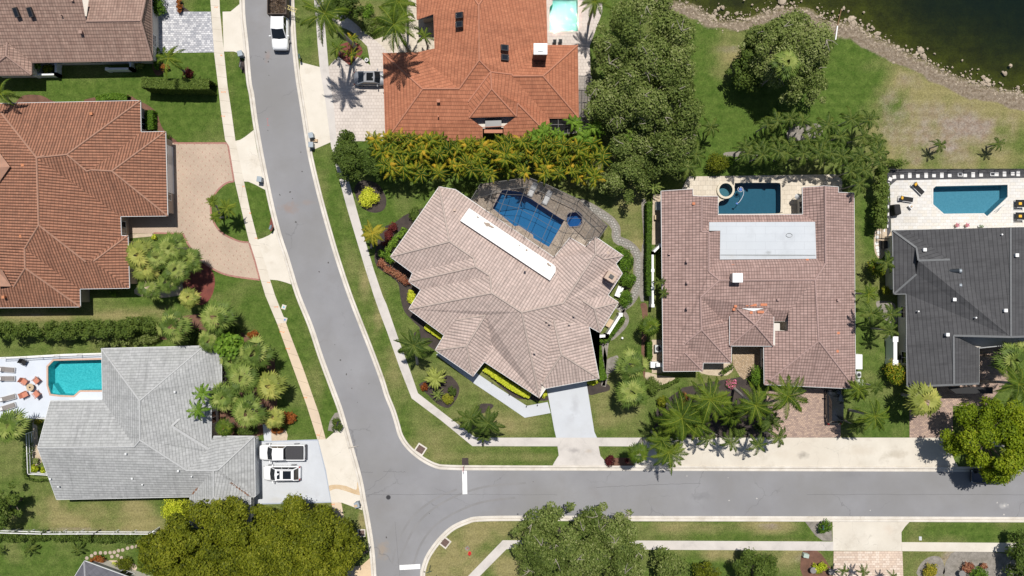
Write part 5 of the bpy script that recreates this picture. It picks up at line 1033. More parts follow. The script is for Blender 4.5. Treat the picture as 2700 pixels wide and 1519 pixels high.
# ---- shrubs
SH = [("dark understory bush in the middle of the palm bed by the street","N1180,1180",26,1.6,DKGRN,20,.3),("dark understory bush at the west end of the palm bed by the street","N560,1230",20,1.6,DKGRN,22,.25),("dark understory bush at the east end of the palm bed by the street","N1480,1250",22,1.3,DKGRN,14,.3),("low dark bush behind the small palms on the street edge","N900,1290",24,1.1,DKGRN,12,.3),
 ("dark bush filling the gap low in the thicket by the silver roof","L600,700",34,1.8,DKGRN,40,.4),("dark bush between the upper fan palms of the thicket","L760,340",30,1.8,DKGRN,22,.45),("dark bush at the south side of the thicket","L900,1290",34,1.2,DKGRN,12,.4),("dark bush at the foot of the upper left fan palms","L420,400",30,1.6,DKGRN,24,.35),("dark bush under the east side of the thicket","L1010,760",26,1.8,DKGRN,30,.35),("dark bush beneath the round fan palm cluster","F1560,1180",34,2.2,DKGRN,34,.35),
 ("golden rounded shrub alone in an oval dark bed","G1715,515",25,1.2,LIME,26,.5),("clipped ball bush enclosing a mailbox by the south driveway","T270,980",18,1.3,BRGRN,17,.3),
 ("clipped dark ball bush enclosing a mailbox beside the west kerb","L1768,1235",15,1.3,DKGRN,18,.55),("golden shrub at the west wall of the pale house","H265,1065",13,.9,LIME,20,.5),("round green shrub at the north west wall of the pale house","H295,385",15,1.4,DKGRN,20,.6),
 ("large round bright green bush against the east wall of the pale house","H2035,925",22,2.0,BRGRN,22,.4),("green bush north of the round bush by the stone path","H2010,770",24,1.3,BRGRN,30,.35),("green bush at the south end of the stone path","H2020,1080",17,1.3,BRGRN,24,.4),
 ("light green bush below the north east corner roof","H1960,680",14,1.0,BRGRN,12,.5),("leafy round shrub in the mauve house courtyard","N1430,760",19,2.2,BRGRN,26,.5),("thin leaved green shrub west of the mauve house","N450,860",20,1.6,DKGRN,24,.75),
 ("ochre shrub in a grey gravel ring at the bottom right","T1275,1400",22,1.0,PALMY,18,.55),("orange red shrub at the bottom right bed","T1640,1370",20,.9,COPPER,14,.6),("tiny orange shrub right of the orange red one","T1790,1350",10,.8,COPPER,9,.6),("green shrub below the orange red one","T1740,1430",24,1.1,BRGRN,18,.4),
 ("variegated green and yellow shrub by the two stone urns","T225,1375",20,.9,LIME,15,.1),("yellow striped dracaena thicket at the silver roof house corner","P1690,850",38,1.8,LIME,40,.35),
 ("rust coloured shrub right of the palm thicket by the driveway","L1310,1170",22,1.1,RUST,16,.5),("rust coloured low shrub below the fan palm near the driveway","L1200,1280",18,.9,RUST,10,.5),("rust coloured shrub at the top of the palm thicket","L970,370",16,1.2,RUST,11,.5),
 ("red flowering green shrub beside the grey cobble driveway","A1510,50",20,1.6,BRGRN,28,.3),("orange croton strip at the top of the cobble driveway","A1715,50",8,.9,RUST,18,.6),("low green planter shrub below the brown roof house","A340,640",22,1.9,BRGRN,14,.6),
 ("olive shrub in the white planter","A460,660",14,1.5,YLGRN,11,.4),("pale stone coloured shrub under the brown eave","A1330,630",12,.7,SAGO,8,.4),("brown red shrub in the mulch island of the terracotta house","B1340,240",22,1.3,OLIVE,22,.5),
 ("bright green shrub by the palms at the top","B1330,110",18,1.4,BRGRN,22,.5),("green yellow shrub at the palm foot on the brown lawn edge","A1500,560",11,1.0,BRGRN,30,.55),("small orange shrub near the leaning palm foot","A1570,640",12,.8,RUST,8,.8),
 ("big grey rosette bush with dark heart by the clipped hedge","A1790,700",13,1.0,WINE,13,.1),("brown and green rounded shrub north of the mauve house pool","I1060,180",30,2.2,YLGRN,24,.25),("yellow green shrub beside the brown one","I1180,160",10,1.3,BRGRN,14,.6),
 ("dark bush above the pale house screen corner","H770,210",12,1.3,DKGRN,16,.5),("olive yellow agave like shrub in the palm bed","M655,985",16,.8,YLGRN,14,.8),("dark green shrub in the cycad bed","M700,910",11,.9,DKGRN,14,.4),("red flowered low plant left of the cycad","M430,870",9,.7,RUST,12,.2),
 ("rounded shrub in a ring bed under the palms","N530,1010",15,1.3,YLGRN,17,.5),("dry reddish shrub among the palms","N745,990",12,1.2,RUST,20,.9),("pink flowering low plants at the mauve house walk","N1190,840",15,.6,leaf_mat('pink_blooms',[(.05,.09,.02),(.10,.13,.04),(.7,.16,.3),(.8,.3,.45)]),15,.5),
 ("dark purple round shrub by the driveway apron of the pale house","S35,350",14,.8,WINE,15,0.0),("small dark round shrub right of the purple one","S190,350",5,.5,WINE,7,0.0),("low green mound under the palms by the street","S1260,80",20,1.0,DKGRN,16,.6),
 ("croton bush with orange tips west of the charcoal house","O940,750",34,2.6,ARECA,36,.55),("dark orange tipped bush at the charcoal house side","J760,1180",24,2.4,ARECA,24,.4),("small yellow bush at the charcoal house side gate","J845,1400",12,1.3,YLGRN,12,.7),
 ("rust leaved bush by the slate roof corner","P930,1300",20,1.3,RUST,13,.5),("striped yellow shrub left of two by the slate roof","P985,1355",13,.9,LIME,13,.3),("striped yellow shrub right of two by the slate roof","P1080,1375",13,.9,LIME,14,.3),("olive mound beside the two striped shrubs","P1180,1350",22,1.2,YLGRN,20,.2),
 ("yellow green shrub inside the corner of the white fence","P330,420",11,1.0,LIME,11,.1),("second yellow green shrub under the eave by the white fence","P410,440",8,.8,LIME,9,.1),("round brown green shrub on the sandy strip","P345,350",8,.8,OLIVE,8,.7),
 ("yellow brown shrub at the pool terrace corner of the silver roof house","K360,1350",12,1.0,PALMY,8,.3),("green shrub on the shaded wall of the clay roof house","K1090,125",11,.8,BRGRN,7,.5),("small yellow shrub at the edge of the circular drive","F1470,890",7,.7,LIME,6,.2),
 ("dark shrub at the foot of the small planter corner","A1600,1310",8,.9,DKGRN,10,.5),("dark shrub at the silver roof house driveway end","Q930,770",14,1.4,DKGRN,13,.5),("yellow low hedge clump at the pale house driveway","M1575,940",9,.7,LIME,10,.5),("yellow clump at the right of the pale house driveway","M2040,830",16,.6,LIME,6,.3)]
for k,(lb,s_,r_,h_,m_,ry_,ti) in enumerate(SH): shrub(lb,s_,r_,h_,m_,200+k,ry_,tint=ti)
# ---- palms
PL = [("very tall palm leaning over the east sidewalk at the top","B930,130",13,'coco',1.12,(937,124),0,.2),
 ("tall palm whose shadow falls on the terracotta roof","B1590,235",10.5,'royal',1.05,(1080,137),0,.17),("palm behind it at the top, roots beside the terracotta house","B1640,20",9.5,'royal',.85,(1075,50),1,.15),
 ("leaning palm above the clipped square hedge","A1610,560",5.5,'mid',1.15,(494,196),0,.13),("palm at the left edge over the clay roof corner","A10,900",5.5,'mid',1.1,(20,262),1,.13),
 ("small palm highest on the circular drive island","G220,545",3.6,'date',.62,"G300,700",0,.1),("middle palm of the circular drive island","G360,610",4.0,'date',.9,"G350,690",1,.12),("lowest palm of the circular drive island","G250,700",3.2,'date',.62,"G320,700",0,.1),
 ("single golden palm beside the east sidewalk","G1750,850",4.4,'yellow',.92,"G1735,990",0,.13),("stout dark green palm beside the bend of the east sidewalk","M330,475",5.0,'dark',1.0,"M365,650",0,.16),
 ("spreading pale green cycad in the oval bed","M538,788",1.7,'cycad',.95,None,0,.2),("left one of two palms above the corner sidewalk","M870,1175",5.2,'dark',.92,"M935,1165",1,.15),("right one of two palms above the corner sidewalk","M1040,1215",5.6,'dark',.95,"M1010,1230",2,.15),("short palm on the edge of the corner sidewalk with red base","R1000,110",2.6,'dark',.5,"R992,200",0,.12),
 ("tall yellow hearted palm at the west of the street front row","N715,1170",9,'royal',1.15,"N560,1020",0,.17),("low feathery palm between the second and third street palms","N1200,1110",6,'royal',.75,None,2,.12),("low feathery palm between the first and second street palms","N850,1230",5.5,'royal',.8,None,1,.12),("dark feather palm at the west edge of the street palm bed","N600,1240",5.5,'dark',.95,None,0,.12),("dark feather palm low at the east of the street palm bed","N1560,1200",4.5,'dark',.8,None,2,.1),("second tall palm of the street front row","N985,990",9,'royal',1.1,"N1000,1010",1,.17),("third tall palm with a lime frond","N1420,1045",9,'coco',1.0,"N1210,880",1,.17),("fourth tall palm in front of the mauve garage","N1730,960",9,'royal',.98,"N1700,960",0,.17),
 ("low palm leaning out over the kerb","S590,265",6,'royal',.9,"S560,120",1,.15),("palm with upright fronds west of the leaning one","N520,1390",6,'royal',.75,None,0,.14),("dark round headed palm shading the road","S300,280",6.5,'fandark',.85,"S330,150",0,.16),
 ("first small palm over the white apron from the west","S960,140",4.5,'slim',1.1,"S870,-60",0,.09),("second small palm over the white apron, trunk leaning","S1180,170",4.5,'slim',1.15,"S990,70",1,.09),("third small palm over the white apron","S1440,190",4.5,'slim',1.2,"S1350,80",2,.09),("fourth small palm beside the pink brick driveway","S1640,120",4.5,'slim',1.15,"S1440,50",0,.09),
 ("dark fan palm against the west wall of the mauve house","N410,290",4,'fandark',.85,None,0,.14),("small feather palm leaning over the white yard wall","I505,1320",3.6,'slim',.7,None,0,.07),("smaller feather palm below it at the yard wall","I545,1420",3.4,'slim',.65,None,1,.07),
 ("pale fan palm, upper of two west of the mauve house","N245,665",5,'sabal',1.12,None,0,.16),("pale fan palm, lower of two west of the mauve house","N240,925",5,'sabal',1.12,None,1,.16),
 ("yellow fan palm in front of the charcoal house","O1225,1000",5,'sabaly',1.2,None,0,.17),("leaning feather palm between the two driveways","O745,1150",6.5,'coco',.85,"O500,1090",1,.16),("palm above the verge, left of the leaning feather palm","O590,890",4.5,'royal',.62,None,1,.12),("small dark palm by the bushes west of the charcoal house","O770,870",4.2,'dark',.55,None,1,.1),("low palm crown near the verge below the leaning palm","O590,1240",3.5,'dark',.62,None,0,.12),
 ("feather palm in the side lawn east of the mauve house","O720,170",6.5,'slim',1.35,"O705,240",0,.1),("dark feather palm close to the charcoal wall, upper","O900,180",4.5,'slim',1.35,None,1,.1),("dark feather palm close to the charcoal wall, lower","O890,330",4.5,'slim',1.1,None,2,.1),("palm at the side lawn north of the feather palm","J690,1430",4.5,'mid',.85,None,0,.1),("palm against the charcoal house wall beside the gate","J860,1130",4.2,'slim',1.2,None,0,.1),
 ("fan palm upper right by the charcoal house","O2060,610",5,'sabal',1.15,None,2,.16),("leaning feather palm at the right edge over the drive","O2120,840",7,'coco',1.0,"O1760,820",0,.17),("fan palm half hidden at the right edge","O2174,560",4.5,'sabal',.9,None,0,.14),
 ("young palm on the dry lawn, left of two","E1370,1385",2.2,'slim',.85,None,0,.08),("young palm on the dry lawn, right of two","E1930,1375",2.2,'slim',.85,None,1,.08),
 ("spiky rosette plant in the corner north west of the mauve house","I450,410",2.2,'spiky',1.0,None,0,.1),("dark palm under the olive tree by the lawn","D1360,1215",3.5,'slim',1.1,None,2,.08),
 ("pale sabal palm growing into the round lake lawn tree","D2080,610",8.5,'sabal',.95,None,1,.16),
 ("green palm against the terrace of the terracotta house","D620,1310",5,'arecag',.8,None,0,.08),("palm at the top edge over the teal pool","C2060,20",7,'coco',.75,None,1,.14),("small palm in the forecourt planter of the terracotta house","C430,350",3.5,'mid',.75,None,2,.1),
 ("tall orange green croton like palm, upper of two on the red mulch island","B1190,370",1.7,'areca',.62,None,1,.08),("orange green palm, lower of two on the red mulch island","B1190,520",1.7,'areca',.7,None,2,.08),("green cycad left of the orange palms","B1050,470",1.6,'mid',.75,None,1,.1),
 ("fan palm by the left edge at the pool terrace corner","K85,1390",4.5,'sabal',1.2,None,2,.16),
 ("yellow feather palm leaning over the silver roof, lower","L440,1090",5.5,'arecag',.85,None,0,.08),("yellow feather palm leaning over the silver roof, upper","L490,930",5.8,'arecag',.8,None,1,.08),("low fan palm by the silver garage wall","L690,1265",3,'fandark',.75,None,0,.12),
 ("yellow fan palm by the red mulch","K1800,165",3.4,'sabaly',.72,None,0,.12),("toppled dry palm on the bottom left lawn, left of two","P290,1190",.7,'slim',.95,None,0,0),("toppled dry palm on the bottom left lawn, right of two","P745,1195",.7,'slim',.9,None,1,0),("dark palm tip at the left edge of the bottom lawn","P0,1210",.9,'slim',.6,None,2,0),
 ("small palm at the bottom edge, left of three on the peach driveway","T450,1400",3,'slim',.7,(2225,1530),0,.08),("small palm at the bottom edge, middle of three on the peach driveway","T640,1410",3,'slim',.75,(2280,1535),1,.08),("small palm at the bottom edge, right of three on the peach driveway","T920,1445",3,'slim',.6,(2355,1540),2,.08),
 ("striped agave rosette in the cycad bed","M560,940",.5,'spiky',.75,None,0,0),("dark spiky palm beside the driveway entry of the terracotta house","B1440,1330",1.8,'areca',.55,None,0,.08)]
for lb,s_,h_,kd,sc_,bs,i_,tk in PL: palm(lb,s_,h_,kd,sc_,bs,None,i_,trunk=tk)
# sabal thickets
SB = [("L200,290",5.2,1.25),("L615,205",5.2,1.3),("L560,430",4.2,1.0),("L990,545",5,1.25),("L860,790",5,1.25),("L680,970",4.6,1.15),("L1130,865",4.8,1.15),("L920,1110",5,1.3),("L1165,1170",3,.85),("L760,620",4.4,.9)]
for k,(s_,h_,c_) in enumerate(SB): palm('fan palm in the dense thicket between the silver roof house and the west sidewalk', s_, h_, 'sabal' if k not in (6,8) else 'sabaly', c_*(.92 if k!=6 else .9), None, 'fan palms of the thicket beside the silver roof house', k%3, trunk=.15)
SB = [("F1330,1060",5.5,1.05),("F1640,985",5.2,1.05),("F1800,1110",4.4,.95),("F1390,1190",5,.9),("F1680,1200",4.8,.95),("F1430,1370",4,.95),("F1600,1310",4,.8),("F1500,1080",5.2,.9)]
for k,(s_,h_,c_) in enumerate(SB): palm('fan palm in the round cluster at the corner of the clay roof house', s_, h_, 'sabal' if k not in (0,3) else 'sabaly', c_, None, 'fan palms clustered at the clay roof house', k%3, trunk=.14)
# sea grape with round leaves
rg = np.random.RandomState(77); n_=420
t = thing('sea_grape','large round leaved lime green shrub tree among the fan palms','tree',W(px("L740,480"),0))
c_ = unit(rg.normal(size=(n_,3)))*np.array([1.9,1.7,1.1])*(rg.rand(n_,1)**.4); c_[:,2]=4.6+c_[:,2]; o_=W(px("L740,480"),4.8)-Vector(t.location); c_[:,0]+=o_.x; c_[:,1]+=o_.y
nr=unit(rg.normal(size=(n_,3))*.5+np.array([0,0,1.])); tt=unit(np.cross(nr,rg.normal(size=(n_,3)))); link(bpy.data.objects.new('foliage', qmesh('foliage',c_,tt,np.cross(nr,tt),np.full(n_,.24),np.full(n_,.24),.65+.2*rg.normal(size=n_),BRGRN)),t)
MB().tube([(0,0,0),(.2,0,2.2),(o_.x,o_.y,4.4)],[.14,.1,.06],8).build('trunk',BARK,t)
# rows of palms
k = 0; rd = random.Random(9)
for x0,y0,x1,y1,n_ in ((985,372,1560,392,17),(1000,402,1580,418,17),(1020,438,1560,455,13)):
    for j in range(n_):
        s_ = (x0+(x1-x0)*j/(n_-1)+rd.uniform(-8,8), y0+(y1-y0)*j/(n_-1)+rd.uniform(-8,8)); k += 1
        areca_clump('golden green areca palm in the thick row below the terracotta house', s_, rd.uniform(3.6,6.0), 3, 14, 'areca palms in the row below the terracotta house', k)
for s_ in ("C1560,1230","C1700,1290","C1870,1180","C1960,1290","C1640,1340","C2060,1220","C1500,1300"):
    k += 1; areca_clump('fresh green feathery palm clump at the screened side porch of the terracotta house', s_, 4.4, 3, 12, 'green palm clumps at the side porch of the terracotta house', k, 'arecag', scale=.62)
RW = ["E60,1150","E-60,1130","E300,1190","E180,1230","E520,1140","E690,1150","E120,1340","E270,1370","E420,1300","E640,1300","E760,1350","E-60,1400","E-190,1370","E-330,1420","D1990,1150","D1900,1190","D1690,1400","D1830,1430","D1980,1380"]
for j,s_ in enumerate(RW): palm('slender dark feather palm in the double row behind the mauve house garden', s_, 4.2, 'slim', 1.1+.12*(j%3), None, 'slender palms in the double row behind the mauve house', j%3, trunk=.07)
RW = ["I1340,90","I1490,100","I1640,70","I1730,90","I1880,90","I2040,80","J180,70","J330,90","J430,120","J560,160","J640,250","J780,80","J800,170","I850,100","I770,220","J520,260","J600,380","J620,120"]
for j,s_ in enumerate(RW): palm('slender dark palm in the row along the north edge of the mauve house terrace', s_, 4.8, 'slim', 1.15+.12*(j%3), None, 'slender palms along the mauve house terrace', j%3, trunk=.07)
# ================================================================== pools, screens, furniture, vehicles, street things
POOLW = [water_mat('pool_water_blue', (.50,.80,.93), 1.6, .03), water_mat('pool_water_teal', (.45,.84,.87), 1.4, .05), water_mat('pool_water_dark', (.45,.68,.76), 1.6, .02), water_mat('pool_water_clear', (.62,.86,.85), 1.6, .03)]
pool('swimming_pool','deep blue angular swimming pool inside the screen cage',PO_MAIN,1.3,pool_mat('blue_plaster',(.05,.19,.35),(.04,.165,.31)),POOLW[0],plain('tan_coping',(.42,.34,.28),.8),.22)
pool('hot_tub','small octagonal blue spa inside the screen cage',SPA_MAIN,.9,pool_mat('spa_blue_tiles',(.02,.16,.42)),POOLW[0],plain('spa_rim',(.30,.26,.24),.8),.14,'hot tub',raised=.12)
pool('swimming_pool','dark teal pool with rounded corners inside the mauve house U',PO_PINK,1.5,pool_mat('dark_teal_plaster',(.075,.165,.215),(.06,.14,.185)),POOLW[2],plain('cream_coping',(.58,.52,.42),.8),.2)
pool('hot_tub','round spa with a thick cream rim beside the dark teal pool',SPA_PINK,.9,pool_mat('spa_grey_plaster',(.20,.28,.28)),POOLW[2],plain('cream_rim',(.62,.56,.44),.8),.27,'hot tub',raised=.3)
pool('swimming_pool','blue grey angular pool on the white stone terrace',PO_WHITE,1.4,pool_mat('grey_blue_plaster',(.27,.42,.47),(.20,.35,.40)),POOLW[2],plain('white_coping',(.66,.64,.6),.8),.2)
pool('swimming_pool','bright turquoise pool with a pink brick rim beside the silver roof house',PO_GREY,1.4,pool_mat('turquoise_plaster',(.24,.58,.59),(.08,.38,.41),5.5),POOLW[1],plain('brick_coping',(.55,.37,.28),.8),.22,steps="K490,990 478,1078 560,1090")
pool('swimming_pool','pale green pool beside the terracotta house at the top edge',PO_TEAL,1.2,pool_mat('pale_green_plaster',(.28,.60,.50),(.23,.52,.44)),POOLW[3],plain('pale_coping',(.55,.5,.45),.8),.2)
# ---- screen cage
def mesh_mat(name, a=.22, c=(.02,.02,.022)):
    t = NT(name); tr = t.n('ShaderNodeBsdfTransparent'); df = t.n('ShaderNodeBsdfDiffuse',{'Color':(*c,1)}); mx = t.n('ShaderNodeMixShader'); mx.inputs[0].default_value = a
    t.t.links.new(tr.outputs[0],mx.inputs[1]); t.t.links.new(df.outputs[0],mx.inputs[2]); return t.done(mx.outputs[0])
SCR = mesh_mat('insect_screen',.20); FRM = plain('bronze_frame',(.075,.07,.065),.6,0)
o0 = W(px("H1200,400")); sc = thing('screen_enclosure','bronze framed mesh screen cage over the deep blue pool','screen cage',o0)
out = [W(px(s_),2.9)-o0 for s_ in "H745,275 H828,140 H1225,88 H1372,145 H1640,270 H1868,482 H1795,590".split()]
hs = [W(px(s_),3.3)-o0 for s_ in "H745,285 H905,398 H1070,510 H1235,622 H1330,688 H1430,742".split()]
hs2 = [W(px(s_),3.3)-o0 for s_ in "H1430,742 H1560,580 H1690,655 H1765,572 H1795,590".split()]
fb = MB(); up = [p+Vector((0,0,.45)) for p in out]
for a,b in zip(out,out[1:]):
    fb.bar(a,b,.07); d_ = (b-a); m = max(1,int(d_.length//2.0))
    for k in range(m+1):
        q = a+d_*k/m; fb.bar((q.x,q.y,0),q,.06)
    fb.bar(Vector((a.x,a.y,1.0)),Vector((b.x,b.y,1.0)),.05)
# roof panels: mansard edge rising to a flat top
top = [W(px(s_),4.0)-o0 for s_ in "H905,225 H1010,190 H1210,165 H1330,205 H1560,320 H1740,490 H1680,590".split()]
for a,b in zip(top,top[1:]): fb.bar(a,b,.06)
for a,b in zip(out,top): fb.bar(a,b,.06)
beams = [("H965,112","H870,372"),("H1080,125","H960,437"),("H1225,88","H1080,520"),("H1372,145","H1180,585"),("H1500,205","H1300,665"),("H1615,258","H1428,742"),("H1720,345","H1560,580"),("H1800,418","H1690,655")]
for a_,b_ in beams:
    a = W(px(a_),2.95)-o0; b = W(px(b_),3.3)-o0; m1 = a.lerp(b,.22)+Vector((0,0,1.0)); m2 = a.lerp(b,.85)+Vector((0,0,.85)); fb.bar(a,m1,.05); fb.bar(m1,m2,.05); fb.bar(m2,b,.05)
for k in (.35,.6,.85):
    for (a_,b_),(c_,d_) in zip(beams,beams[1:]):
        P = [W(px(q),z)-o0 for q,z in ((a_,2.95),(b_,3.3),(c_,2.95),(d_,3.3))]; fb.bar(P[0].lerp(P[1],k)+Vector((0,0,.97)),P[2].lerp(P[3],k)+Vector((0,0,.97)),.035)
fb.build('frame',FRM,sc)
sm = MB(); n = len(out)
for a,b in zip(out,out[1:]): sm.add([(a.x,a.y,.02),(b.x,b.y,.02),b,a],[(0,1,2,3)])
for (a,b),(c,d) in zip(zip(out,out[1:]),zip(top,top[1:])): sm.add([a,b,d,c],[(0,1,2,3)])
sm.build('screen',mesh_mat('wall_screen',.38,(.05,.05,.052)),sc)
s2 = MB(); pl = top+[W(px(s_),3.9)-o0 for s_ in "H1560,585 H1430,735 H1180,570 H905,390".split()]; tri = tessellate_polygon([[Vector((p.x,p.y,0)) for p in pl]]); s2.add(pl,[tuple(t_) for t_ in tri]); s2.build('roof_screen',mesh_mat('roof_screen',.15),sc)
# terracotta house side porch frame
o1 = W(px("C1960,950")); sp = thing('screen_porch','dark framed flat screen porch on the east side of the terracotta house','screen cage',o1); fb = MB(); q = [W(px(s_),2.7)-o1 for s_ in "C1905,725 C2025,730 C2015,1190 C1640,1190 C1640,1270 C1860,1275 C1860,1190".split()]
for a,b in ((0,1),(1,2),(2,3),(3,4),(4,5),(5,6)): fb.bar(q[a],q[b],.07); fb.bar((q[b].x,q[b].y,0),q[b],.06)
for s_,e_ in (("C1905,850","C2020,850"),("C1905,980","C2018,980"),("C1905,1110","C2015,1110"),("C1710,1130","C1710,1270"),("C1800,1130","C1800,1270"),("C1965,725","C1960,1190")): fb.bar(W(px(s_),2.72)-o1,W(px(e_),2.72)-o1,.06)
fb.build('frame',FRM,sp); s2=MB(); s2.add([q[0],q[1],q[2],W(px("C1905,1190"),2.7)-o1],[(3,2,1,0)]); s2.add([W(px("C1640,1130"),2.7)-o1,W(px("C1860,1130"),2.7)-o1,q[5],q[4]],[(3,2,1,0)]); s2.build('roof_screen',mesh_mat('porch_screen',.45),sp)
# ---- furniture
def mfab(n,c): return plain(n,c,.85,var=.06)
FGREY=mfab('grey_sling',(.22,.20,.19)); FBLK=mfab('black_fabric',(.012,.012,.013)); FYEL=mfab('yellow_pillow',(.75,.42,.04)); FORG=mfab('orange_sling',(.50,.20,.13)); WICK=plain('white_frame',(.68,.68,.68),.5); TAN=plain('tan_top',(.50,.38,.24),.7)
def lounger(label, s, rz, fab, frame, pillow=None, group=None, L=1.9, w=.65, lift=.5):
    p = W(px(s) if isinstance(s,str) else s,.3); t = thing('sun_lounger',label,'sun lounger',(p.x,p.y,.03),rz,group)
    fr=MB()
    for y in (-w/2,w/2): fr.box((0,y,.28),(L,.05,.06))
    for x in (-L/2,L/2): fr.box((x,0,.28),(.05,w,.06))
    fr.build('frame',frame,t)
    for x in (-L/2+.15,L/2-.15):
        for y in (-w/2+.03,w/2-.03): MB().box((x,y,.13),(.05,.05,.26)).build('leg',frame,t)
    bevel(MB().box((-L*.16,0,.35),(L*.62,w-.08,.08)).build('seat',fab,t),.03)
    b=bevel(MB().box((L*.18,0,0),(L*.38,w-.08,.08)).build('backrest',fab,t),.03); b.location=(L*.15,0,.36); b.rotation_euler.y=-lift
    if pillow: q=bevel(MB().box((0,0,0),(.35,.4,.12)).build('pillow',pillow,t),.05); q.location=(L*.36,0,.36+math.sin(lift)*L*.25+.1); q.rotation_euler.y=-lift
    return t
lounger('brown sling lounger, uppermost of four at the left edge',"K70,850",R(175),FGREY,WICK,WICK); lounger('brown sling lounger, second of four from the top at the left edge',"K70,935",R(180),FGREY,WICK,WICK)
lounger('brown sling lounger, third of four at the left edge, turned slightly',"K80,1120",R(195),FGREY,WICK,WICK); lounger('brown sling lounger, lowest of four, beside the fan palm',"K80,1205",R(198),FGREY,WICK,WICK)
lounger('white framed lounger with black mat and yellow pillow, upper of two on the white terrace',"J1160,425",R(135),FBLK,WICK,FYEL); lounger('white framed lounger with black mat and yellow pillow, lower of two on the white terrace',"J1045,525",R(172),FBLK,WICK,FYEL)
lounger('grey lounger inside the screen cage, left of two',"H1255,185",R(63),WICK,WICK); lounger('grey lounger inside the screen cage, right of two',"H1375,250",R(63),WICK,WICK)
def chair(label, s, rz, fab, frame, cush=None, w=.7, name='patio_chair', z=.03):
    p = W(px(s),.4); t = thing(name,label,'chair',(p.x,p.y,z),rz)
    for x in (-w/2+.05,w/2-.05):
        for y in (-w/2+.05,w/2-.05): MB().box((x,y,.2),(.05,.05,.4)).build('leg',frame,t)
    bevel(MB().box((0,0,.42),(w,w,.1)).build('seat',fab,t),.03); b=bevel(MB().box((0,0,.25),(.08,w,.5)).build('backrest',fab,t),.03); b.location=(-w/2,0,.42); b.rotation_euler.y=-.35
    for y in (-w/2,w/2): MB().box((0,y,.62),(w,.05,.05)).build('armrest',frame,t)
    if cush: bevel(MB().box((0,0,.52),(.4,.35,.12)).build('cushion',cush,t),.05)
    return t
chair('orange sling chair upper left of the round table',"K235,965",R(-35),FORG,FORG); chair('orange sling chair upper right of the round table',"K350,955",R(-135),FORG,FORG); chair('orange sling chair lower left of the round table',"K240,1085",R(25),FORG,FORG); chair('orange sling chair lower right of the round table',"K350,1080",R(130),FORG,FORG)
p=W(px("K293,1018"),.5); t=thing('round_table','round tan patio table between four orange chairs','table',(p.x,p.y,.03)); MB().cyl((0,0,.55),.48,.06,28).build('tabletop',TAN,t); MB().cyl((0,0,0),.2,.55,12,.1).build('base',FGREY,t); MB().cyl((0,0,.61),.1,.08,10).build('fire_bowl',FBLK,t)
chair('dark folding chair near the railing by the turquoise pool',"K230,780",R(-30),FBLK,FBLK,w=.6)
chair('black chair with yellow cushion, upper of two at the right edge',"J2130,570",R(180),FBLK,WICK,FYEL,w=1.0); chair('black chair with yellow cushion, lower of two at the right edge',"J2130,690",R(180),FBLK,WICK,FYEL,w=1.0)
p=W(px("J945,630"),.5); t=thing('covered_grill','grill under a black cover on the white terrace','grill',(p.x,p.y,.03),R(8)); bevel(MB().box((0,0,.55),(.95,1.5,1.1),0,.85).build('cover',FBLK,t),.15,3); MB().box((0,0,.05),(.8,1.3,.1)).build('base',DARKM,t)
p=W(px("J1090,597"),.3); t=thing('side_table','small white side table with a pot below the lower lounger','table',(p.x,p.y,.03),R(40)); bevel(MB().box((0,0,.42),(.5,.6,.06)).build('tabletop',WICK,t),.02); MB().box((0,0,.2),(.35,.4,.4)).build('base',WICK,t); MB().cyl((0,0,.45),.1,.12,10,.13).build('pot',TAN,t)
for lb,s_ in (("flower pot with pink blooms by the charcoal house wall, left of three","J1535,775"),("flower pot with pink blooms by the charcoal house wall, middle","J1630,775")):
    p=W(px(s_),.4); t=thing('flower_pot',lb,'flower pot',(p.x,p.y,.03)); MB().cyl((0,0,0),.14,.3,12,.2).build('pot',TAN,t); link(bpy.data.objects.new('flowers',clumps_mesh('flowers',[(0,0,.45,.28,.75)],.1,900,bpy.data.materials['pink_blooms'],5)),t)
p=W(px("J1765,785"),.3); t=thing('flower_pot','low green trough plant by the charcoal house wall','flower pot',(p.x,p.y,.03)); MB().box((0,0,.12),(.7,.2,.24)).build('pot',WICK,t); link(bpy.data.objects.new('foliage',clumps_mesh('foliage',[(-.15,0,.3,.18,.5),(.15,0,.3,.18,.5)],.1,900,BRGRN,6)),t)
# white stepping pads in dark gravel
PAD = plain('white_pad',(.72,.71,.69),.8)
for j,s_ in enumerate("J933,315 J1007,310 J1081,300 J1158,305 J1237,300 J1312,301 J1387,299 J1462,300 J1610,299 J1686,294 J1762,295 J1912,290 J1985,286 J2064,284 J2116,283 J895,335 J880,380 J876,450 J875,520 J876,600 J876,670 J872,725 J868,785 J838,825".split()):
    big = j in (2,4,6,9,12,14); p=W(px(s_)); w_=.46; l_=.66 if big else .46; a=.15 if j==0 else (-.4 if j==15 else 0)
    if j>15: w_,l_=.2,.4
    tag(bevel(MB().box((p.x,p.y,.035),(w_,l_,.05),a).build('stepping_stone',PAD),.01),'white square stepping stone set in the dark gravel round the white terrace','paving slab','white stepping stones round the white pool terrace')
for lb,s_ in (("rectangular fire trough frame in the dark gravel, left of two","J1556,294"),("rectangular fire trough frame in the dark gravel, right of two","J1866,291")):
    p=W(px(s_)); b=MB()
    for X,Y,a,c in ((0,.19,.62,.08),(0,-.19,.62,.08),(-.27,0,.08,.3),(.27,0,.08,.3)): b.box((p.x+X,p.y+Y,.1),(a,c,.2))
    tag(b.build('planter_box',WICK),lb,'planter')
ST = plain('round_stone',(.42,.34,.28),.9)
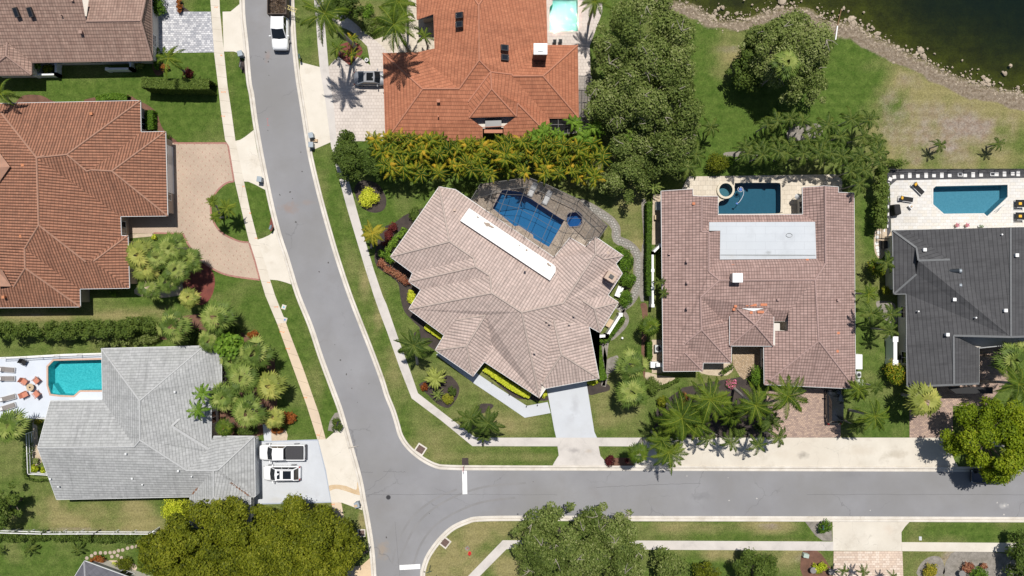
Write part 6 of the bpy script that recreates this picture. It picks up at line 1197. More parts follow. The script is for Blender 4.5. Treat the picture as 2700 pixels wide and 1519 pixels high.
for s_ in "P831,1277 P876,1254 P911,1231 P961,1227 P1008,1227 P1053,1224 P1093,1221 P1133,1206 P1173,1200 P1220,1183 P1263,1172 P1305,1166 P1356,1166 P1070,1263 P1124,1253 P1161,1274".split():
    p=W(px(s_)); tag(MB().cyl((p.x,p.y,.0),.225,.04,18).build('stepping_stone',ST),'round tan stepping stone crossing the bottom left lawn','paving slab','round stepping stones on the bottom left lawn')
for s_ in "J785,845 J770,890 J765,950 J770,990 J778,1020 J785,1050".split():
    p=W(px(s_)); tag(MB().cyl((p.x,p.y,.0),.24,.05,14).build('stepping_stone',PAD),'irregular pale stone edging the sandy bed beside the charcoal house','paving slab','pale edging stones beside the charcoal house')
# ---- fences, walls, rails
def rail(label, pl, h, mat, post=1.8, slats=2, name='fence', cat='fence', thick=.06, solid=False, z=0):
    P=[W(px(s_),h) for s_ in pl.split()]; P=[Vector((p.x,p.y,0)) for p in P]; c=P[0]; t=thing(name,label,cat,(c.x,c.y,z)); r=MB()
    for a,b in zip(P,P[1:]):
        a,b=a-c,b-c; d=b-a
        if solid: r.bar(a+Vector((0,0,h/2)),b+Vector((0,0,h/2)),thick,h)
        else:
            for k in range(slats): r.bar(a+Vector((0,0,h*(k+1)/slats)),b+Vector((0,0,h*(k+1)/slats)),thick)
            m=max(1,int(d.length//.16))
            for k in range(m): q=a+d*k/m; r.bar(q,q+Vector((0,0,h)),.018)
        m=max(1,int(d.length//post))
        for k in range(m+1): q=a+d*k/m; MB().bar(q,q+Vector((0,0,h+.06)),thick*1.5).build('post',mat,t)
    r.build('panel' if solid else 'rails',mat,t); return t
rail('white picket rail along the north side of the turquoise pool terrace',"K0,745 K200,738 K520,720 K740,710 K970,700",1.2,WHITE,slats=2,thick=.05)
tag(MB().prism([W(px(s_)) for s_ in "K0,735 K620,700 K975,690 K975,715 K620,728 K0,745".split()],0,.12).build('rail_kerb',WHITE),'low white kerb under the terrace railing','kerb')
rail('white rail at the south end of the turquoise pool terrace',"K300,1315 K430,1320",1.0,WHITE,thick=.06)
rail('white fence round the sandy side yard of the silver roof house',"P250,90 P265,475 P450,485",1.5,WHITE,thick=.07,slats=3)
rail('white vinyl fence running through the hedge at the bottom left',"P-40,1035 P400,1048 P900,1046 P1420,1048 P1470,1020",1.5,WHITE,thick=.09,slats=2)
rail('white gate panel slanting down from the bottom left fence',"P1468,1020 P1375,1190",1.4,WHITE,thick=.07,slats=2)
rail('dark picket fence along the white pool terrace',"J872,240 J1500,238 J2250,236",1.2,DARKM,slats=2,thick=.04)
rail('dark picket fence beside the tall glossy hedge',"J872,240 J870,560 J865,800",1.2,DARKM,slats=2,thick=.04)
rail('dark side gate frame of the charcoal house',"J820,800 J815,900 J905,905",1.3,DARKM,slats=2,thick=.05)
rail('white L shaped terrace wall at the south east corner of the pale house',"H1725,1395 H1865,1382 H1975,1210",1.8,WHITE,solid=True,thick=.32,name='garden_wall',cat='wall')
rail('white bent yard wall west of the mauve house',"I515,965 I438,1040 N440,95",1.8,WHITE,solid=True,thick=.26,name='garden_wall',cat='wall')
rail('white slab wall screening equipment beside the charcoal house',"O945,415 O945,640",1.9,WHITE,solid=True,thick=.45,name='garden_wall',cat='wall')
rail('white planter wall under the eave of the brown roof house, left',"A330,712 A532,708 A532,605",1.0,WHITE,solid=True,thick=.26,name='planter_wall',cat='wall')
rail('white planter wall under the eave of the brown roof house, right',"A1020,658 A1245,655 A1245,590",1.0,WHITE,solid=True,thick=.26,name='planter_wall',cat='wall')
rail('white gate wall at the south corner of the mauve garden',"N490,660 N530,665",1.6,WHITE,solid=True,thick=.3,name='garden_wall',cat='wall')
# ---- boxes and equipment
def boxy(name,label,cat,s,d,rz,mat,z=0,cap=None,fan=False):
    p=W(px(s),z+d[2]); t=thing(name,label,cat,(p.x,p.y,z),rz); bevel(MB().box((0,0,d[2]/2),d).build('cabinet',mat,t),.04); 
    MB().box((0,0,d[2]+.02),(d[0]*.96,d[1]*.96,.04)).build('lid',cap or mat,t)
    if fan:
        f=MB(); f.cyl((0,0,d[2]+.04),min(d[0],d[1])*.38,.03,16); f.build('fan_grille',DARKM,t)
    return t
ACG=plain('ac_grey',(.55,.56,.56),.5)
boxy('storage_box','white box beside the west wall of the mauve house','box',"N455,660",(1.0,.75,.9),0,WHITE); boxy('air_conditioner','grey air conditioner with a fan beside the mauve west wall','air conditioner',"N492,505",(.85,.9,.8),0,ACG,fan=True)
boxy('storage_box','large white cabinet against the east wall of the mauve house','box',"O598,632",(.85,1.9,1.2),0,WHITE); boxy('storage_box','smaller white cabinet at the south of the mauve east wall','box',"O607,828",(.9,.75,.9),.05,WHITE); boxy('air_conditioner','small grey metal unit between the two white cabinets','air conditioner',"O595,755",(.6,.8,.6),0,ACG,fan=True)
boxy('transformer_box','pale green utility cabinet on the mulch at the bottom right','utility box',"T95,1258",(.7,.5,.6),-.2,plain('pale_green',(.40,.48,.42),.6))
boxy('storage_bench','long white bathtub shaped bench on the side terrace of the pale house','bench',"H1963,1022",(1.4,.75,.6),R(68),WHITE); boxy('bench','tan cushioned bench behind the white terrace wall','bench',"H1885,1280",(1.1,.75,.5),R(62),TAN)
boxy('air_conditioner','grey cooling unit under the pale house east eave','air conditioner',"H2005,815",(.75,.75,.7),R(-30),ACG,fan=True)
boxy('pool_pump','black pool equipment beside the charcoal wall','pump',"J860,960",(.7,1.0,.7),0,DARKM); boxy('air_conditioner','black cooling unit behind the white slab wall','air conditioner',"O1005,590",(.6,.6,.8),0,DARKM,fan=True)
boxy('storage_box','tan box in the narrow yard of the mauve house','box',"I475,700",(.5,.6,.5),0,TAN); boxy('pool_pump','white and black pool pump in the mauve side yard','pump',"I490,590",(.6,1.1,.6),0,ACG)
boxy('meter_box','small grey meter lid on the bottom right verge','utility box',"T1183,1090",(.36,.5,.06),0,ACG)
p=W(px("H1962,825"),.4); chair('white metal chair left of the grey cooling unit',"H1962,830",R(60),WICK,WICK,w=.5)
for lb,s_,c_ in (("concrete water meter lid with blue mark, upper of two by the west sidewalk","L1263,108",(.10,.42,.62)),("concrete water meter lid with blue mark, lower of two by the west sidewalk","L1273,229",(.05,.2,.5))):
    p=W(px(s_)); t=thing('water_meter',lb,'utility cover',p,R(-18)); MB().box((0,0,.02),(.55,.6,.05)).build('slab',KERB,t); MB().cyl((0,0,.045),.12,.01,14).build('cap',plain('blue_mark',c_,.6),t)
p=W(px("R842,1184")); t=thing('water_meter','grey concrete lid with a rusty centre on the dry corner lawn','utility cover',p,R(40)); MB().box((0,0,.02),(.5,.5,.05)).build('slab',GRAV,t); MB().cyl((0,0,.045),.1,.01,12).build('cap',RUST if False else plain('rusty_cap',(.35,.12,.08),.8),t)
p=W(px("R862,1242"),.5); t=thing('fire_hydrant','red fire hydrant on the dry corner lawn','hydrant',(p.x,p.y,0)); RD=plain('hydrant_red',(.62,.03,.03),.4); MB().cyl((0,0,0),.13,.6,14,.12).cyl((0,0,.6),.14,.14,14,.05).build('body',RD,t); MB().tube([(-.22,0,.45),(.22,0,.45)],.07,10).tube([(0,0,.42),(0,-.2,.42)],.09,10).build('nozzle',RD,t); MB().cyl((0,0,0),.2,.05,14).build('base',RD,t)
GRT=plain('rusty_grate',(.10,.06,.05),.8)
for lb,s_,a in (("storm drain grate north of the street corner","R395,238",-33),("storm drain grate on the dry corner lawn","R625,1125",-38),("storm drain grate beside the west kerb","Q1643,1036",0)):
    p=W(px(s_)); t=thing('storm_drain',lb,'drain',p,R(a)); f=MB(); w_=1.3 if a else 1.0; f.box((0,0,.02),(w_,w_*.95,.12)); f.build('frame',KERB,t); MB().box((0,0,.07),(w_*.74,w_*.68,.03)).build('pit',GRT,t); g=MB()
    for k in range(9): g.box(((k-4)*w_*.082,0,.1),(.035,w_*.66,.03))
    g.box((0,0,.11),(w_*.72,.05,.03)); g.build('grate',plain('grate_bars',(.17,.115,.095),.7),t)
MH=plain('iron_cover',(.075,.075,.08),.6)
p=W(px("R87,697")); t=thing('manhole_cover','dark round manhole cover in the junction','manhole cover',(p.x,p.y,.008)); MB().cyl((0,0,0),.31,.012,28).build('cover',MH,t); MB().cyl((0,0,.012),.25,.004,28).build('rim',DARKM,t)
p=W(px("R1323,858")); tag(MB().cyl((p.x,p.y,.01),.11,.012,16).build('valve_cover',MH),'small round valve cover near the south kerb','manhole cover')
for s_ in ("R816,443 R838,665","R193,1363 R392,1357"):
    a,b=[W(px(q)) for q in s_.split()]
    if 'R816' in s_: x=W(px("R792,443")),W(px("R837,443")),W(px("R841,665")),W(px("R796,667"))
    else: x=W(px("R193,1345")),W(px("R391,1334")),W(px("R392,1380")),W(px("R195,1391"))
    flat('stop_line',list(x),.013,WHITEP)
# orange survey marks sprayed on concrete and lawn edge
OM=plain('orange_spray',(.80,.27,.08),.8,var=.2); 
for s_,w_ in (("A2135,880",.9),("A2130,1110",.8),("G515,405",.35),("G578,660",.3),("G635,900",.5),("G755,1322",.6),("L1190,107",.7),("L1245,345",1.0),("L1300,505",.9),("L1468,973",.6),("L1590,1330",.5),("A2115,530",.3),("Q1370,765",.6),("A2065,70",.6)):
    p=W(px(s_)); b=MB(); a=random.Random(s_).uniform(-.3,.3); b.box((p.x,p.y,.0215),(w_*.55,.06,.003),a); b.box((p.x+w_*.27,p.y,.0216),(.05,.24,.003),a); b.box((p.x-w_*.27,p.y,.0216),(.05,.18,.003),a); o=b.build('survey_mark',OM); tag(o,kind='structure')
RM_=plain('red_spray',(.42,.16,.16),.9); p=W(px("B383,1165")); b=MB(); b.box((p.x,p.y,.0105),(.05,.9,.003),.12); b.box((p.x-.03,p.y+.42,.0106),(.26,.06,.003)); b.box((p.x+.06,p.y-.45,.0106),(.3,.06,.003)); tag(b.build('survey_mark',RM_),kind='structure')
# asphalt seams, cracks, stains (their own shape)
CRK=plain('crack',(.10,.10,.105),.9); b=MB(); rd=random.Random(8)
for s_,e_ in (("R40,450","R250,455"),("R-360,455","R-60,458"),("R-330,672","R790,668"),("R840,668","R1700,672"),("S-100,600","S900,560"),("R150,930","R195,1449"),("T100,670","T2174,672")):
    A_,B_=W(px(s_)),W(px(e_)); m=24; pr=None
    for k in range(m+1):
        q=A_.lerp(B_,k/m)+Vector((0,rd.uniform(-.05,.05),.0098))
        if pr is not None: b.bar(pr,q,.022 if (s_[0]=='R' and 'R-3' not in s_ and 'R40' not in s_) else .03,.002)
        pr=q
tag(b.build('pavement_crack',CRK),kind='structure')
SPOT=plain('oil_spot',(.06,.055,.05),.8); b=MB()
for s_,r_ in (("B365,500",.09),("B390,590",.07),("B345,565",.05),("G960,458",.09),("G1063,77",.06),("G1075,262",.07),("G862,485",.07),("G983,520",.05),("G1325,1133",.08),("G1015,745",.09),("G1238,1220",.07),("L1803,614",.08),("L1860,750",.08),("L1912,884",.05),("L1905,708",.04),("L1750,467",.04),("L2075,840",.05),("R1470,548",.04),("R68,1080",.08),("R480,852",.04),("L1965,1018",.04),("B395,720",.04),("B385,1247",.05)):
    q=W(px(s_)); b.prism(ellipse(q,r_*1.5,r_,rd.uniform(0,3),10,wob=.25,seed=int(q.x*10)),.009,.011)
tag(b.build('oil_spots',SPOT),kind='structure')
WS=plain('white_splash',(.48,.46,.43),.8); b=MB()
for s_,r_ in (("S1168,727",.12),("S1433,708",.13),("T705,822",.1),("T1918,748",.12),("T1985,778",.18),("T2020,768",.12),("T1982,862",.15),("S765,493",.1),("S1158,510",.08)):
    q=W(px(s_)); b.prism(ellipse(q,r_*.8,r_*.6,rd.uniform(0,3),12,wob=.3,seed=int(q.x*7)),.009,.011)
tag(b.build('white_splashes',WS),kind='structure')
def stain(name,s,m,z,k=.8):
    o=flat(name,crom(WP(s),3,True),z,m)
STN=ground_mat('brown_water_stain',(.46,.33,.19),(.54,.42,.28),.9,8)
stain('water_stain',"Q1325,590 1400,575 1500,590 1590,625 1600,560 1612,545 1620,640 1635,675 1590,670 1500,640 1400,615 1335,635",STN,.019)
TM=ground_mat('tyre_darkened_asphalt', (.215,.212,.215), (.19,.188,.19), .5, 26, (.16,.14,.125), .3, .3, .004, grain=.10)
for a_ in ("R175,1330 240,1180 330,1000 450,860 620,740 820,650 1050,590 1400,560","R330,1330 390,1160 500,1000 640,890 820,800 1000,740 1300,700","R120,1330 170,1150 250,980 360,840 540,710 740,620"):
    ln=crom(WP(a_),6); mb=loft(ln,[(.14,.0105),(-.14,.0105)]); o=mb.build('tyre_marks',TM); tag(o,kind='structure')
# ---- street furniture
MBG=plain('mailbox_green',(.02,.07,.05),.5); MBW=plain('mailbox_grey',(.5,.5,.5),.5)
def mailbox(label,s,rz,mat,arm=False,name='mailbox'):
    p=W(px(s),1.1); t=thing(name,label,'mailbox',(p.x,p.y,0),rz); MB().box((0,0,.5),(.1,.1,1.0)).build('post',DARKM if arm else mat,t); b=MB(); b.tube([(-.28,0,1.13),(.28,0,1.13)],.13,12); b.box((0,0,1.07),(.56,.26,.13)); b.build('box',mat,t); MB().box((.05,.15,1.22),(.04,.02,.2)).build('flag',RD,t)
    if arm: MB().box((.1,0,.95),(.7,.08,.08)).build('arm',DARKM,t)
    return t
mailbox('dark green mailbox at the kerb above the terracotta house apron',"B685,540",R(100),MBG,True); mailbox('black mailbox in dark mulch beside the west kerb at the top',"B120,620",R(80),DARKM,True); mailbox('mailbox with a blue grey lid on the drive island verge',"G772,795",R(70),plain('bluegrey',(.2,.25,.3),.4),True)
mailbox('green mailbox rising out of the clipped ball bush by the south driveway',"T255,985",R(90),MBG); mailbox('black mailbox rising out of the dark ball bush',"L1775,1222",R(70),DARKM); mailbox('black mailbox leaning on the verge near the bottom',"Q1680,1222",R(30),DARKM)
def sign(label,s,base,col,kind,rz=0,txt=None):
    b_=W(px(base)); t=thing('street_sign',label,'sign',b_,rz); MB().tube([(0,0,0),(0,0,2.3)],.035,8).build('post',MBG,t)
    if kind=='stop':
        m=MB(); m.tube([(0,-.02,2.1),(0,.02,2.1)],.38,8); m.build('panel',RD,t)
        w=MB(); G={'S':((0,0,2,0),(2,0,2,2),(2,2,0,2),(0,2,0,4),(0,4,2,4)),'T':((0,4,2,4),(1,0,1,4)),'O':((0,0,2,0),(2,0,2,4),(2,4,0,4),(0,4,0,0)),'P':((0,0,0,4),(0,4,2,4),(2,4,2,2),(2,2,0,2))}
        for i,ch in enumerate('STOP'):
            for xa,za,xb,zb in G[ch]: w.bar((-.27+i*.145+xa*.05,-.03,2.0+za*.05),(-.27+i*.145+xb*.05,-.03,2.0+zb*.05),.02,.02)
        w.build('lettering',WHITE,t)
    else: MB().box((0,0,2.25),(.7,.03,.18)).build('panel',col,t)
    return t
sign('stop sign seen from above on a dark mulch square beside the stop line',"R815,340","R812,392",RD,'stop',R(90)); sign('green street sign beside the bottom kerb, upper of two',"R495,1310","R490,1345",MBG,'n',R(20)); sign('green street sign at the bottom edge, lower of two',"R560,1390","R548,1440",MBG,'n',R(20))
BIN=[plain('bin_grey',(.28,.33,.37),.5),plain('bin_blue',(.16,.22,.28),.5)]; CARD=plain('cardboard',(.52,.38,.24),.9)
def bin_(label,s,rz,m,open_=False):
    p=W(px(s),1.0); t=thing('trash_bin',label,'bin',(p.x,p.y,0),rz); bevel(MB().box((0,0,.5),(.5,.55,1.0),0,1.15).build('body',m,t),.04); l=bevel(MB().box((0,0,.03),(.62,.7,.07)).build('lid',BIN[0],t),.03); l.location=(0,0,1.02)
    if open_: l.location=(0,.42,.8); l.rotation_euler=(1.2,0,0)
    for x in (-.25,.25): MB().tube([(x-.03,-.3,.13),(x+.03,-.3,.13)],.13,12).build('wheel',DARKM,t)
    return t
bin_('grey wheeled bin beside the kerb at the terracotta house apron, upper of two',"B795,1292",R(10),BIN[0]); bin_('grey wheeled bin beside the kerb at the terracotta house apron, lower of two',"B795,1382",R(0),BIN[0]); bin_('grey wheeled bin on the top left apron',"B118,510",R(15),BIN[0])
bin_('grey wheeled bin on the apron above the drive island',"G665,335",R(-8),BIN[0]); bin_('blue grey wheeled bin loaded beside the bottom west apron',"Q1597,772",R(15),BIN[1])
for lb,s_,r_,d_ in (("flat cardboard box leaning between the two grey bins","B825,1340",-5,(.9,.35,.3)),("cardboard piece on top of the blue grey bin","Q1583,785",15,(.42,.3,.12))):
    z_=1.06 if 'Q' in s_ else 0; p=W(px(s_),z_+.3); t=tag(MB().box((0,0,d_[2]/2),d_).build('cardboard_box',CARD),lb,'box'); t.location=(p.x,p.y,z_); t.rotation_euler.z=R(r_)
p=W(px("B1325,568"),.5); t=thing('hose_reel','white coiled hose reel on the terracotta house driveway','hose reel',(p.x,p.y,.03)); MB().tube([Vector((.2*math.cos(a),.2*math.sin(a),.3)) for a in np.linspace(0,6.28,20)],.06,8).build('coil',WHITE,t); MB().cyl((0,0,0),.12,.35,12).build('stand',DARKM,t)
for lb,s_ in (("weathered grey stone urn at the bottom edge, left of two","T150,1385"),("weathered grey stone urn at the bottom edge, right of two","T325,1400"),("pale stone urn by the orange red shrub","T1565,1415")):
    p=W(px(s_),.4); t=thing('stone_urn',lb,'urn',(p.x,p.y,0)); MB().tube([(0,0,0),(0,0,.08),(0,0,.2),(0,0,.5),(0,0,.75),(0,0,.8)],[.2,.2,.1,.3,.36,.4],16).build('bowl',plain('weathered_stone',(.22,.21,.2),.9),t)
for lb,s_ in (("dark potted chair on the terracotta terrace, left of two","C1675,395"),("dark potted chair on the terracotta terrace, right of two","C1730,392")): chair(lb,s_,R(90),FBLK,DARKM,w=.45)
for lb,s_ in (("small black path light at the white walk, first","M1078,828"),("small black path light at the white walk, second","M1242,940"),("small black path light at the white walk bend","M1405,1052"),("small black path light near the driveway end of the walk","M1510,1040")):
    p=W(px(s_)); t=thing('path_light',lb,'path light',p); MB().cyl((0,0,0),.02,.4,6).build('stem',DARKM,t); MB().cyl((0,0,.4),.08,.1,10,.04).build('lamp_shade',DARKM,t)
p=W(px("N148,405"),.3); t=thing('garden_light','round white and grey yard lamp on the lawn by the pale house','lamp',(p.x,p.y,0)); MB().cyl((0,0,0),.1,.3,12).build('post',DARKM,t); bevel(MB().cyl((0,0,.3),.17,.15,16,.1).build('lamp_shade',WHITE,t),.02)
# pool cleaner and hose
HO=plain('pale_hose',(.50,.52,.58),.5); BL=plain('cleaner_blue',(.02,.12,.45),.4); o2=W(px("I1275,440"),0); t=thing('pool_cleaner','blue pool cleaner with a pale coiled hose floating in the dark teal pool','pool cleaner',(o2.x,o2.y,-.09))
pc=W(px("I1278,432"),-.05)-o2; MB().cyl(pc,.2,.08,16).build('float',BL,t); h_=[pc+Vector((.34*math.cos(a)+.0,.32*math.sin(a),.03)) for a in np.linspace(2.2,8.0,30)]; h_+=[W(px(q),-.05)-o2+Vector((0,0,.03)) for q in "I1310,445 I1308,480 I1290,520 I1265,555 I1245,568".split()]; MB().tube(h_,.035,7).build('hose',HO,t); p_=W(px("I1243,568"),-.05)-o2; MB().box((p_.x,p_.y,.0),(.28,.16,.1),-.5).build('head',BL,t)
b=MB(); b.tube([W(px("J1900,640"),.3),W(px("J1940,610"),.3),W(px("J1985,580"),.3)],.025,6); b.tube([W(px("J1915,650"),.3),W(px("J1955,605"),.3)],.025,6); tag(b.build('pool_ladder',TUBE),'metal hand rail at the corner of the blue grey pool','hand rail')
p=W(px("I1835,500"),2.0); t=thing('patio_umbrella','white closed umbrella at the eave beside the dark teal pool','umbrella',(p.x,p.y,.03)); MB().tube([(0,0,0),(0,0,2.4)],.03,8).build('pole',DARKM,t); MB().tube([(0,0,1.2),(0,0,1.7),(0,0,2.35)],[.12,.42,.04],8).build('canopy',WHITE,t)
# ---- lake shore
ROCKM=ground_mat('shore_stone',(.42,.35,.265),(.29,.235,.175),1.2,10,(.2,.17,.12),1.0,.5,.03)
def rock_verts(rd,r):
    vs=[]; n=6
    for k,(zz,rr) in enumerate(((-.35,.7),(.1,1.0),(.42,.65))):
        for i in range(n): a=i*2*math.pi/n+k*.4+rd.uniform(-.2,.2); q=r*rr*rd.uniform(.75,1.2); vs.append(Vector((q*math.cos(a),q*math.sin(a)*.85,r*zz*rd.uniform(.8,1.2))))
    vs.append(Vector((0,0,r*.55)))
    fs=[(k*n+i,k*n+(i+1)%n,(k+1)*n+(i+1)%n,(k+1)*n+i) for k in range(2) for i in range(n)]+[(2*n+i,2*n+(i+1)%n,3*n) for i in range(n)]
    return vs,fs
rd=random.Random(4); rb=MB(); SL=[p for p in LAKE]
def addrock(mb,x,y,z,r,rd):
    vs,fs=rock_verts(rd,r); a=rd.uniform(0,6.28); c_,s_=math.cos(a),math.sin(a); mb.add([Vector((x+v.x*c_-v.y*s_,y+v.x*s_+v.y*c_,z+v.z)) for v in vs],fs)
for i in range(len(SL)-1):
    a,b_=SL[i],SL[i+1]
    if max(a.x,b_.x)>75 or max(a.y,b_.y)>44: continue
    L_=(b_-a).length; d=(b_-a)/max(L_,1e-6); nrm=Vector((-d.y,d.x,0)); west=a.x<43
    for k in range(int(L_*(30 if west else 22))):
        q=a+d*rd.uniform(0,L_); of=rd.gauss(.1,.55 if not west else .75); cl_=.5+.5*math.sin(q.x*1.7)*math.cos(q.y*1.3+1)
        if abs(of)>.4 and rd.random()>cl_+.25: continue
        r=rd.choice([.05,.06,.08,.1,.13,.19])*rd.uniform(.8,1.3); addrock(rb,q.x+nrm.x*of,q.y+nrm.y*of,-.04,r,rd)
o=rb.build('shore_rubble',ROCKM); tag(o,'band of small tan rubble along the lake edge','rubble',kind='stuff')
BR=[("D1375,160",.42),("D1400,100",.28),("D1430,80",.28),("D1475,70",.3),("D1395,110",.2),("D1520,125",.3),("D1608,125",.3),("D2040,15",.75),("D2130,75",.26),("D2045,95",.2),("E455,75",.28),("E500,103",.17),("E530,180",.5),("E540,235",.45),("E780,320",.42),("E770,350",.3),("E1180,480",.5),("E1220,540",.45),("E1190,455",.2),("E1258,462",.14),("E1820,775",.55),("E1840,810",.4),("E1790,735",.28),("E2000,700",.35),("E2052,625",.28),("E1690,785",.4),("E1745,660",.15),("E1590,575",.14),("E1495,640",.15),("E620,270",.3),("E1325,510",.14),("E1495,800",.2),("E1430,780",.22),("E1310,775",.25),("E1395,745",.2),("D1620,440",.24)]
for j,(s_,r) in enumerate(BR):
    q=W(px(s_)); rr=random.Random(j); mb=MB(); addrock(mb,0,0,.0,r,rr)
    for _ in range(4 if r>.4 else 1): addrock(mb,rr.uniform(-r,r),rr.uniform(-r,r),-.02,r*.5,rr)
    o=mb.build('lake_rock',ROCKM); o.location=(q.x,q.y,-.12); tag(o,'tan boulder breaking the shallow water along the lake edge','rock','boulders in the lake shallows')
p=W(px("E370,385")); q=W(px("E390,250"),.05); r_=W(px("E425,95"),-.15); t=thing('drain_pipe','white and rusty pipe running from the lawn into the lake','pipe',p); MB().tube([(0,0,.1),q-p+Vector((0,0,.05))],.09,10).build('white_section',WHITE,t); MB().tube([q-p+Vector((0,0,.03)),r_-p+Vector((0,0,.1))],.06,8).build('rusty_section',plain('rusty_pipe',(.20,.11,.05),.8),t)
# ---- vehicles
TYRE=plain('tyre_rubber',(.012,.012,.012),.9); RIM=plain('alloy_rim',(.35,.35,.36),.3,.8); RLT=plain('tail_lamp',(.35,.01,.01),.2); HLT=plain('head_lamp',(.7,.72,.75),.1)
def paint(n,c,rough=.25,metal=0.0): 
    t=NT(n); return t.done(t.bsdf(c,rough,None,metal,.5,.8))
def wheel(t,x,y,r=.35,w=.24):
    wt=MB().tube([(x,y-w/2,r),(x,y-w/2+.04,r),(x,y+w/2-.04,r),(x,y+w/2,r)],[r*.9,r,r,r*.9],20).build('wheel',TYRE,t); MB().tube([(x,y-w/2-.012,r),(x,y+w/2+.012,r)],r*.6,14).build('rim',RIM,wt)
def lofted(secs, cap=True):
    """secs: (x, [(y,z)...]) half profile from sill to centre line, mirrored"""
    mb=MB(); vs=[]; m=len(secs[0][1]); 
    for x,pr in secs:
        full=[(y,z) for y,z in pr]+[(-y,z) for y,z in reversed(pr)]; vs+=[(x if not isinstance(x,tuple) else x[0],y,z) for y,z in full]
    k=2*m; fs=[]
    for i in range(len(secs)-1):
        for j in range(k): fs.append((i*k+j,i*k+(j+1)%k,(i+1)*k+(j+1)%k,(i+1)*k+j))
    fs=[f[::-1] for f in fs]; fs+=[tuple(range(k)),tuple((len(secs)-1)*k+j for j in range(k-1,-1,-1))]; mb.add(vs,fs); return mb
def car(name,label,cat,s,rz,L,Wd,H,pm,kind,extra=None,zc=.8):
    p=W(px(s) if isinstance(s,str) else s,zc); t=thing(name,label,cat,(p.x,p.y,.026 if kind!='truck' else .01),rz); h=Wd/2
    belt={'sedan':.88,'suv':1.02,'pickup':1.12,'truck':1.2}[kind]; hood={'sedan':.80,'suv':.98,'pickup':1.08,'truck':1.15}[kind]; x0=-L/2; xe=L/2
    def sec(x,w,zt,zb=.28,cr=.04): return (x,[(w*.96,zb),(w,zb+.18),(w,zt-.22),(w*.93,zt-.06),(w*.72,zt+cr*.5),(w*.3,zt+cr)])
    st=[sec(x0,h*.70,hood-.26,.35),sec(x0+.10,h*.86,hood-.14),sec(x0+.35,h*.96,hood-.05),sec(x0+L*.14,h*.99,hood),sec(x0+L*.27,h,belt-.01)]
    if kind in('pickup','truck'): st+=[sec(x0+L*.60,h,belt),]
    else: st+=[sec(x0+L*.5,h,belt),sec(x0+L*.78,h*.99,belt+.02),sec(xe-.35,h*.96,belt-.02 if kind=='sedan' else belt),sec(xe-.1,h*.88,belt-.10),sec(xe,h*.74,belt-.22,.35)]
    b=lofted(st).build('body',pm,t,True); 
    try: 
        md=b.modifiers.new('es','EDGE_SPLIT'); md.split_angle=R(50)
    except Exception: pass
    # greenhouse: bottom ring and top ring
    if kind=='sedan': gx0,gx1,rx0,rx1=L*.27,L*.88,L*.40,L*.70
    elif kind=='suv': gx0,gx1,rx0,rx1=L*.22,L*.965,L*.385,L*.88
    else: gx0,gx1,rx0,rx1=L*.205,L*.60,L*.345,L*.58
    gx0,gx1,rx0,rx1=[x0+v for v in (gx0,gx1,rx0,rx1)]; wb,wt_=h*.93,h*.74
    g=MB(); vb=[(gx0,-wb*.92,belt),(gx0-.12,0,belt),(gx0,wb*.92,belt),(gx1,wb*.92,belt),(gx1,-wb*.92,belt)]; vt=[(rx0,-wt_,H-.05),(rx0-.08,0,H-.03),(rx0,wt_,H-.05),(rx1,wt_*.96,H-.06),(rx1,-wt_*.96,H-.06)]
    g.add(vb+vt,[(0,5,6,1)[::-1],(1,6,7,2)[::-1],(2,7,8,3)[::-1],(3,8,9,4)[::-1],(4,9,5,0)[::-1],(5,6,7,8,9)[::-1]]); g.f=[tuple(reversed(f)) for f in g.f]; gg=g.build('windows',GLASS,t)
    rf=MB(); rp=[(rx0,-wt_,H-.045),(rx0-.08,0,H-.025),(rx0,wt_,H-.045),(rx1,wt_*.96,H-.055),(rx1,-wt_*.96,H-.055)]; rf.add([(x,y,z) for x,y,z in rp]+[(x*1.0+(.03 if i<3 else -.03),y*.93,z+.055) for i,(x,y,z) in enumerate(rp)],[(0,1,2,3,4)[::-1],(5,6,7,8,9)]+[(i,(i+1)%5,(i+1)%5+5,i+5) for i in range(5)]); rf.f=[f if k_ in (0,) else tuple(reversed(f)) for k_,f in enumerate(rf.f)]; 
    r_=rf.build('roof',pm,t); bm=bmesh.new(); bm.from_mesh(r_.data); bmesh.ops.recalc_face_normals(bm,faces=bm.faces); bm.to_mesh(r_.data); bm.free()
    # pillars in body colour
    pb=MB()
    for sgn in (-1,1):
        pb.bar((gx0,sgn*wb*.92,belt),(rx0,sgn*wt_,H-.04),.08,.06); pb.bar((gx1,sgn*wb*.92,belt),(rx1,sgn*wt_*.96,H-.05),.14 if kind!='pickup' else .1,.06)
        for q in ((.5,) if kind!='suv' else (.38,.68)):
            pb.bar((gx0+(gx1-gx0)*q,sgn*wb*.925,belt),(rx0+(rx1-rx0)*q,sgn*wt_*.985,H-.05),.07,.05)
        pb.bar((rx0,sgn*wt_,H-.045),(rx1,sgn*wt_*.96,H-.055),.07,.07)
    pb.build('pillars',pm,t)
    for sgn in (-1,1):
        m_=bevel(MB().box((gx0+.28,sgn*(h+.1),belt+.06),(.14,.26,.18)).build('mirror',pm,t),.03)
        MB().box((x0+.16,sgn*h*.68,hood-.26),(.22,h*.3,.16)).build('headlight',HLT,t)
        if kind not in('truck',): MB().box((xe-.06,sgn*h*.80,belt-.25),(.12,h*.2,.28 if kind!='sedan' else .16)).build('taillight',RLT,t)
    wr={'sedan':.33,'suv':.37,'pickup':.4,'truck':.42}[kind]; fx,rx=x0+L*.18,x0+L*.80
    for x in ([fx,rx]):
        for sgn in (-1,1): wheel(t,x,sgn*(h-.11),wr)
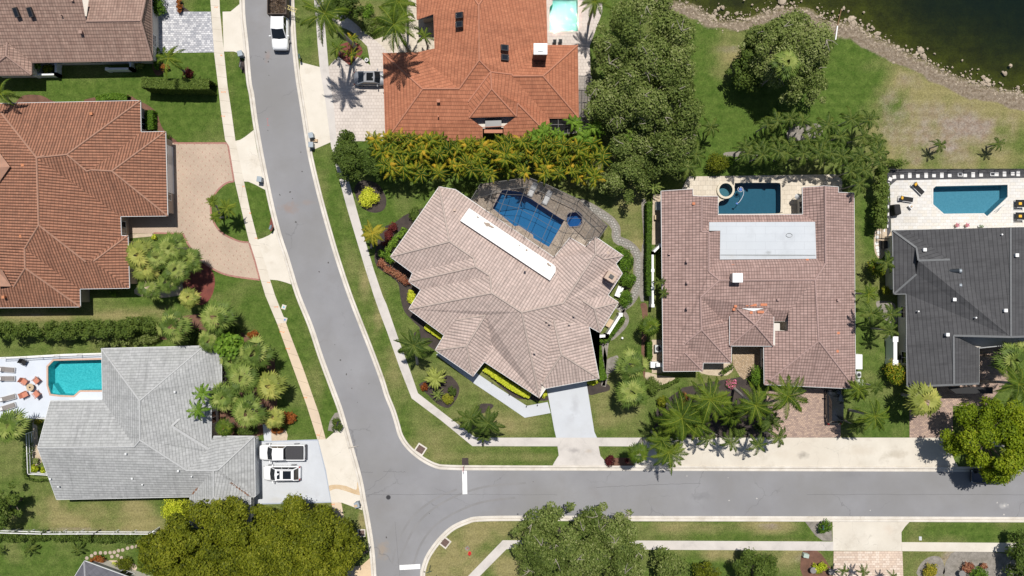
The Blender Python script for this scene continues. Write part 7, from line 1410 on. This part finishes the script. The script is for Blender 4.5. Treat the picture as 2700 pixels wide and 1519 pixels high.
    MB().box((x0+.02,0,.45),(.12,Wd*.8,.22)).build('front_bumper',plain('bumper_dark',(.04,.04,.045),.5) if 'bumper_dark' not in bpy.data.materials else bpy.data.materials['bumper_dark'],t)
    return t,dict(x0=x0,xe=xe,h=h,belt=belt,rx0=rx0,rx1=rx1,wt=wt_,H=H,gx1=gx1,L=L)
WP_=paint('white_car_paint',(.80,.81,.82)); SLV=paint('silver_car_paint',(.15,.16,.18),.4,0); BLK=paint('black_car_paint',(.012,.014,.017),.15); NVY=paint('navy_car_paint',(.01,.015,.03),.15)
t,q=car('pickup_truck','white crew cab pickup with a black folding bed cover on the silver roof house driveway','pickup truck',"Q885,267",0,5.85,2.0,1.9,WP_,'pickup')
x1=q['x0']+q['L']*.60; bd=MB(); h=q['h']
for sgn in (-1,1): bd.box(((x1+q['xe'])/2,sgn*(h-.06),.75),(q['xe']-x1,.12,.72))
bd.box((q['xe']-.05,0,.75),(.1,2*h-.24,.72)); bd.box(((x1+q['xe'])/2,0,.5),(q['xe']-x1-.1,2*h-.24,.1)); bevel(bd.build('bed',WP_,t),.03)
cv=MB(); cv.box(((x1+q['xe'])/2-.05,0,1.13),(q['xe']-x1-.26,2*h-.3,.05))
for k in range(5): cv.box((x1+.2+(q['xe']-x1-.4)*(k+.5)/5,0,1.165),(.3,2*h-.36,.02))
cv.build('bed_cover',plain('bed_cover_vinyl',(.035,.035,.04),.6),t); MB().box((q['xe']+.06,0,.5),(.14,1.9,.2)).build('rear_bumper',bpy.data.materials['bumper_dark'],t)
t,q=car('suv','white sport utility car with dark glass roof panels below the white pickup','car',"Q880,466",0,4.75,1.92,1.75,WP_,'suv')
for xa,xb in ((.10,.26),(.42,.86)): MB().box((q['rx0']+(q['rx1']-q['rx0'])*(xa+xb)/2,0,q['H']+.012),((q['rx1']-q['rx0'])*(xb-xa),q['wt']*1.45,.02)).build('glass_panel',GLASS,t)
for sgn in (-1,1): MB().bar((q['rx0']+.2,sgn*q['wt']*.92,q['H']+.04),(q['rx1']-.1,sgn*q['wt']*.92,q['H']+.04),.05).build('roof_rail',RIM,t)
t,q=car('sedan','silver grey sedan with a black sunroof tucked against the terracotta house','car',(980,206),R(180),4.6,1.84,1.42,SLV,'sedan')
MB().box((q['rx0']+(q['rx1']-q['rx0'])*.42,0,q['H']+.012),((q['rx1']-q['rx0'])*.62,q['wt']*1.5,.02)).build('sunroof',GLASS,t)
t,q=car('suv','black sport utility car in the shade of the mauve garage','car',(2200,1068),R(-90),4.9,1.95,1.75,BLK,'suv')
t,q=car('sedan','dark navy car parked under the bright street tree','car',(2612,1257),0,4.7,1.85,1.42,NVY,'sedan')
t,q=car('work_truck','white work truck with a bed of brown yard debris at the top of the road','truck',(739,64),R(90),6.6,2.1,2.1,WP_,'truck')
x1=q['x0']+q['L']*.60; bx=MB(); W2=2.35; Lb=5.2; xm=x1+.15+Lb/2; DB=plain('truck_bed_brown',(.10,.075,.06),.8)
for sgn in (-1,1): bx.box((xm,sgn*W2/2,1.55),(Lb,.08,1.3))
bx.box((x1+.15,0,1.55),(.08,W2,1.3)); bx.box((xm,0,.95),(Lb,W2,.12)); bx.build('dump_bed',DB,t)
link(bpy.data.objects.new('yard_debris',clumps_mesh('yard_debris',[(x1+.7+k*.75,y_,1.35,.62,.2+.3*((k+j)%2)) for k in range(6) for j,y_ in enumerate((-.6,0,.6))],.3,120,leaf_mat('dry_debris',[(.05,.03,.02),(.12,.08,.05),(.2,.14,.09),(.3,.22,.14)]),9,aspect=.2)),t)
for x_ in (xm+.9,xm+1.7):
    for sgn in (-1,1): wheel(t,x_,sgn*.95,.42,.28)
MB().box((xm-.5,0,.6),(Lb+1.2,.8,.3)).build('chassis',DARKM,t)
p=W((771,27),1.2); t=thing('ladder','yellow ladder sticking out sideways from the work truck','ladder',(p.x,p.y,1.7),R(-22)); b=MB(); YL=plain('ladder_yellow',(.62,.52,.2),.6)
for y_ in (-.22,.22): b.box((0,y_,0),(1.5,.06,.08))
for k in range(6): b.box((-.62+k*.25,0,0),(.05,.44,.05))
b.build('frame',YL,t); MB().box((.0,0,-.1),(1.4,.06,.06)).build('stay',DARKM,t)
